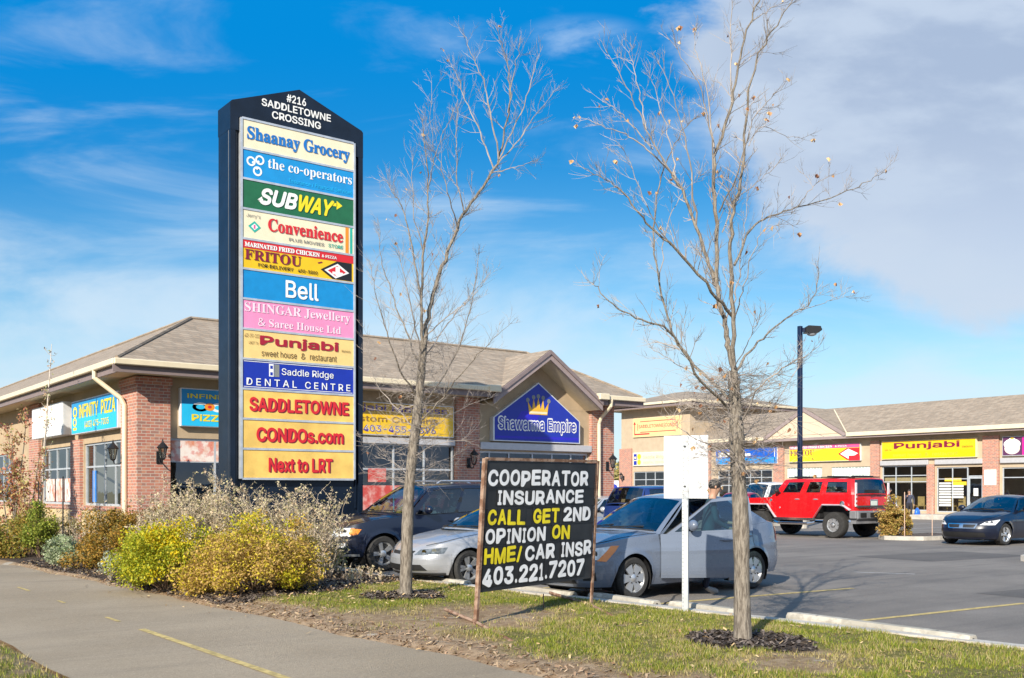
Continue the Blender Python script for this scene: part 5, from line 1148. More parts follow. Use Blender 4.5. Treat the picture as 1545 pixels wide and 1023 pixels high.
# ================================================================ SHRUBS, SAPLINGS, EVERGREENS
def leafquads(C, n, size, cols, up=.0, jit=.25):
    """leaf-sized faces around the points C"""
    N = len(C); a = RNG.normal(0, 1, (N, 3)); a[:, 2] *= (1-up); a /= np.linalg.norm(a, axis=1)[:, None]
    b = np.cross(a, RNG.normal(0, 1, (N, 3))); b /= np.linalg.norm(b, axis=1)[:, None]
    s = size*RNG.uniform(.6, 1.35, (N, 1)); l = a*s; w = b*s*.5
    nrm = np.cross(l, w); nrm /= np.linalg.norm(nrm, axis=1)[:, None]
    V = np.stack([C-l*.9, C+w+nrm*s*.12, C+l*.9, C-w+nrm*s*.12], 1)
    return V.reshape(-1, 3), pal(cols, N, jit)
def shrub(name, label, loc, r, nclump, nleaf, size, cols, stemcol, clump=.26, group=None, nstem=30, lumps=None, lo=.1, tops=None, cat='shrub'):
    rt = thing(name, label, cat, loc, 0, group); rx, ry, rz = r; C = []; K = []
    st = MB(); rs = random.Random(int(abs(loc[0]*100+loc[1]*10)))
    for i in range(nclump):
        ph = rs.uniform(0, 6.283); cz = rs.uniform(-.15, 1)**1.0; ra = math.sqrt(max(0, 1-max(0, cz)**2)); q = rs.uniform(.62, 1.0)
        bumpy = 1+.16*math.sin(3*ph+cz*5)+.10*math.sin(7*ph+1)
        p = Vector((rx*ra*q*bumpy*math.cos(ph), ry*ra*q*bumpy*math.sin(ph), lo+max(0.02, rz*(.5+.5*cz if cz > 0 else .5+.5*cz)*q*bumpy)))
        p.z = lo+rz*max(0, (cz+.15)/1.15)**.8*q*bumpy*.95
        if i < nstem: st.tube([(p.x*.12, p.y*.12, -.02), (p.x*.5, p.y*.5, p.z*.45), tuple(p)], [.010, .007, .003], 4, 0, False)
        k = int(nleaf/nclump*rs.uniform(.5, 1.5)); c = clump*rs.uniform(.6, 1.25)
        pts = RNG.normal(0, 1, (k, 3)); pts /= np.linalg.norm(pts, axis=1)[:, None]; pts *= (RNG.random((k, 1))**.45)*c; pts[:, 2] *= .8
        C.append(pts+np.array(p)); K.append(k)
    C = np.concatenate(C); C[:, 2] = np.maximum(C[:, 2], .02)
    V = []; cc = []
    if isinstance(cols, dict):
        # patches of two leaf colours over the bush
        f = fbm(C[:, 0]+20, C[:, 2]+C[:, 1]*.6+20, 1.1, 77) > cols['split']; 
        V, c1 = leafquads(C, len(C), size, cols['a']); c2 = pal(cols['b'], len(C), .25); c1[f] = c2[f]
    else: V, c1 = leafquads(C, len(C), size, cols)
    np_mesh('foliage', V, 4, c1, LEAFM, rt)
    st.build('stems', stemcol, rt); return rt
def gz(px, py): g = ground(px, py); return (g[0], g[1], .06)
M_stem = pm('brown_stem', (.17, .11, .07), .85, var=.25); M_stemg = pm('grey_stem', (.36, .31, .25), .85, var=.2)
LY = [(.66, .51, .012), (.58, .49, .015), (.46, .44, .015), (.66, .45, .015), (.38, .40, .02)]; LYB = [(.64, .51, .025), (.54, .47, .025), (.60, .52, .03), (.50, .34, .05), (.42, .43, .025)]
def at_y(px, Y, z=.06): u, v = uv((px-CXP)/FPX*Y, Y); return (u, v, z)
shrub('yellow_shrub', 'bright yellow green shrub at the path edge, left of its browner twin', at_y(252, 16.2), (.74, .78, .95), 120, 23000, .025, {'a': LY, 'b': [(.26, .31, .02), (.36, .38, .02), (.48, .42, .02)], 'split': .60}, M_stem, .24, 'yellow shrubs at the path edge')
shrub('yellow_shrub', 'larger yellow and tan shrub below the pylon, right of the bright yellow one', at_y(385, 15.35), (.98, .90, .96), 150, 30000, .024, {'a': LYB, 'b': [(.50, .33, .10), (.42, .27, .08), (.58, .46, .04)], 'split': .54}, M_stem, .25, 'yellow shrubs at the path edge')
JU = [(.34, .19, .035), (.42, .23, .035), (.22, .15, .03), (.16, .14, .025), (.38, .25, .04)]
shrub('juniper_shrub', 'rust brown spreading juniper behind the bright yellow shrub', at_y(186, 20.3), (.98, .85, 1.12), 100, 19000, .028, JU, M_stem, .24)
shrub('juniper_shrub', 'olive brown juniper at the far left edge of the path', at_y(42, 24.0), (1.10, .9, .92), 90, 14000, .030, [(.36, .25, .05), (.22, .22, .035), (.42, .25, .05), (.18, .18, .03), (.30, .29, .05)], M_stem, .26)
shrub('green_shrub', 'small upright yellow green conifer bush between the two junipers', at_y(62, 23.2), (.34, .34, 1.15), 40, 5000, .030, [(.24, .30, .04), (.34, .36, .05), (.18, .22, .03)], M_stem, .16)
shrub('sage_shrub', 'low grey green sage bush on the mulch by the path', at_y(98, 21.2), (.50, .42, .48), 40, 3600, .026, [(.34, .40, .24), (.44, .47, .30), (.26, .33, .15)], M_stemg, .15)
shrub('sage_shrub', 'tiny grey green seedling left of the bright yellow shrub', at_y(168, 17.9), (.20, .18, .42), 16, 600, .024, [(.36, .40, .28), (.46, .48, .36)], M_stemg, .10)
shrub('green_shrub', 'green weedy bush cut by the left edge of the picture', at_y(-14, 24.4), (.5, .5, .5), 30, 2600, .03, [(.16, .30, .03), (.24, .36, .05)], M_stem, .18)
# grey willow-like thicket: many upright whips with sparse pale leaves
def thicket(label, loc, r, nw, hgt, seed, leafn, cols):
    rt = thing('grey_shrub', label, 'shrub', loc, 0, 'pale grey twiggy shrubs around the pylon'); rs = random.Random(seed); mb = MB(); C = []
    for i in range(nw):
        a_ = rs.uniform(0, 6.28); q = math.sqrt(rs.random()); b = Vector((r[0]*q*math.cos(a_)*.75, r[1]*q*math.sin(a_)*.75, -.02)); h = hgt*rs.uniform(.5, 1.0)*(1-.25*q)
        d = Vector((b.x*.22+rs.gauss(0, .14), b.y*.22+rs.gauss(0, .14), 1)); pts = [b.copy()]; p = b.copy()
        for k in range(5):
            d = (d.normalized()+Vector((rs.gauss(0, .12), rs.gauss(0, .12), .05))); p = p+d.normalized()*(h/5); pts.append(p.copy())
            if k > 0:
                for _ in range(rs.randint(1, 3)):
                    a2 = rs.uniform(0, 6.28); e = p+Vector((math.cos(a2), math.sin(a2), rs.uniform(.4, 1.3))).normalized()*rs.uniform(.10, .30)*min(1.2, hgt/1.5)
                    mb.tube([p, p.lerp(e, .5)+Vector((0, 0, .012)), e], [.0034, .0028, .0016], 3, 0, False)
                    for t in np.linspace(.3, 1, 4): C.append(p.lerp(e, t))
        mb.tube(pts, [.0075, .0065, .0055, .0045, .0035, .002], 4, 0, False)
        for k in range(2, 6):
            for t in (0, .5): C.append(pts[k-1].lerp(pts[k], t))
    mb.build('stems', M_twig2, rt)
    C = np.array([tuple(c) for c in C]); idx = RNG.integers(0, len(C), leafn); P = C[idx]+RNG.normal(0, .025, (leafn, 3)); P[:, 2] = np.maximum(P[:, 2], .02)
    V, cc = leafquads(P, leafn, .027, cols); np_mesh('foliage', V, 4, cc, LEAFM, rt)
GW_ = [(.58, .49, .31), (.48, .41, .24), (.64, .54, .36), (.40, .36, .17), (.52, .38, .24), (.36, .28, .18)]
thicket('pale grey twiggy shrub before the brick corner pier', at_y(268, 19.3), (.85, .8), 85, 1.75, 1, 9500, GW_)
thicket('tall pale grey twiggy shrub at the left foot of the pylon', at_y(330, 18.6), (.8, .7), 90, 2.0, 2, 9500, GW_)
thicket('pale grey twiggy shrub in front of the lowest pylon panel', at_y(405, 18.2), (.85, .7), 90, 1.85, 3, 8500, GW_)
thicket('pale grey twiggy shrub at the right foot of the pylon beside the dark blue crossover', at_y(462, 17.9), (.62, .6), 80, 1.75, 4, 5200, GW_)
thicket('sparse beige twiggy shrub under the pizza shop window', at_y(150, 23.6), (.85, .6), 45, 1.5, 5, 2000, GW_)
thicket('small leafy twig bush hard by the dark blue bumper', at_y(498, 18.6), (.3, .3), 18, .7, 6, 700, [(.30, .34, .10), (.42, .40, .18), (.36, .28, .14)])
thicket('low bare sprigs on the mulch before the silver sedan', at_y(548, 17.0), (.45, .3), 16, .40, 7, 260, GW_)
# saplings at the far left
def sapling(label, loc, h, r, trunk_r, nl, size, cols, seed, lo=.2, fork=3, mat=None):
    rt = thing('sapling', label, 'tree', loc); rs = random.Random(seed); mb = MB(); tw = MB(); C = []
    for f in range(fork):
        d = Vector((rs.gauss(0, .05), rs.gauss(0, .05), 1)) if f else Vector((.01, 0, 1)); p = Vector((rs.gauss(0, .05)*bool(f), rs.gauss(0, .05)*bool(f), -.05)); pts = [p]; hh = h*(1 if f == 0 else rs.uniform(.55, .9))
        for k in range(8):
            d = (d+Vector((rs.gauss(0, .03), rs.gauss(0, .03), .02))).normalized(); p = p+d*hh/8; pts.append(p.copy())
        mb.tube(pts, [trunk_r*(1 if f == 0 else .7)*(1-.85*k/8) for k in range(9)], 7)
        for _ in range(int(26*hh/4)):
            t = rs.uniform(lo, 1); k = min(7, int(t*8)); q = pts[k].lerp(pts[k+1], rs.random()); a_ = rs.uniform(0, 6.28)
            e = q+Vector((math.cos(a_), math.sin(a_), rs.uniform(.5, 1.6))).normalized()*r*rs.uniform(.4, 1.1)*(1.15-.75*t)
            m_ = q.lerp(e, .5)+Vector((0, 0, -.03)); tw.tube([q, m_, e], [.006, .004, .002], 3, 0, False)
            for t2 in np.linspace(.2, 1, 6): C.append(tuple(q.lerp(e, t2)))
    mb.build('trunk', mat or M_elm, rt, sm=60); tw.build('crown', M_twig2, rt)
    if nl:
        C = np.array(C); P = C[RNG.integers(0, len(C), nl)]+RNG.normal(0, .05, (nl, 3)); V, cc = leafquads(P, nl, size, cols); np_mesh('leaves', V, 4, cc, LEAFM, rt)
RD = [(.42, .13, .08), (.52, .22, .14), (.40, .24, .10), (.50, .36, .14), (.36, .34, .10), (.48, .20, .13)]
sapling('sapling with thinning red leaves before the tan shop wall', at_y(20, 26.0), 3.7, .62, .035, 2600, .042, RD, 5, .06, 5)
sapling('sapling with sparse yellow and pink leaves beside a thin stake', at_y(44, 25.2), 2.7, .5, .03, 1400, .04, RD+[(.50, .46, .16)], 15, .08, 4)
sapling('thin white stemmed birch sapling almost without leaves, reaching above the eave line', at_y(57, 26.6), 5.45, .42, .045, 330, .035, [(.40, .42, .20), (.46, .30, .18)], 9, .35, 2, pm('birch_bark', (.62, .54, .46), .8, var=.2, scale=12))
def conifer(label, loc, h, r, cols, seed):
    rt = thing('evergreen_tree', label, 'tree', loc); rs = random.Random(seed); mb = MB(); mb.tube([(0, 0, -.05), (0, 0, h)], [.09, .015], 8); mb.build('trunk', M_elm, rt)
    C = []
    for i in range(420):
        t = rs.random()**.8; a_ = rs.uniform(0, 6.28); L = r*(1-t)**.8*rs.uniform(.55, 1.1); z = .3+t*(h-.3)
        for s in np.linspace(.15, 1, 26): C.append((L*s*math.cos(a_)+rs.gauss(0, .05), L*s*math.sin(a_)+rs.gauss(0, .05), z-.18*L*s+rs.gauss(0, .05)))
    C = np.array(C); V, cc = leafquads(C, len(C), .055, cols); np_mesh('crown', V, 4, cc, LEAFM, rt)
conifer('blue green spruce cut by the left edge of the picture', at_y(-58, 27.5), 5.2, 1.35, [(.05, .10, .06), (.08, .14, .09), (.10, .17, .08), (.04, .07, .05)], 4)
def stake(label, loc, h, m, w=.016, cat='stake'):
    r = MB(); r.tube([(0, 0, -.05), (0, 0, h)], w, 6); return tag(r.build('stake', m, loc=loc), label, cat)
stake('thin dark stake between the junipers under the poster window', at_y(95, 22.6), 1.85, M_black)
stake('thin dark stake beside the birch sapling', at_y(58, 24.2), 1.75, M_black, .013)
M_pst = pm('pale_orange_stake', (.60, .42, .32), .6)
stake('pale orange stake in front of the golden bush on the island', (30.15, 18.62, .1), 1.45, M_pst, .013); stake('pale orange stake at the bare right end of the island', (31.15, 18.25, .1), 1.3, M_pst, .013)
shrub('golden_shrub', 'golden brown clipped bush on the island behind the red truck', (30.6, 19.2, .1), (.50, .45, 1.12), 60, 8000, .042, [(.42, .26, .07), (.50, .34, .10), (.34, .20, .06), (.30, .26, .06)], M_stem, .20, lo=.05)
# distant strip beyond the gap between the buildings
for i, (px, Y, h, r, cl) in enumerate(((905, 110, 4.2, 2.4, [(.30, .27, .10), (.40, .33, .12)]), (930, 125, 5.0, 1.6, [(.50, .40, .10), (.42, .34, .12)]), (948, 140, 5.5, 3, [(.16, .17, .08), (.25, .23, .11)]), (882, 130, 5.0, 3, [(.22, .20, .10), (.32, .27, .13)]))):
    u, v = uv((px-CXP)/FPX*Y, Y)
    shrub('tree', ['low olive tree seen far off beyond the brick end of the corner shop', 'golden tree far off in the gap between the two buildings', 'dull green tree far off beside the tower', 'brownish tree far off, mostly behind the corner shop'][i], (u, v, 0), (r, r, h), 50, 2600, .22, cl, M_stem, .9, 'trees far beyond the lot', cat='tree')
def round_sign():
    u, v = uv((926-CXP)/FPX*62, 62); r = thing('round_sign', 'small blue and white disc sign on a white post in the gap between the buildings', 'sign', (u, v, 0), -math.atan2(.607, .795))
    mb = MB(); mb.box(-.22, .22, -.02, .02, 0, 1.0); mb.box(-.30, .30, -.02, .02, 1.0, 2.2, 0, .01); mb.build('panel', M_white, r)
    mb = MB(); mb.lathe([(.001, -.026), (.24, -.026), (.24, -.021)], 20, 0, 'y', (.0, 0, 1.75)); mb.build('disc', P_blu, r)
round_sign()
# ================================================================ CARS
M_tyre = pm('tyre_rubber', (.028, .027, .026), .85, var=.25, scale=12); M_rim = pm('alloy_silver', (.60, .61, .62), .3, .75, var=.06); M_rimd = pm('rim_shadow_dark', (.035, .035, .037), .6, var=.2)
M_cblk = pm('black_plastic', (.015, .015, .016), .55, var=.2); M_chrome = pm('chrome', (.75, .76, .78), .12, 1.0, var=.03)
M_seat = pm('grey_upholstery', (.10, .10, .105), .9, var=.2); M_trim = pm('cabin_trim', (.045, .045, .05), .7, var=.2)
M_lens_ = pm('headlamp_lens', (.72, .74, .75), .15, .0, var=.25, scale=16, coat=1); M_lensd = pm('smoked_lamp', (.20, .22, .23), .08, .5, var=.4, scale=22, coat=1); M_amb = pm('amber_lens', (.80, .24, .02), .15, var=.08, coat=1); M_redl = pm('red_lens', (.42, .01, .012), .12, var=.1, coat=1)
G_ws = glass_mat('windscreen_glass', (.55, .74, .76), f0=.12); G_side = glass_mat('side_glass', (.42, .66, .70), f0=.07); G_dark = glass_mat('tinted_glass', (.10, .15, .18), f0=.10)
def carpaint(name, c, metal=.35, rough=.32):
    m, t, b = newmat(name); f = noise(t, 2.2, 4)
    t.links.new(mixc(t, smooth(t, f, .3, .7), sc3(c, .96), sc3(c, 1.04)), b.inputs['Base Color'])
    fl = noise(t, 900, 1); bump(t, b, fl, .03, .002)
    b.inputs['Metallic'].default_value = metal; b.inputs['Roughness'].default_value = rough; b.inputs['Coat Weight'].default_value = .7; b.inputs['Coat Roughness'].default_value = .04
    # road film low on the doors
    sp = nd(t, 'ShaderNodeSeparateXYZ'); c2 = nd(t, 'ShaderNodeTexCoord'); t.links.new(c2.outputs['Object'], sp.inputs[0])
    t.links.new(mathn(t, 'ADD', mathn(t, 'MULTIPLY', noise(t, 5, 4), .18), rough-.06), b.inputs['Roughness']); return m
def sm1(x, z, w):
    g = np.linspace(x[0]-1, x[-1]+1, 1600); v = np.interp(g, x, z); k = max(1, int(w/(g[1]-g[0]))); ker = np.hanning(k+2)[1:-1]; ker /= ker.sum()
    v2 = np.convolve(np.pad(v, k, mode='edge'), ker, 'same')[k:-k]; return g, v2
class Car:
    def __init__(s, P):
        s.P = P; hl = P['L']/2; hw = P['W']/2; s.hl, s.hw = hl, hw
        fa, fb = P.get('plan_f', (9, 2.5)); ra, rb = P.get('plan_r', (10, 3))
        ph = np.linspace(0, math.pi/2, 3000); cx, sy = np.cos(ph), np.sin(ph)
        fx, fy = hl*cx**(2/fa), hw*sy**(2/fb); rx, ry = -hl*cx[::-1]**(2/ra), hw*sy[::-1]**(2/rb)
        X = np.concatenate([fx, rx[1:]]); Y = np.concatenate([fy, ry[1:]])
        S = np.concatenate([[0], np.cumsum(np.hypot(np.diff(X), np.diff(Y)))])
        n = int(S[-1]/P.get('ds', .04)); s.S = np.linspace(0, S[-1], n+1); s.X = np.interp(s.S, S, X); s.Y = np.interp(s.S, S, Y)
        tx = np.gradient(s.X, s.S); ty = np.gradient(s.Y, s.S); l = np.hypot(tx, ty); s.nx, s.ny = -(-ty/l), -(tx/l)
        s.nx, s.ny = ty/l, -tx/l
        s.tg, s.tv = sm1(*P['top'], P.get('top_sm', .15))
        s.zt = lambda x: np.interp(x, s.tg, s.tv)
        s.fi = P['front_inset']; s.ri = P['rear_inset']; s.xf = hl-P['fo']; s.xr = s.xf-P['wb']; s.WR = P['R']; s.AR = P['arch']; s.sill = P['sill']
        s.ymax = P.get('ymax', hw)
    def arch(s, x):
        z = -9.
        for xw in (s.xf, s.xr):
            dx = abs(x-xw)
            if s.P.get('trap'):
                a, b, zz = s.P['trap']
                if dx < b: z = max(z, zz if dx < a else zz-(dx-a)/(b-a)*(zz-s.sill))
            elif dx < s.AR: z = max(z, s.WR+math.sqrt(s.AR**2-dx*dx)*s.P.get('archk', 1.0))
        return z
    def zb(s, x):
        base = np.interp(x, [-s.hl, s.xr-s.AR, s.xr-s.AR+.05, s.xf+s.AR-.05, s.xf+s.AR, s.hl], [s.P['rbot'], s.P['rbot'], s.sill, s.sill, s.P['fbot'], s.P['fbot']])
        return max(base, s.arch(x))
    def pt(s, sf, z, off=0.0, side=1):
        x = np.interp(sf, s.S, s.X); y = np.interp(sf, s.S, s.Y); nx = np.interp(sf, s.S, s.nx); ny = np.interp(sf, s.S, s.ny); l = math.hypot(nx, ny); nx /= l; ny /= l
        top = s.zt(x); h = (z-s.sill)/max(.1, top-s.sill)
        si = s.P.get('tuck', .07)*max(0, (.38-h)/.38)**2+s.P.get('tumble', .06)*max(0, (h-.55)/.45)**2-s.P.get('crease', .010)*math.exp(-((z-s.P.get('crease_z', .72))/.035)**2)
        for xw in (s.xf, s.xr):
            if not s.P.get('trap'):
                dd = math.hypot(x-xw, (z-s.WR))-s.AR
                if dd < .14: si -= s.P.get('flare', .022)*math.exp(-(max(0, dd)/.05)**2)
        f = s.fi if x > 0 else s.ri; ei = np.interp(z, [q[0] for q in f], [q[1] for q in f]); w = min(1, nx*nx*1.0)
        ins = w*ei+(1-w)*si-off
        return Vector((x-nx*ins, side*(y-ny*ins), z))
    def patch(s, mb, sfa, za, nu=14, nv=8, off=.008, side=1, m=0):
        """sfa: 4 corners (s,z): bottom front, bottom rear, top rear, top front; bilinear on the body skin"""
        c = list(zip(sfa, za)); G = []
        for j in range(nv+1):
            v = j/nv; row = []
            for i in range(nu+1):
                u = i/nu; sf = (c[0][0]*(1-u)+c[1][0]*u)*(1-v)+(c[3][0]*(1-u)+c[2][0]*u)*v; z = (c[0][1]*(1-u)+c[1][1]*u)*(1-v)+(c[3][1]*(1-u)+c[2][1]*u)*v
                row.append(s.pt(sf, z, off, side))
            G.append(row if side > 0 else row[::-1])
        mb.grid([r for r in G], m)
        # rim back to the skin
        e = [G[0], [r[-1] for r in G], G[-1][::-1], [r[0] for r in G][::-1]]
        return mb
    def sx(s, x):   # arclength where the side passes x
        return float(np.interp(-x, -s.X, s.S))
def wheel(parent, R_, w, rimr, x, y, z, side, style, n, steer=0.0, proto={}):
    key = (R_, w, rimr, style, n)
    if key not in proto:
        t = MB(); t.lathe([(rimr*.96, -w*.5+.02), (rimr, -w*.5), (R_-.035, -w*.5-.006), (R_-.008, -w*.38), (R_, -w*.2), (R_, w*.2), (R_-.008, w*.38), (R_-.035, w*.5+.006), (rimr+.012, w*.5+.002), (rimr, w*.5-.012)], 40, 0, 'y')
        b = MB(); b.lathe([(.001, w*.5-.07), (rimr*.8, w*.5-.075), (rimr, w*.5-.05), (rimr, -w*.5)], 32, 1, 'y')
        b.lathe([(rimr*.93, w*.5-.03), (rimr*.99, w*.5-.004), (rimr*1.0, w*.5-.02)], 40, 0, 'y'); b.lathe([(rimr*.86, w*.5-.045), (rimr*.94, w*.5-.012)], 40, 0, 'y')
        for i in range(n):
            a = 2*math.pi*i/n
            def sp(r0, r1, w0, w1, y0, y1, da=0.0):
                q = []
                for r, ww, yy in ((r0, w0, y0), (r1, w1, y1)):
                    for sg in (-1, 1):
                        for dy in (0, -.03): q.append((r*math.cos(a+da)-sg*ww*math.sin(a+da), yy+dy, r*math.sin(a+da)+sg*ww*math.cos(a+da)))
                b.add([(p[0], p[1], p[2]) for p in q], [(0, 2, 6, 4), (0, 4, 5, 1), (2, 3, 7, 6)], 0)
            if style == 'cover': sp(.04, rimr*.92, rimr*.16, rimr*.33, w*.5-.012, w*.5-.012)
            elif style == 'twin': sp(.05, rimr*.95, .020, .024, w*.5-.03, w*.5-.012, -.17); sp(.05, rimr*.95, .020, .024, w*.5-.03, w*.5-.012, .17)
            elif style == 'holes': sp(.08, rimr*.95, rimr*.20, rimr*.34, w*.5-.02, w*.5-.03)
            else: sp(.05, rimr*.95, .032, .045, w*.5-.03, w*.5-.012)
        b.lathe([(rimr*.27, w*.5-.03), (rimr*.26, w*.5-.008), (rimr*.17, w*.5+.004), (.001, w*.5+.006)], 20, 0, 'y')
        for i in range(5): a = 2*math.pi*i/5+.3; b.lathe([(.001, w*.5+.0), (.011, w*.5+.0), (.011, w*.5-.03)], 6, 1, 'y', (rimr*.36*math.cos(a), 0, rimr*.36*math.sin(a)))
        tm = t.build('tyre', M_tyre, sm=35); bm = b.build('rim', [M_rim, M_rimd], sm=35); proto[key] = (tm.data, bm.data); bpy.data.objects.remove(tm); bpy.data.objects.remove(bm)
    e = bpy.data.objects.new('wheel', None); COL.objects.link(e); e.parent = parent; e.location = (x, y, z); e.rotation_euler = (0, 0, (0 if side > 0 else math.pi)+steer); e.empty_display_size = .1
    for nm, me in zip(('tyre', 'rim'), proto[key]): o = bpy.data.objects.new(nm, me); COL.objects.link(o); o.parent = e
def build_car(name, label, cat, P, loc, rz, group=None):
    c = Car(P); root = thing(name, label, cat, loc, rz, group); paint_ = P['paint']; NR = P.get('rows', 16)
    n = len(c.S); Zt = [c.zt(x) for x in c.X]
    T = np.concatenate([np.linspace(0, .12, 3), np.linspace(.12, 1, NR-2)[1:]])
    rings = []
    for i in range(n):
        b = c.zb(c.X[i]); rings.append([c.pt(c.S[i], b+t*(Zt[i]-b)) for t in T])
    body = MB(); doors = {}; dr = P.get('doors', [])      # (x0, x1, z_low)
    sp = P['splits'] if 'splits' in P else []
    glassP = P['glass']; A = P['cab']     # cab: xA (corner of windscreen base), xW (centre), xRf, xRr, xC, xRW, zroof, yroof, drop
    topx = np.array([r[-1].x for r in rings]); topy = np.array([r[-1].y for r in rings]); o_ = np.argsort(topx)
    ytop = lambda x: float(np.interp(x, topx[o_], topy[o_]))
    ztop = lambda x: float(c.zt(x))
    def door_of(x, z=9):
        for k, d in enumerate(dr):
            if d[0] < x < d[1] and z > d[2]: return k
        return None
    for side in (1, -1):
        for i in range(n-1):
            for j in range(len(T)-1):
                q = [rings[i][j], rings[i+1][j], rings[i+1][j+1], rings[i][j+1]]; q = [Vector((p.x, side*p.y, p.z)) for p in q]
                if side < 0: q = q[::-1]
                xm = (q[0].x+q[1].x+q[2].x+q[3].x)/4; zm = sum(p.z for p in q)/4
                k = door_of(xm, zm) if abs(c.ny[i]) > .8 else None
                if k is None: body.add(q, [(0, 1, 2, 3)][::1])
                else: doors.setdefault((k, side), MB()).add(q, [(0, 1, 2, 3)])
    # hood and boot lid across the top
    crown = P.get('crown', .05); NC = 14
    def cap(xs_, lo, hi, mbx):
        idx = [i for i in range(n) if lo <= topx[i] <= hi]; G = []
        for i in idx:
            yt, x, z = topy[i], topx[i], rings[i][-1].z; k = min(1, yt/(c.hw*.6))
            G.append([(x, yt*(1-2*j/NC), z+crown*k*(1-abs(1-2*j/NC)**2.6)+P.get('hood_rib', 0)*k*math.exp(-((abs(1-2*j/NC)-.72)/.1)**2)) for j in range(NC+1)])
        if len(G) > 1: mbx.grid(G)
    hood = MB(); cap(None, A['xA']-.02, 99, hood)
    if P.get('deck', True): cap(None, -99, A['xC']+.02, body)
    # greenhouse
    zr, yr, dp = A['zroof'], A['yroof'], A.get('drop', .06)
    def roofz(x): t = (x-A['xRr'])/(A['xRf']-A['xRr']); return zr-dp-A.get('arc_f', .05)*max(0, (t-.5)*2)**2-A.get('arc_r', .06)*max(0, (.5-t)*2)**2
    def rail(t): x = A['xRf']+(A['xRr']-A['xRf'])*t; return Vector((x, yr-.03*(2*t-1)**2, roofz(x)))
    def base(t): x = A['xA']+(A['xC']-A['xA'])*t; return Vector((x, ytop(x)-.012, ztop(x)))
    wins = P['windows']    # (t0, t1) along the side, door index
    br = sorted({0, 1, *[w[0] for w in wins], *[w[1] for w in wins], *np.linspace(0, 1, 36).round(4)}); br = [b for i, b in enumerate(br) if i == 0 or b-br[i-1] > .004 or b in [w[0] for w in wins]+[w[1] for w in wins]]
    wz0, wz1 = P.get('wz', (.06, .90)); vb = sorted({0, wz0, wz1, 1, .2, .35, .5, .65, .8})
    def gs(t, v, side, off=0.0):
        a, b = base(t), rail(t); p = a.lerp(b, v); p.y += A.get('bulge', .035)*math.sin(math.pi*v)+off; return Vector((p.x, side*p.y, p.z))
    sideg = {}
    for side in (1, -1):
        for i in range(len(br)-1):
            for j in range(len(vb)-1):
                q = [gs(br[i], vb[j], side), gs(br[i+1], vb[j], side), gs(br[i+1], vb[j+1], side), gs(br[i], vb[j+1], side)]
                if side < 0: q = q[::-1]
                tm, vm = (br[i]+br[i+1])/2, (vb[j]+vb[j+1])/2; w = next((k for k, w in enumerate(wins) if w[0] < tm < w[1] and wz0 < vm < wz1), None)
                if w is not None: sideg.setdefault((w, side), MB()).add(q, [(0, 1, 2, 3)]); continue
                dk = next((w_[2] for w_ in P.get('frames', []) if w_[0] < tm < w_[1]), None)
                (doors.setdefault((dk, side), MB()) if (dk is not None and vm < .97 and (dk, side) in doors) else body).add(q, [(0, 1, 2, 3)])
    # blackout pillar between the side windows
    pil = MB()
    for side in (1, -1):
        for a, b in P.get('pillars', []):
            q = [gs(a, wz0, side, .003), gs(b, wz0, side, .003), gs(b, .5, side, .003), gs(a, .5, side, .003)]; q2 = [gs(a, .5, side, .003), gs(b, .5, side, .003), gs(b, wz1, side, .003), gs(a, wz1, side, .003)]
            for r in (q, q2): pil.add(r if side > 0 else r[::-1], [(0, 1, 2, 3)])
        for w in wins:      # black window surround
            for v in (wz0, wz1):
                pil.tube([gs(t, v, side, .004) for t in np.linspace(w[0], w[1], 10)], .008, 4, 0, False)
    if pil.f: pil.build('window_trim', M_cblk, root)
    def screen(xb, xbc, xt, xtc, yb, zb_, zt_, nm, gm, sgn):
        g = MB(); U = [-1, -.93, -.7, -.45, -.2, 0, .2, .45, .7, .93, 1]; Vv = [0, .05, .25, .5, .75, .93, 1]
        def f(u, v):
            a = Vector((xb+(xbc-xb)*(1-u*u), u*yb, zb_+(crown*.9)*(1-abs(u)**2.6))); b = Vector((xt+(xtc-xt)*(1-u*u), u*(rail(0 if sgn > 0 else 1).y), zt_+dp*(1-abs(u)**2.4)))
            p = a.lerp(b, v); p.x += sgn*.035*math.sin(math.pi*v)*(1-u*u); p.z += .02*math.sin(math.pi*v); return p
        for i in range(len(U)-1):
            for j in range(len(Vv)-1):
                q = [f(U[i], Vv[j]), f(U[i+1], Vv[j]), f(U[i+1], Vv[j+1]), f(U[i], Vv[j+1])]
                if sgn < 0: q = q[::-1]
                inside = abs((U[i]+U[i+1])/2) < .93 and .05 < (Vv[j]+Vv[j+1])/2 < .93
                (g if inside else body).add(q, [(0, 1, 2, 3)])
        g.build(nm, gm, root, sm=60)
        w = MB(); w.tube([f(u, .05)+Vector((0, 0, .006)) for u in np.linspace(-.9, .9, 12)], .011, 4); w.build('cowl_trim' if sgn > 0 else 'window_trim', M_cblk, root)
        return f
    wf = screen(A['xA'], A['xW'], A['xRf'], A['xRf']+.10, ytop(A['xA'])-.012, ztop(A['xA']), roofz(A['xRf']), 'windscreen', glassP[0], 1)
    screen(A['xC'], A['xRW'], A['xRr'], A['xRr']-.08, ytop(A['xC'])-.012, ztop(A['xC']), roofz(A['xRr']), 'rear_window', glassP[2], -1)
    if P.get('wipers', True):
        w = MB(); w.tube([wf(-.5, .06)+Vector((.01, 0, .014)), wf(.12, .12)+Vector((.01, 0, .014))], .010, 4); w.tube([wf(.1, .06)+Vector((.01, 0, .014)), wf(.72, .12)+Vector((.01, 0, .014))], .010, 4); w.build('wiper', M_cblk, root)
    rf = MB(); G = []
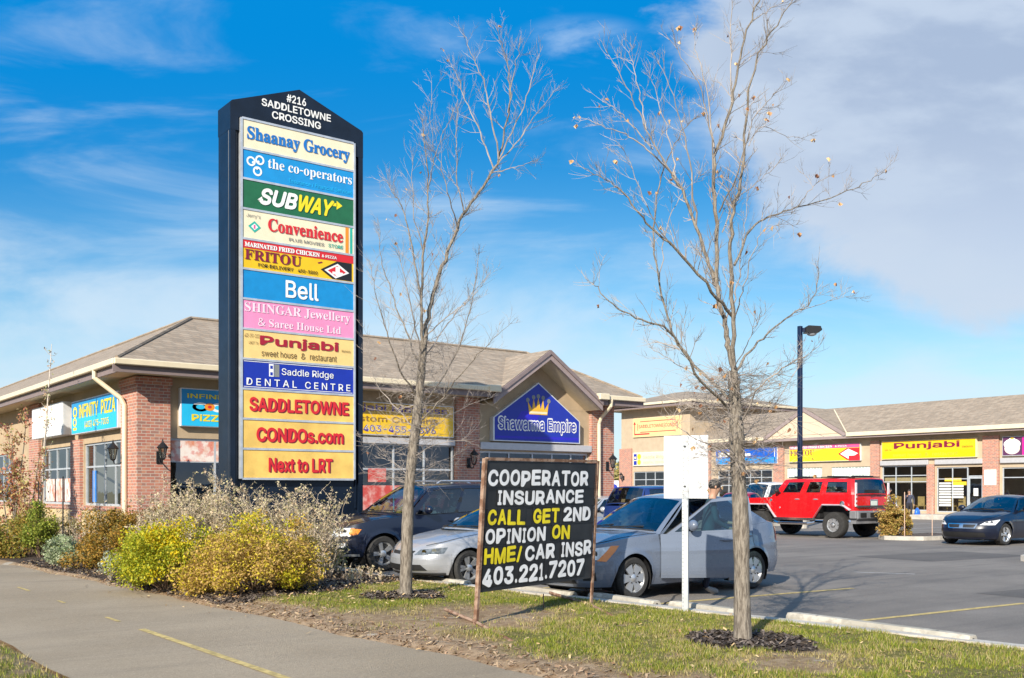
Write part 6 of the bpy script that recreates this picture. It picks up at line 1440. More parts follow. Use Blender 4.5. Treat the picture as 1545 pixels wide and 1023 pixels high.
    for i in range(15):
        t = i/14; p = rail(t); G.append([(p.x+(.10 if i == 0 else -.08 if i == 14 else (.10*(1-t*2)**1 if t < .5 else -.08*(2*t-1)))*(1-abs(u)**2)*(abs(2*t-1)), u*p.y, p.z+dp*(1-abs(u)**2.4)) for u in np.linspace(1, -1, 15)])
    rf.grid(G); rf.build('roof', paint_, root, sm=50)
    # seams
    seam = MB()
    for side in (1, -1):
        for x in P.get('seams', []):
            xs_, z0 = x; sf = c.sx(xs_); z0 = max(z0, c.zb(xs_)+.01); zz = np.linspace(z0, c.zt(xs_)-.002, 12)
            for k in range(11):
                q = [c.pt(sf-.004, zz[k], .0025, side), c.pt(sf+.004, zz[k], .0025, side), c.pt(sf+.004, zz[k+1], .0025, side), c.pt(sf-.004, zz[k+1], .0025, side)]
                seam.add(q if side > 0 else q[::-1], [(0, 1, 2, 3)])
    yk = lambda x, u: Vector((x, u*float(np.interp(x, topx[o_], topy[o_])), ztop(x)+crown*min(1, ytop(x)/(c.hw*.6))*(1-abs(u)**2.6)+.002))
    for u_ in (-.93, .93): seam.tube([yk(x, u_) for x in np.linspace(A['xA']+.02, c.hl*.90, 16)], .0045, 4, 0, False)
    if seam.f: seam.build('panel_gap', M_cblk, root)
    hood.build('hood', paint_, root, sm=50)
    body.build('body', paint_, root, sm=42)
    opened = P.get('open_door')
    for (k, side), mb in doors.items():
        tr = None
        if opened and (k, side) == opened[0]:
            hx = dr[k][1]; hy = c.hw-.03; a = opened[1]*side
            def tr(p, hx=hx, hy=hy*side, a=a): q = Vector(p)-Vector((hx, hy, 0)); return Vector((hx+q.x*math.cos(a)-q.y*math.sin(a)+.015, hy+q.x*math.sin(a)+q.y*math.cos(a)+.01*side, q.z))
            inner = [(p[0], p[1]-side*.07, p[2]) for p in mb.v]; fi = [tuple(reversed(f)) for f in mb.f]; ex = MB(); ex.add(inner, fi); ex.xf(tr)
        if tr: mb.xf(tr)
        o = mb.build('door', paint_, root, sm=42)
        if tr: ex.build('door_lining', M_trim, o)
        for (w, sd), g in list(sideg.items()):
            if sd == side and wins[w][2] == k:
                if tr: g.xf(tr)
                g.build('window', P.get('gl_w', {}).get(w, glassP[1]), o); del sideg[(w, sd)]
        d = dr[k]
        if len(d) > 3 and d[3]:
            hmb = MB(); hx_ = d[0]+d[3]; hz = d[4]; sfh = c.sx(hx_); p = c.pt(sfh, hz, .02, side)
            hmb.ball(p, (.11, .018, .022), 12, 6)
            if tr: hmb.xf(tr)
            hmb.build('handle', d[5] if len(d) > 5 else paint_, o)
    for (w, sd), g in sideg.items(): g.build('side_window', P.get('gl_w', {}).get(w, glassP[1]), root)
    # underside, wheel wells, cabin
    u = MB(); u.box(-c.hl+.25, c.hl-.25, -c.hw+.34, c.hw-.34, max(.16, c.sill-.04), P.get('floor', .55)); 
    u.box(c.xr+c.AR+.02, c.xf-c.AR-.02, -c.hw+.10, c.hw-.10, c.sill+.012, c.sill+.16)
    u.box(-c.hl+.2, c.xr-c.AR-.02, -c.hw+.2, c.hw-.2, P['rbot']+.03, .6); u.box(c.xf+c.AR+.02, c.hl-.38, -c.hw+.30, c.hw-.30, P['fbot']+.03, .55)
    for xw in (c.xf, c.xr):
        for side in (1, -1):
            pr = [(c.AR*math.cos(a)+xw, c.WR+c.AR*P.get('archk', 1)*math.sin(a)) for a in np.linspace(-.5, math.pi+.5, 22)]
            if P.get('trap'): a_, b_, zz = P['trap']; pr = [(xw+b_, c.sill), (xw+a_, zz), (xw-a_, zz), (xw-b_, c.sill)]
            y0, y1 = side*(c.hw-.035), side*(c.hw-.36)
            for i in range(len(pr)-1): u.quad((pr[i][0], y0, pr[i][1]), (pr[i+1][0], y0, pr[i+1][1]), (pr[i+1][0], y1, pr[i+1][1]), (pr[i][0], y1, pr[i][1]))
            u.add([(x, y1, z) for x, z in pr], [tuple(range(len(pr)))])
    u.build('underbody', M_cblk, root)
    it = MB(); zb0 = min(ztop(A['xA']), ztop(A['xC'])); it.box(A['xC']-.1, A['xA']+.1, -c.hw+.16, c.hw-.16, zb0-.42, zb0-.36); it.box(A['xA']-.45, A['xA']+.05, -c.hw+.16, c.hw-.16, zb0-.3, zb0-.03, 0, .05)
    if P.get('parcel', True): it.box(A['xC']-.05, A['xC']+.25, -c.hw+.2, c.hw-.2, zb0-.10, zb0-.04)
    it.build('dashboard', M_trim, root)
    for xs_, ys_ in ((A['xRf']-.75, .37), (A['xRf']-.75, -.37), (A['xRr']+.15, .0)):
        st = MB(); wd = .24 if ys_ else .55; st.box(xs_-.10, xs_+.06, ys_-wd, ys_+wd, zb0-.4, zb0+.17, 0, .05)
        for yy in ((ys_,) if ys_ else (-.3, .3)): st.box(xs_-.07, xs_+.03, yy-.12, yy+.12, zb0+.19, zb0+.36, 0, .04)
        st.build('seat', M_seat, root)
    stw = MB(); cx_, cy_, cz_ = A['xRf']-.28, .37, zb0+.02; stw.tube([(cx_+.06*math.sin(a), cy_+.18*math.cos(a), cz_+.17*math.sin(a)) for a in np.linspace(0, 6.2832, 20)], .015, 5, 0, False); stw.build('steering_wheel', M_cblk, root)
    for xw in (c.xf, c.xr):
        for side in (1, -1): wheel(root, c.WR, P.get('tw', .20), P['rimr'], xw, side*(c.hw-P.get('tw', .2)/2-.015), c.WR, side, P['style'], P['spokes'], (P.get('steer', 0) if xw == c.xf else 0))
    # mirrors
    if P.get('mirror', True):
        for side in (1, -1):
            tt = P.get('mirror_t', .10); p = gs(tt, .10, side, .0); mm = MB(); mx = MB()
            b = [(p.x-.02, p.y+side*.01, p.z+.01), (p.x+.0, p.y+side*.10, p.z+.0)]; mm.tube(b, [.035, .025], 6)
            mx.ball((p.x, p.y+side*.175, p.z+.075), (.075, .115, .085), 14, 8)
            tr = None
            if opened and opened[0][1] == side:
                hx = dr[opened[0][0]][1]; hy = (c.hw-.03)*side; a = opened[1]*side
                f = lambda q_: (lambda q: (hx+q.x*math.cos(a)-q.y*math.sin(a)+.015, hy+q.x*math.sin(a)+q.y*math.cos(a)+.01*side, q.z))(Vector(q_)-Vector((hx, hy, 0)))
                mm.xf(f); mx.xf(f)
            o = mx.build('mirror', P.get('mirror_paint', paint_), root, sm=60); mm.build('mirror_arm', M_cblk, o)
    return root, c
def lamp_patches(root, c, name, mat, quads, sides=(1, -1), off=.007, nu=14, nv=8, rim=None, label=None):
    for side in sides:
        mb = MB()
        for sf, z in quads: c.patch(mb, sf, z, nu, nv, off, side)
        o = mb.build(name, mat, root, sm=60)
        if label: o['label'] = label
def bulbs(root, c, pts, r, mat, sides=(1, -1), name='bulb', off=.012):
    for side in sides:
        for sf, z in pts:
            mb = MB(); p = c.pt(sf, z, off, side); p2 = c.pt(sf+.01, z, off, side); tn = (p2-p).normalized(); up = Vector((0, 0, 1)); 
            mb.add([p+(tn*math.cos(a)+up*math.sin(a))*r for a in np.linspace(0, 6.283, 17)[:-1]], [tuple(range(16))]); mb.build(name, mat, root)
# --- the sedans along the kerb ---------------------------------------------
C_blue = carpaint('grey_blue_paint', (.150, .178, .232), .10, .25); C_silv = carpaint('silver_paint', (.36, .37, .395), .30, .28); C_navy = carpaint('midnight_paint', (.003, .006, .020), .0, .3); C_red = carpaint('fire_red_paint', (.62, .006, .01), .0, .25)
hl = 4.57/2
SEN = dict(L=4.57, W=1.79, fo=.92, wb=2.685, R=.315, arch=.365, rimr=.215, style='cover', spokes=6, tw=.20, sill=.20, fbot=.20, rbot=.26, paint=C_blue,
  top=([-2.29, -2.15, -1.75, -1.3, -.4, .55, .95, 1.5, 1.95, 2.15, 2.29], [1.0, 1.055, 1.085, 1.04, .985, .945, .945, .90, .82, .745, .69]),
  front_inset=[(.2, .10), (.28, .03), (.42, 0), (.52, .0), (.60, .03), (.70, .10), (.85, .22)], rear_inset=[(.25, .08), (.4, .01), (.55, 0), (.66, .05), (.9, .07), (1.08, .10)],
  cab=dict(xA=.78, xW=1.16, xRf=-.02, xRr=-1.10, xC=-1.78, xRW=-1.98, zroof=1.565, yroof=.60, drop=.055, arc_f=.05, arc_r=.06), crown=.055, hood_rib=.012,
  glass=(G_ws, G_side, G_dark), windows=[(.06, .52, 0), (.56, .84, 1)], pillars=[(.52, .56)], frames=[(0.02, .54, 0), (.54, .80, 1)],
  doors=[(-.36, .82, .27, .16, .86), (-1.30, -.36, .27, .14, .88)], seams=[(-.36, .3), (-1.30, .6), (.82, .3)], open_door=((0, 1), -R(34)), mirror_t=.15)
car1, cs1 = build_car('parked_car', 'grey blue compact sedan with its driver door swung open and a person behind it', 'car', SEN, (11.9, 11.73, 0), math.pi, 'cars parked along the kerb')
lamp_patches(car1, cs1, 'headlight', M_lens_, [((.50, 1.02, 1.16, .60), (.60, .60, .80, .735))]); lamp_patches(car1, cs1, 'indicator', M_amb, [((.86, 1.00, 1.24, 1.10), (.585, .575, .80, .80))], off=.011, nu=6)
bulbs(car1, cs1, [(.68, .68), (.82, .68)], .055, M_chrome, name='headlight_reflector')
lamp_patches(car1, cs1, 'grille', M_cblk, [((.02, .42, .48, .02), (.58, .58, .69, .69))], nu=8, nv=4); lamp_patches(car1, cs1, 'air_intake', M_cblk, [((.0, .55, .50, .0), (.25, .25, .40, .42))], nu=10, nv=4); lamp_patches(car1, cs1, 'fog_light', M_cblk, [((.66, .86, .84, .66), (.30, .30, .42, .42))], nu=6, nv=4)
rs1 = cs1.S[-1]
lamp_patches(car1, cs1, 'tail_light', M_redl, [((rs1-.98, rs1-.55, rs1-.55, rs1-.96), (.78, .78, 1.0, 1.0))]); lamp_patches(car1, cs1, 'rear_plate', M_white, [((rs1-.24, rs1, rs1, rs1-.24), (.66, .66, .78, .78))], (1, -1), nu=3, nv=2)
CIV = dict(L=4.44, W=1.71, fo=.86, wb=2.62, R=.30, arch=.345, rimr=.205, style='twin', spokes=5, tw=.19, sill=.19, fbot=.19, rbot=.24, paint=C_silv, plan_f=(7, 2.3),
  top=([-2.22, -2.1, -1.7, -1.3, -.4, .55, .95, 1.5, 1.9, 2.1, 2.22], [.90, .96, .985, .96, .92, .885, .875, .79, .70, .635, .58]),
  front_inset=[(.19, .09), (.27, .02), (.36, 0), (.46, .0), (.52, .02), (.60, .07), (.75, .20)], rear_inset=[(.24, .08), (.4, .01), (.55, 0), (.66, .05), (1.0, .08)],
  cab=dict(xA=.82, xW=1.24, xRf=.0, xRr=-1.05, xC=-1.72, xRW=-1.92, zroof=1.43, yroof=.565, drop=.05), crown=.06, hood_rib=.012,
  glass=(G_ws, G_side, G_dark), windows=[(.07, .52, 0), (.56, .82, 1)], pillars=[(.52, .56)], frames=[(.02, .54, 0), (.54, .80, 1)], doors=[(-.38, .80, .26, .14, .78), (-1.28, -.38, .26, .14, .80)], seams=[(-.38, .3), (-1.28, .6), (.80, .3)], mirror_t=.15)
car2, cs2 = build_car('parked_car', 'silver sedan parked behind the letter board with its nose beside the slender bare tree', 'car', CIV, (11.25, 14.95, 0), math.pi, 'cars parked along the kerb')
lamp_patches(car2, cs2, 'headlight', M_lensd, [((.36, .90, .98, .46), (.525, .55, .655, .615))]); bulbs(car2, cs2, [(.55, .575), (.74, .595)], .042, M_chrome, name='headlight_reflector', off=.011)
lamp_patches(car2, cs2, 'grille', M_cblk, [((.0, .30, .36, .0), (.525, .535, .59, .58))], nu=8, nv=4); lamp_patches(car2, cs2, 'air_intake', M_cblk, [((.0, .62, .50, .0), (.25, .27, .365, .355))], nu=12, nv=4)
lamp_patches(car2, cs2, 'bumper_lip', M_cblk, [((.0, .95, .95, .0), (.193, .193, .225, .225))], nu=12, nv=2, off=.012)
SUVp = dict(L=4.79, W=1.95, fo=.93, wb=2.70, R=.355, arch=.41, rimr=.235, style='five', spokes=5, tw=.235, sill=.30, fbot=.30, rbot=.34, paint=C_navy, plan_f=(9, 2.6), plan_r=(14, 4),
  top=([-2.39, -2.2, -1.3, -.4, .6, 1.0, 1.6, 2.0, 2.25, 2.39], [1.14, 1.16, 1.15, 1.11, 1.07, 1.08, 1.03, .95, .88, .84]),
  front_inset=[(.30, .10), (.38, .03), (.5, 0), (.62, .0), (.74, .03), (.86, .09), (1.0, .18)], rear_inset=[(.3, .05), (.5, 0), (.62, .0), (.8, .05), (1.2, .10)],
  cab=dict(xA=.92, xW=1.30, xRf=.20, xRr=-1.95, xC=-2.20, xRW=-2.30, zroof=1.76, yroof=.70, drop=.055, arc_r=.04, bulge=.03), crown=.055, hood_rib=.02, deck=False, parcel=False,
  glass=(G_ws, G_side, G_dark), windows=[(.06, .37, 0), (.40, .66, 1), (.70, .93, None)], pillars=[(.37, .40), (.66, .70)], frames=[(.02, .385, 0), (.385, .68, 1)], gl_w={1: G_dark, 2: G_dark},
  doors=[(-.32, .86, .38, .14, .98), (-1.26, -.32, .38, .14, 1.0)], seams=[(-.32, .4), (-1.26, .75), (.86, .4)], mirror_t=.12, top_sm=.2)
car3, cs3 = build_car('parked_car', 'dark blue crossover parked nose to the shrubs, right of the pylon', 'car', SUVp, (11.73, 18.57, 0), math.pi, 'cars parked along the kerb')
lamp_patches(car3, cs3, 'headlight', M_lens_, [((.46, .84, .90, .50), (.70, .71, .87, .855))]); lamp_patches(car3, cs3, 'indicator', M_amb, [((.84, 1.04, 1.12, .90), (.715, .745, .84, .865))], off=.0075)
bulbs(car3, cs3, [(.60, .785), (.76, .79)], .055, M_chrome, name='headlight_reflector')
lamp_patches(car3, cs3, 'fog_light', M_lens_, [((.62, .80, .80, .62), (.49, .49, .57, .57))], nu=6, nv=4); lamp_patches(car3, cs3, 'grille', M_cblk, [((.0, .38, .42, .0), (.70, .70, .82, .82))], nu=8, nv=4)
lamp_patches(car3, cs3, 'skid_trim', M_rim, [((.0, 1.10, 1.08, .0), (.31, .31, .355, .375))], off=.012, nu=12, nv=3)
rk_ = MB()
for side in (1, -1): rk_.tube([(.0, side*.62, 1.74), (-.1, side*.62, 1.80), (-1.6, side*.62, 1.80), (-1.75, side*.62, 1.74)], .02, 6)
rk_.build('roof_rail', M_rim, car3)
# --- the red truck ----------------------------------------------------------
HUM = dict(L=4.75, W=2.06, fo=.80, wb=3.12, R=.44, arch=.55, rimr=.235, style='holes', spokes=7, tw=.31, sill=.66, fbot=.80, rbot=.93, paint=C_red, plan_f=(30, 14), plan_r=(40, 24), ds=.05,
  top=([-2.38, -.9, .9, 1.02, 2.1, 2.38], [1.46, 1.46, 1.46, 1.36, 1.32, 1.30]), top_sm=.08, trap=(.40, .74, 1.10), tuck=.02, tumble=.015, crease=0, floor=.9,
  front_inset=[(.6, .0), (1.5, .03)], rear_inset=[(.6, .0), (1.5, .02)],
  cab=dict(xA=.86, xW=.96, xRf=.50, xRr=-2.22, xC=-2.34, xRW=-2.36, zroof=2.03, yroof=.88, drop=.035, arc_f=.015, arc_r=.015, bulge=.012), crown=.02, deck=False, parcel=False, wz=(.14, .80),
  glass=(G_ws, G_dark, G_dark), windows=[(.09, .325, 0), (.405, .585, 1), (.66, .925, None)], gl_w={0: G_side}, frames=[(.03, .365, 0), (.365, .62, 1)], doors=[(-.26, .80, .70, .14, 1.30, M_rim), (-1.02, -.26, .70, .14, 1.30, M_rim)],
  seams=[(-.26, .7), (-1.02, .95), (.80, .7)], mirror_t=.06, mirror_paint=M_cblk, steer=.0)
car4, cs4 = build_car('parked_truck', 'boxy red off road truck seen from its rear corner in front of the shop row', 'truck', HUM, (30.42, 22.35, 0), R(90))
rs4 = cs4.S[-1]
# flares, sill tube, rear bumper, lamps, plate, roof lamps
M_gplas = pm('grey_bumper_plastic', (.17, .17, .18), .5, var=.15, scale=4)
fl = MB()
for xw in (cs4.xf, cs4.xr):
    for side in (1, -1):
        a_, b_, zz = HUM['trap']; pr = [(xw+b_+.02, .66), (xw+a_, zz), (xw-a_, zz), (xw-b_-.02, .66 if xw == cs4.xf else .66)]
        if xw == cs4.xr: pr[3] = (xw-b_+.06, .93)
        y1 = side*1.01; y2 = side*1.085
        for i in range(3):
            (x0, z0), (x1, z1) = pr[i], pr[i+1]; k = .055
            ux = lambda x, z: (x+(x-xw)*k*1.3, z+(.055 if z > .9 else .0))
            o0, o1 = ux(x0, z0), ux(x1, z1)
            fl.add([(x0, y2, z0), (x1, y2, z1), (o1[0], y1, o1[1]), (o0[0], y1, o0[1]), (x0, y1-side*.2, z0), (x1, y1-side*.2, z1)], [(0, 1, 2, 3), (0, 4, 5, 1)])
fl.build('wheel_flare', pm('flare_silver', (.42, .40, .42), .4, .2), car4)
sb = MB()
for side in (1, -1):
    sb.tube([(cs4.xf-.72, side*1.0, .52), (cs4.xf-.95, side*1.09, .47), (cs4.xr+.95, side*1.09, .47), (cs4.xr+.72, side*1.0, .52)], .045, 8)
    sb.box(cs4.xr+.75, cs4.xf-.75, side*.98-.05, side*.98+.05, .575, .665)
sb.build('side_step', M_chrome, car4)
rb = MB(); rb.box(-2.50, -2.36, -1.0, 1.0, .64, .925, 0, .04); rb.box(-2.4, -2.2, -.95, .95, .50, .66); rb.box(-2.46, -2.2, .80, 1.06, .66, .93, 0, .03); rb.box(-2.46, -2.2, -1.06, -.80, .66, .93, 0, .03); rb.build('rear_bumper', M_gplas, car4)
rb = MB(); rb.box(-2.53, -2.495, -.86, -.55, .72, .86); rb.box(-2.53, -2.495, .55, .86, .72, .86); rb.box(-2.53, -2.495, -.3, .3, .72, .86); rb.build('bumper_step', M_cblk, car4)
fb = MB(); fb.box(2.30, 2.52, -1.0, 1.0, .62, .86, 0, .04); fb.build('front_bumper', M_gplas, car4)
for side in (1, -1):
    tl_ = MB(); tl_.box(-2.40, -2.36, side*.93-.055, side*.93+.055, 1.06, 1.86, 0, .015); o = tl_.build('tail_light', pm('clear_tail_lens', (.78, .68, .68), .12, .2, var=.15, scale=14, coat=1), car4)
    t2 = MB()
    for z in (1.18, 1.32, 1.46): t2.lathe([(.001, -2.405), (.035, -2.405), (.035, -2.4)], 12, 0, 'x', (0, side*.93, z))
    t2.build('lens', M_redl, o)
pl = MB(); pl.box(-2.40, -2.372, -.30, .14, 1.02, 1.30, 0, .01); o = pl.build('plate_frame', M_chrome, car4); p2 = MB(); p2.box(-2.408, -2.401, -.24, .08, 1.07, 1.25); p2.build('number_plate', paint('plate', (.60, .68, .62)), o)
ed = MB(); ed.box(-2.385, -2.365, -.8, .8, 1.43, 1.45); ed.tube([(-2.39, .1, 1.40), (-2.42, -.1, 1.47), (-2.42, -.45, 1.46)], .012, 5); ed.build('wiper', M_cblk, car4)
for x in (.30, -1.05, -2.0):
    m5 = MB(); m5.box(x-.28, x+.28, -.60, .60, 2.035, 2.07, 0, .015); m5.box(x-.1, x+.1, -.5, .5, 2.07, 2.10, 0, .01); m5.build('roof_rack', M_cblk, car4)
cp = MB()
for k, (x, z, r) in enumerate(((-1.92, 1.16, .095), (1.00, 1.26, .05), (.62, 1.0, .03))): cp.lathe([(.001, 1.04), (r*.6, 1.045), (r, 1.035), (r, 1.0)], 20, 0, 'y', (x, 0, z)); cp.lathe([(.001, 1.047), (r*.5, 1.047)], 12, 1, 'y', (x, 0, z))
cp.build('fuel_cap', [M_chrome, M_gplas], car4)
for side in (1, -1):
    hb = MB(); hb.box(2.37, 2.40, side*.8-.12, side*.8+.12, 1.0, 1.2, 0, .01); hb.build('headlight', M_lens_, car4)
gr = MB()
for i in range(7): y = -.55+i*.183; gr.box(2.375, 2.40, y-.06, y+.06, .98, 1.24, 0, .01)
gr.build('grille', M_chrome, car4); an = MB(); an.tube([(1.0, -.95, 1.35), (.98, -.95, 1.9)], .006, 4); an.build('aerial', M_cblk, car4)
# --- dark sedan at the right edge -------------------------------------------
ALT = dict(L=4.86, W=1.79, fo=.95, wb=2.80, R=.325, arch=.375, rimr=.225, style='five', spokes=5, tw=.215, sill=.19, fbot=.19, rbot=.26, paint=C_navy, plan_f=(8, 2.2),
  top=([-2.43, -2.25, -1.8, -1.3, -.4, .6, 1.0, 1.5, 1.95, 2.25, 2.43], [1.0, 1.04, 1.06, 1.03, .98, .945, .95, .89, .81, .72, .66]),
  front_inset=[(.2, .12), (.30, .04), (.40, 0), (.50, .0), (.58, .03), (.68, .10), (.85, .24)], rear_inset=[(.25, .08), (.4, .01), (.55, 0), (.66, .05), (1.08, .10)],
  cab=dict(xA=.86, xW=1.26, xRf=.02, xRr=-1.15, xC=-1.85, xRW=-2.05, zroof=1.47, yroof=.60, drop=.055), crown=.06, hood_rib=.016,
  glass=(G_ws, G_side, G_dark), windows=[(.06, .52, 0), (.56, .84, 1)], pillars=[(.52, .56)], frames=[(.02, .54, 0), (.54, .80, 1)], doors=[(-.36, .86, .28, .14, .84), (-1.36, -.36, .28, .14, .86)], seams=[(-.36, .3), (-1.36, .6), (.86, .3)], mirror_t=.15, steer=-.12)
car5, cs5 = build_car('sedan', 'very dark blue sedan driving in from the right edge toward the lot', 'car', ALT, (30.97, 15.93, 0), math.pi+.04)
lamp_patches(car5, cs5, 'headlight', M_lens_, [((.52, .98, 1.22, .72), (.60, .60, .76, .70))]); bulbs(car5, cs5, [(.74, .66), (.88, .67)], .05, M_chrome, name='headlight_reflector')
lamp_patches(car5, cs5, 'grille', M_chrome, [((.0, .40, .47, .0), (.50, .50, .64, .645))], nu=8, nv=4); lamp_patches(car5, cs5, 'grille_insert', M_cblk, [((.06, .36, .42, .06), (.525, .525, .615, .615))], nu=8, nv=4, off=.012)
lamp_patches(car5, cs5, 'air_intake', M_cblk, [((.0, .70, .64, .0), (.24, .25, .38, .40))], nu=12, nv=4)
# --- cars further back, mostly hidden --------------------------------------
B_SUV = dict(SUVp); B_SUV.update(paint=carpaint('deep_blue_paint', (.012, .035, .16), .2, .28), rows=10, ds=.08)
car6, cs6 = build_car('sport_utility_vehicle', 'blue sport utility parked behind the grey blue sedan, only its roof showing', 'car', B_SUV, (23.3, 22.2, 0), 0)
B_RED = dict(CIV); B_RED.update(paint=carpaint('dull_red_paint', (.36, .01, .02), .1, .3), rows=10, ds=.08); B_RED['cab'] = dict(CIV['cab'], zroof=1.55)
u, v = uv((1112-CXP)/FPX*44, 44)
car7, cs7 = build_car('car', 'red car far back between the right hand tree and the red truck', 'car', B_RED, (u, v, 0), R(200))
B_SIL = dict(CIV); B_SIL.update(paint=carpaint('pale_silver_paint', (.5, .52, .55), .4, .3), rows=10, ds=.08)
u, v = uv((893-CXP)/FPX*33, 33)
car8, cs8 = build_car('car', 'pale silver sedan seen just past the right post of the letter board', 'car', B_SIL, (u, v, 0), R(180))
B_VAN = dict(SUVp); B_VAN.update(paint=carpaint('white_van_paint', (.70, .71, .70), .0, .3), rows=10, ds=.08); B_VAN['cab'] = dict(SUVp['cab'], zroof=2.05)
u, v = uv((1150-CXP)/FPX*54, 54)
car9, cs9 = build_car('van', 'white van parked before the blue sign of the shop row', 'van', B_VAN, (u, v, 0), R(180))
# ================================================================ PEOPLE
M_skin = pm('skin', (.42, .235, .155), .55, var=.06); M_hair = pm('black_hair', (.014, .011, .010), .6, var=.3, scale=20)
def person(label, loc, rz, J, cloth, seed=0, hairlong=False):
    """J: joint name -> (x, y, z); faces +x. cloth: shirt, trousers, shoes materials"""
    root = thing('person', label, 'person', loc, rz)
    V = []; Rr = []; E_ = []; idx = {}
    def jn(n, p, r): idx[n] = len(V); V.append(Vector(p)); Rr.append(r)
    def bone(*ns): [E_.append((idx[a], idx[b])) for a, b in zip(ns, ns[1:])]
    jn('pelvis', J['pelvis'], (.155, .115)); jn('waist', J['waist'], (.135, .10)); jn('chest', J['chest'], (.165, .115)); jn('neckb', J['neckb'], (.075, .07)); jn('neck', J['neck'], (.055, .055)); jn('jaw', J['jaw'], (.068, .075)); jn('head', J['head'], (.083, .098)); jn('crown', J['crown'], (.055, .065))
    bone('pelvis', 'waist', 'chest', 'neckb', 'neck', 'jaw', 'head', 'crown')
    for s in ('l', 'r'):
        jn('sh'+s, J['sh'+s], (.062, .062)); jn('el'+s, J['el'+s], (.044, .044)); jn('wr'+s, J['wr'+s], (.028, .034)); jn('pm'+s, Vector(J['wr'+s]).lerp(Vector(J['ha'+s]), .5), (.024, .040)); bone('chest', 'sh'+s, 'el'+s, 'wr'+s, 'pm'+s)
        w, h = Vector(J['wr'+s]), Vector(J['ha'+s]); d = (h-w).normalized(); sd = d.cross(Vector((0, 0, 1))).normalized() if abs(d.z) < .95 else Vector((1, 0, 0))
        for k, (o, l) in enumerate(((-.032, .078), (-.011, .092), (.011, .088), (.031, .068))):
            p = V[idx['pm'+s]]+sd*o; q = p+d*(.05+l*.5); e = q+(d*.8+Vector((0, 0, -.3)))*l*.5
            jn('f%s%da' % (s, k), p+d*.045, (.010, .010)); jn('f%s%db' % (s, k), q, (.009, .009)); jn('f%s%dc' % (s, k), e, (.007, .007)); bone('pm'+s, 'f%s%da' % (s, k), 'f%s%db' % (s, k), 'f%s%dc' % (s, k))
        jn('t'+s, V[idx['pm'+s]]-sd*.055+d*.01, (.011, .011)); jn('t2'+s, V[idx['pm'+s]]-sd*.07+d*.045, (.008, .008)); bone('pm'+s, 't'+s, 't2'+s)
        jn('hp'+s, J['hp'+s], (.095, .10)); jn('kn'+s, J['kn'+s], (.062, .064)); jn('an'+s, J['an'+s], (.042, .046)); jn('ft'+s, Vector(J['an'+s])+Vector((.12, 0, -.045)), (.045, .032)); jn('to'+s, Vector(J['an'+s])+Vector((.19, 0, -.05)), (.038, .022)); bone('pelvis', 'hp'+s, 'kn'+s, 'an'+s, 'ft'+s, 'to'+s)
    me = bpy.data.meshes.new('body'); me.from_pydata([tuple(p) for p in V], E_, []); ob = bpy.data.objects.new('body', me); COL.objects.link(ob)
    md = ob.modifiers.new('skin', 'SKIN'); sk = me.skin_vertices[0].data if me.skin_vertices else None
    if sk is None:
        bpy.context.view_layer.objects.active = ob; me.attributes.new
    for i, r in enumerate(Rr): sk[i].radius = r; sk[i].use_root = (i == 0)
    sb_ = ob.modifiers.new('sub', 'SUBSURF'); sb_.levels = 2; sb_.render_levels = 2
    dg = bpy.context.evaluated_depsgraph_get(); m2 = bpy.data.meshes.new_from_object(ob.evaluated_get(dg)); bpy.data.objects.remove(ob)
    o = bpy.data.objects.new('body', m2); COL.objects.link(o); o.parent = root; m2.materials.clear()
    for m in (M_skin, *cloth): m2.materials.append(m)
    segs = []
    names = list(idx)
    for a, b in E_:
        n = names[b]; 
        k = 0 if n[0] in 'fjt' and n[:2] not in ('ft', 'to') or n in ('neck', 'jaw', 'head', 'crown') or n[:2] in ('pm',) else 1 if n in ('waist', 'chest', 'neckb') or n[:2] in ('sh', 'el', 'wr') else 3 if n[:2] in ('ft', 'to') else 2
        segs.append((V[a], V[b], k))
    for p in m2.polygons:
        cpt = p.center; best = (9, 1)
        for a, b, k in segs:
            ab = b-a; t = max(0, min(1, (cpt-a).dot(ab)/max(1e-9, ab.length_squared))); d = (cpt-(a+ab*t)).length
            if d < best[0]: best = (d, k)
        k = best[1]
        if k == 2 and cpt.z > J['pelvis'][2]+.02: k = 1
        if k == 1 and cpt.z < J['pelvis'][2]-.06 and abs(cpt.y) < .2 and (cpt-V[idx['wrl']]).length > .15 and (cpt-V[idx['wrr']]).length > .15: k = 2
        p.material_index = k; p.use_smooth = True
    hd = V[idx['head']]; fz = (V[idx['crown']]-V[idx['jaw']]).normalized(); fx = J.get('face', Vector((1, 0, 0))); fx = Vector(fx).normalized(); fy = fz.cross(fx).normalized(); fx = fy.cross(fz)
    at_ = lambda a, b, c_: hd+fx*a+fy*b+fz*c_
    h = MB(); G = []
    for j in range(9):
        th = math.pi*.66*j/8; row = []
        for i in range(17):
            ph = 2*math.pi*i/16; fr = max(0, math.cos(ph)); t2 = th*(1-.42*fr**1.5)*(1.22 if hairlong else 1.0)
            row.append(at_(.108*math.sin(t2)*math.cos(ph)-.006, .093*math.sin(t2)*math.sin(ph), .030+.108*math.cos(t2)))
        G.append(row)
    h.grid(G)
    if hairlong: h.ball(at_(-.085, 0, -.03), (.055, .07, .10), 10, 8)
    h.build('hair', M_hair, root, sm=80)
    f = MB(); f.add([at_(.092, -.014, .0), at_(.092, .014, .0), at_(.122, 0, -.012), at_(.092, 0, .045), at_(.094, 0, -.02)], [(0, 2, 3), (2, 1, 3), (0, 4, 2), (4, 1, 2)]); f.build('nose', M_skin, root, sm=80)
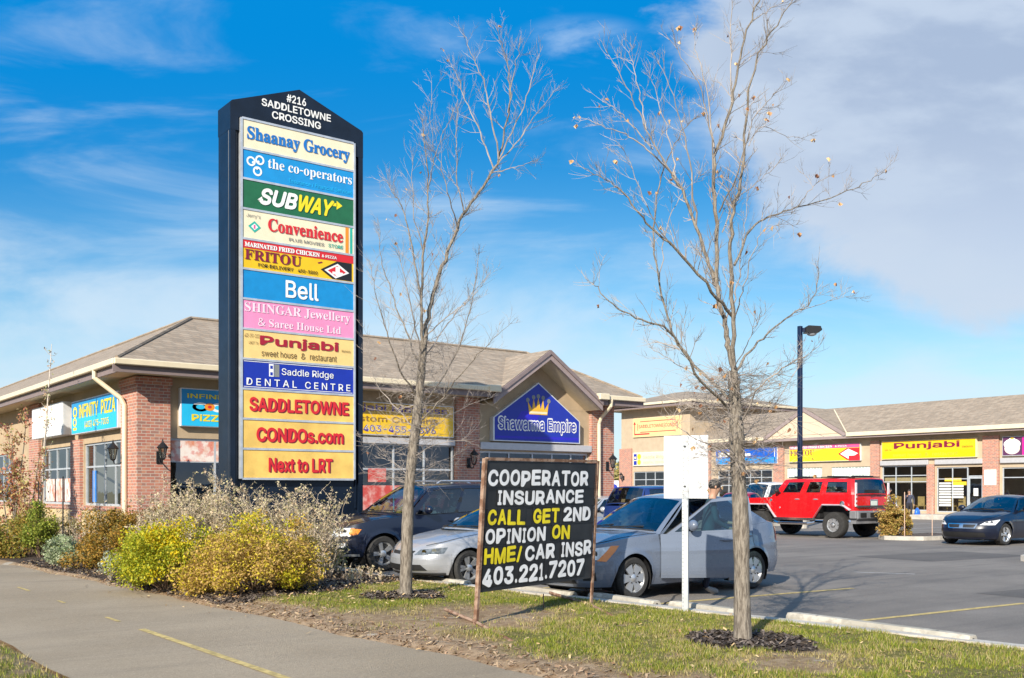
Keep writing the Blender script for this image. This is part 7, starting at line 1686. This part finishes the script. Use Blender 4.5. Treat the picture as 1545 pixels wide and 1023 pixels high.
    for sg in (-1, 1):
        e = MB(); e.ball(at_(.083, sg*.033, .022), .012, 8, 6); e.build('eye', P_wht, root); q = MB(); q.ball(at_(.0915, sg*.033, .022), .0065, 8, 6); q.build('pupil', M_black, root)
        b = MB(); b.tube([at_(.088, sg*.016, .042), at_(.090, sg*.034, .047), at_(.08, sg*.05, .042)], .004, 4); b.build('eyebrow', M_hair, root)
        er = MB(); er.ball(at_(-.005, sg*.085, .005), (.018, .010, .030), 8, 6); er.build('ear', M_skin, root, sm=80)
    mt = MB(); mt.tube([at_(.086, -.024, -.050), at_(.094, 0, -.048), at_(.086, .024, -.050)], .0055, 5); mt.build('mouth', pm('lip', (.34, .13, .10), .5), root)
    return root
def stand(h=1.74, lean=0.0, face=(1, 0, 0)):
    k = h/1.74; z = lambda a: a*k; L = lambda a: lean*(a-.95)
    J = dict(pelvis=(0, 0, z(.95)), waist=(L(1.1), 0, z(1.10)), chest=(L(1.32), 0, z(1.32)), neckb=(L(1.47), 0, z(1.47)), neck=(L(1.52)+.01, 0, z(1.525)), jaw=(L(1.57)+.025, 0, z(1.575)), head=(L(1.64)+.025, 0, z(1.65)), crown=(L(1.7)+.018, 0, z(1.705)), face=Vector(face))
    for s, y in (('l', 1), ('r', -1)):
        J['sh'+s] = (L(1.4), y*.19, z(1.405)); J['el'+s] = (L(1.13)-.03, y*.25, z(1.12)); J['wr'+s] = (L(.9)+.07, y*.25, z(.88)); J['ha'+s] = (L(.8)+.1, y*.25, z(.78)); J['hp'+s] = (0, y*.095, z(.88)); J['kn'+s] = (.02, y*.10, z(.50)); J['an'+s] = (-.02, y*.10, z(.085))
    return J
M_tee = pm('dark_teal_jacket', (.015, .045, .06), .8, var=.2); M_jean = pm('dark_jeans', (.012, .018, .04), .85, var=.2); M_shoe = pm('grey_shoe', (.30, .27, .24), .7, var=.3); M_shoeb = pm('black_shoe', (.02, .02, .02), .6)
J = stand(1.74, .16); J['ell'] = (.12, .30, 1.16); J['wrl'] = (.36, .27, 1.10); J['hal'] = (.46, .26, 1.08); J['elr'] = (.10, -.28, 1.14); J['wrr'] = (.30, -.20, 1.02); J['har'] = (.40, -.18, 1.0)
pz = at_depth(1066, 890, 16.0)
person('dark haired person in a dark jacket standing behind the open car door', (pz[0], pz[1], 0), math.atan2(-.60, .80)+R(-4), J, (M_tee, M_jean, M_shoe))
J = stand(1.62); J['elr'] = (.16, -.22, 1.08); J['wrr'] = (.28, -.10, 1.25); J['har'] = (.30, -.04, 1.33)
pz = at_depth(1372, 784, 57.5); rzW = R(205)
person('woman in a dark coat with a pale scarf walking past the cafe windows', (pz[0], pz[1], 0), rzW, J, (pm('charcoal_coat', (.04, .045, .075), .85, var=.2), pm('black_trousers', (.02, .02, .03), .85), M_shoeb), hairlong=True)
bg_ = MB(); bg_.lathe([(.001, 0), (.16, .02), (.21, .16), (.19, .34), (.10, .46), (.03, .52)], 14); 
for i, p in enumerate(bg_.v): bg_.v[i] = (p[0]*(1+.1*math.sin(p[2]*23+i)), p[1]*.7, p[2])
pb = at_depth(1384, 782, 57.2); o = bg_.build('shopping_bag', pm('blue_plastic', (.02, .13, .58), .35, var=.15), sm=60, loc=(pb[0], pb[1], .12)); tag(o, 'full blue plastic bag hanging beside the walking woman', 'bag')
J = stand(1.70, .22); J['ell'] = (.28, .2, 1.05); J['wrl'] = (.45, .15, .9); J['hal'] = (.53, .14, .83)
pz = at_depth(1337, 787, 54.5)
person('person in a bright blue jacket leaning forward behind the rear of the red truck', (pz[0], pz[1], 0), R(-52), J, (pm('royal_jacket', (.012, .05, .42), .75, var=.15), pm('grey_trousers', (.28, .29, .33), .85), M_shoeb))
pb = at_depth(1352, 786, 54.0); bg2 = MB(); bg2.lathe([(.001, .0), (.25, .03), (.33, .3), (.28, .6), (.12, .8), (.04, .86)], 14); bg2.xf(lambda p: (p[0]*(1+.12*math.sin(p[2]*17)), p[1]*.75, p[2]))
tag(bg2.build('sack', pm('white_sack', (.72, .72, .74), .6, var=.08), sm=60, loc=(pb[0], pb[1], .0)), 'large white sack by the golden bush, at the blue jacketed person', 'sack')
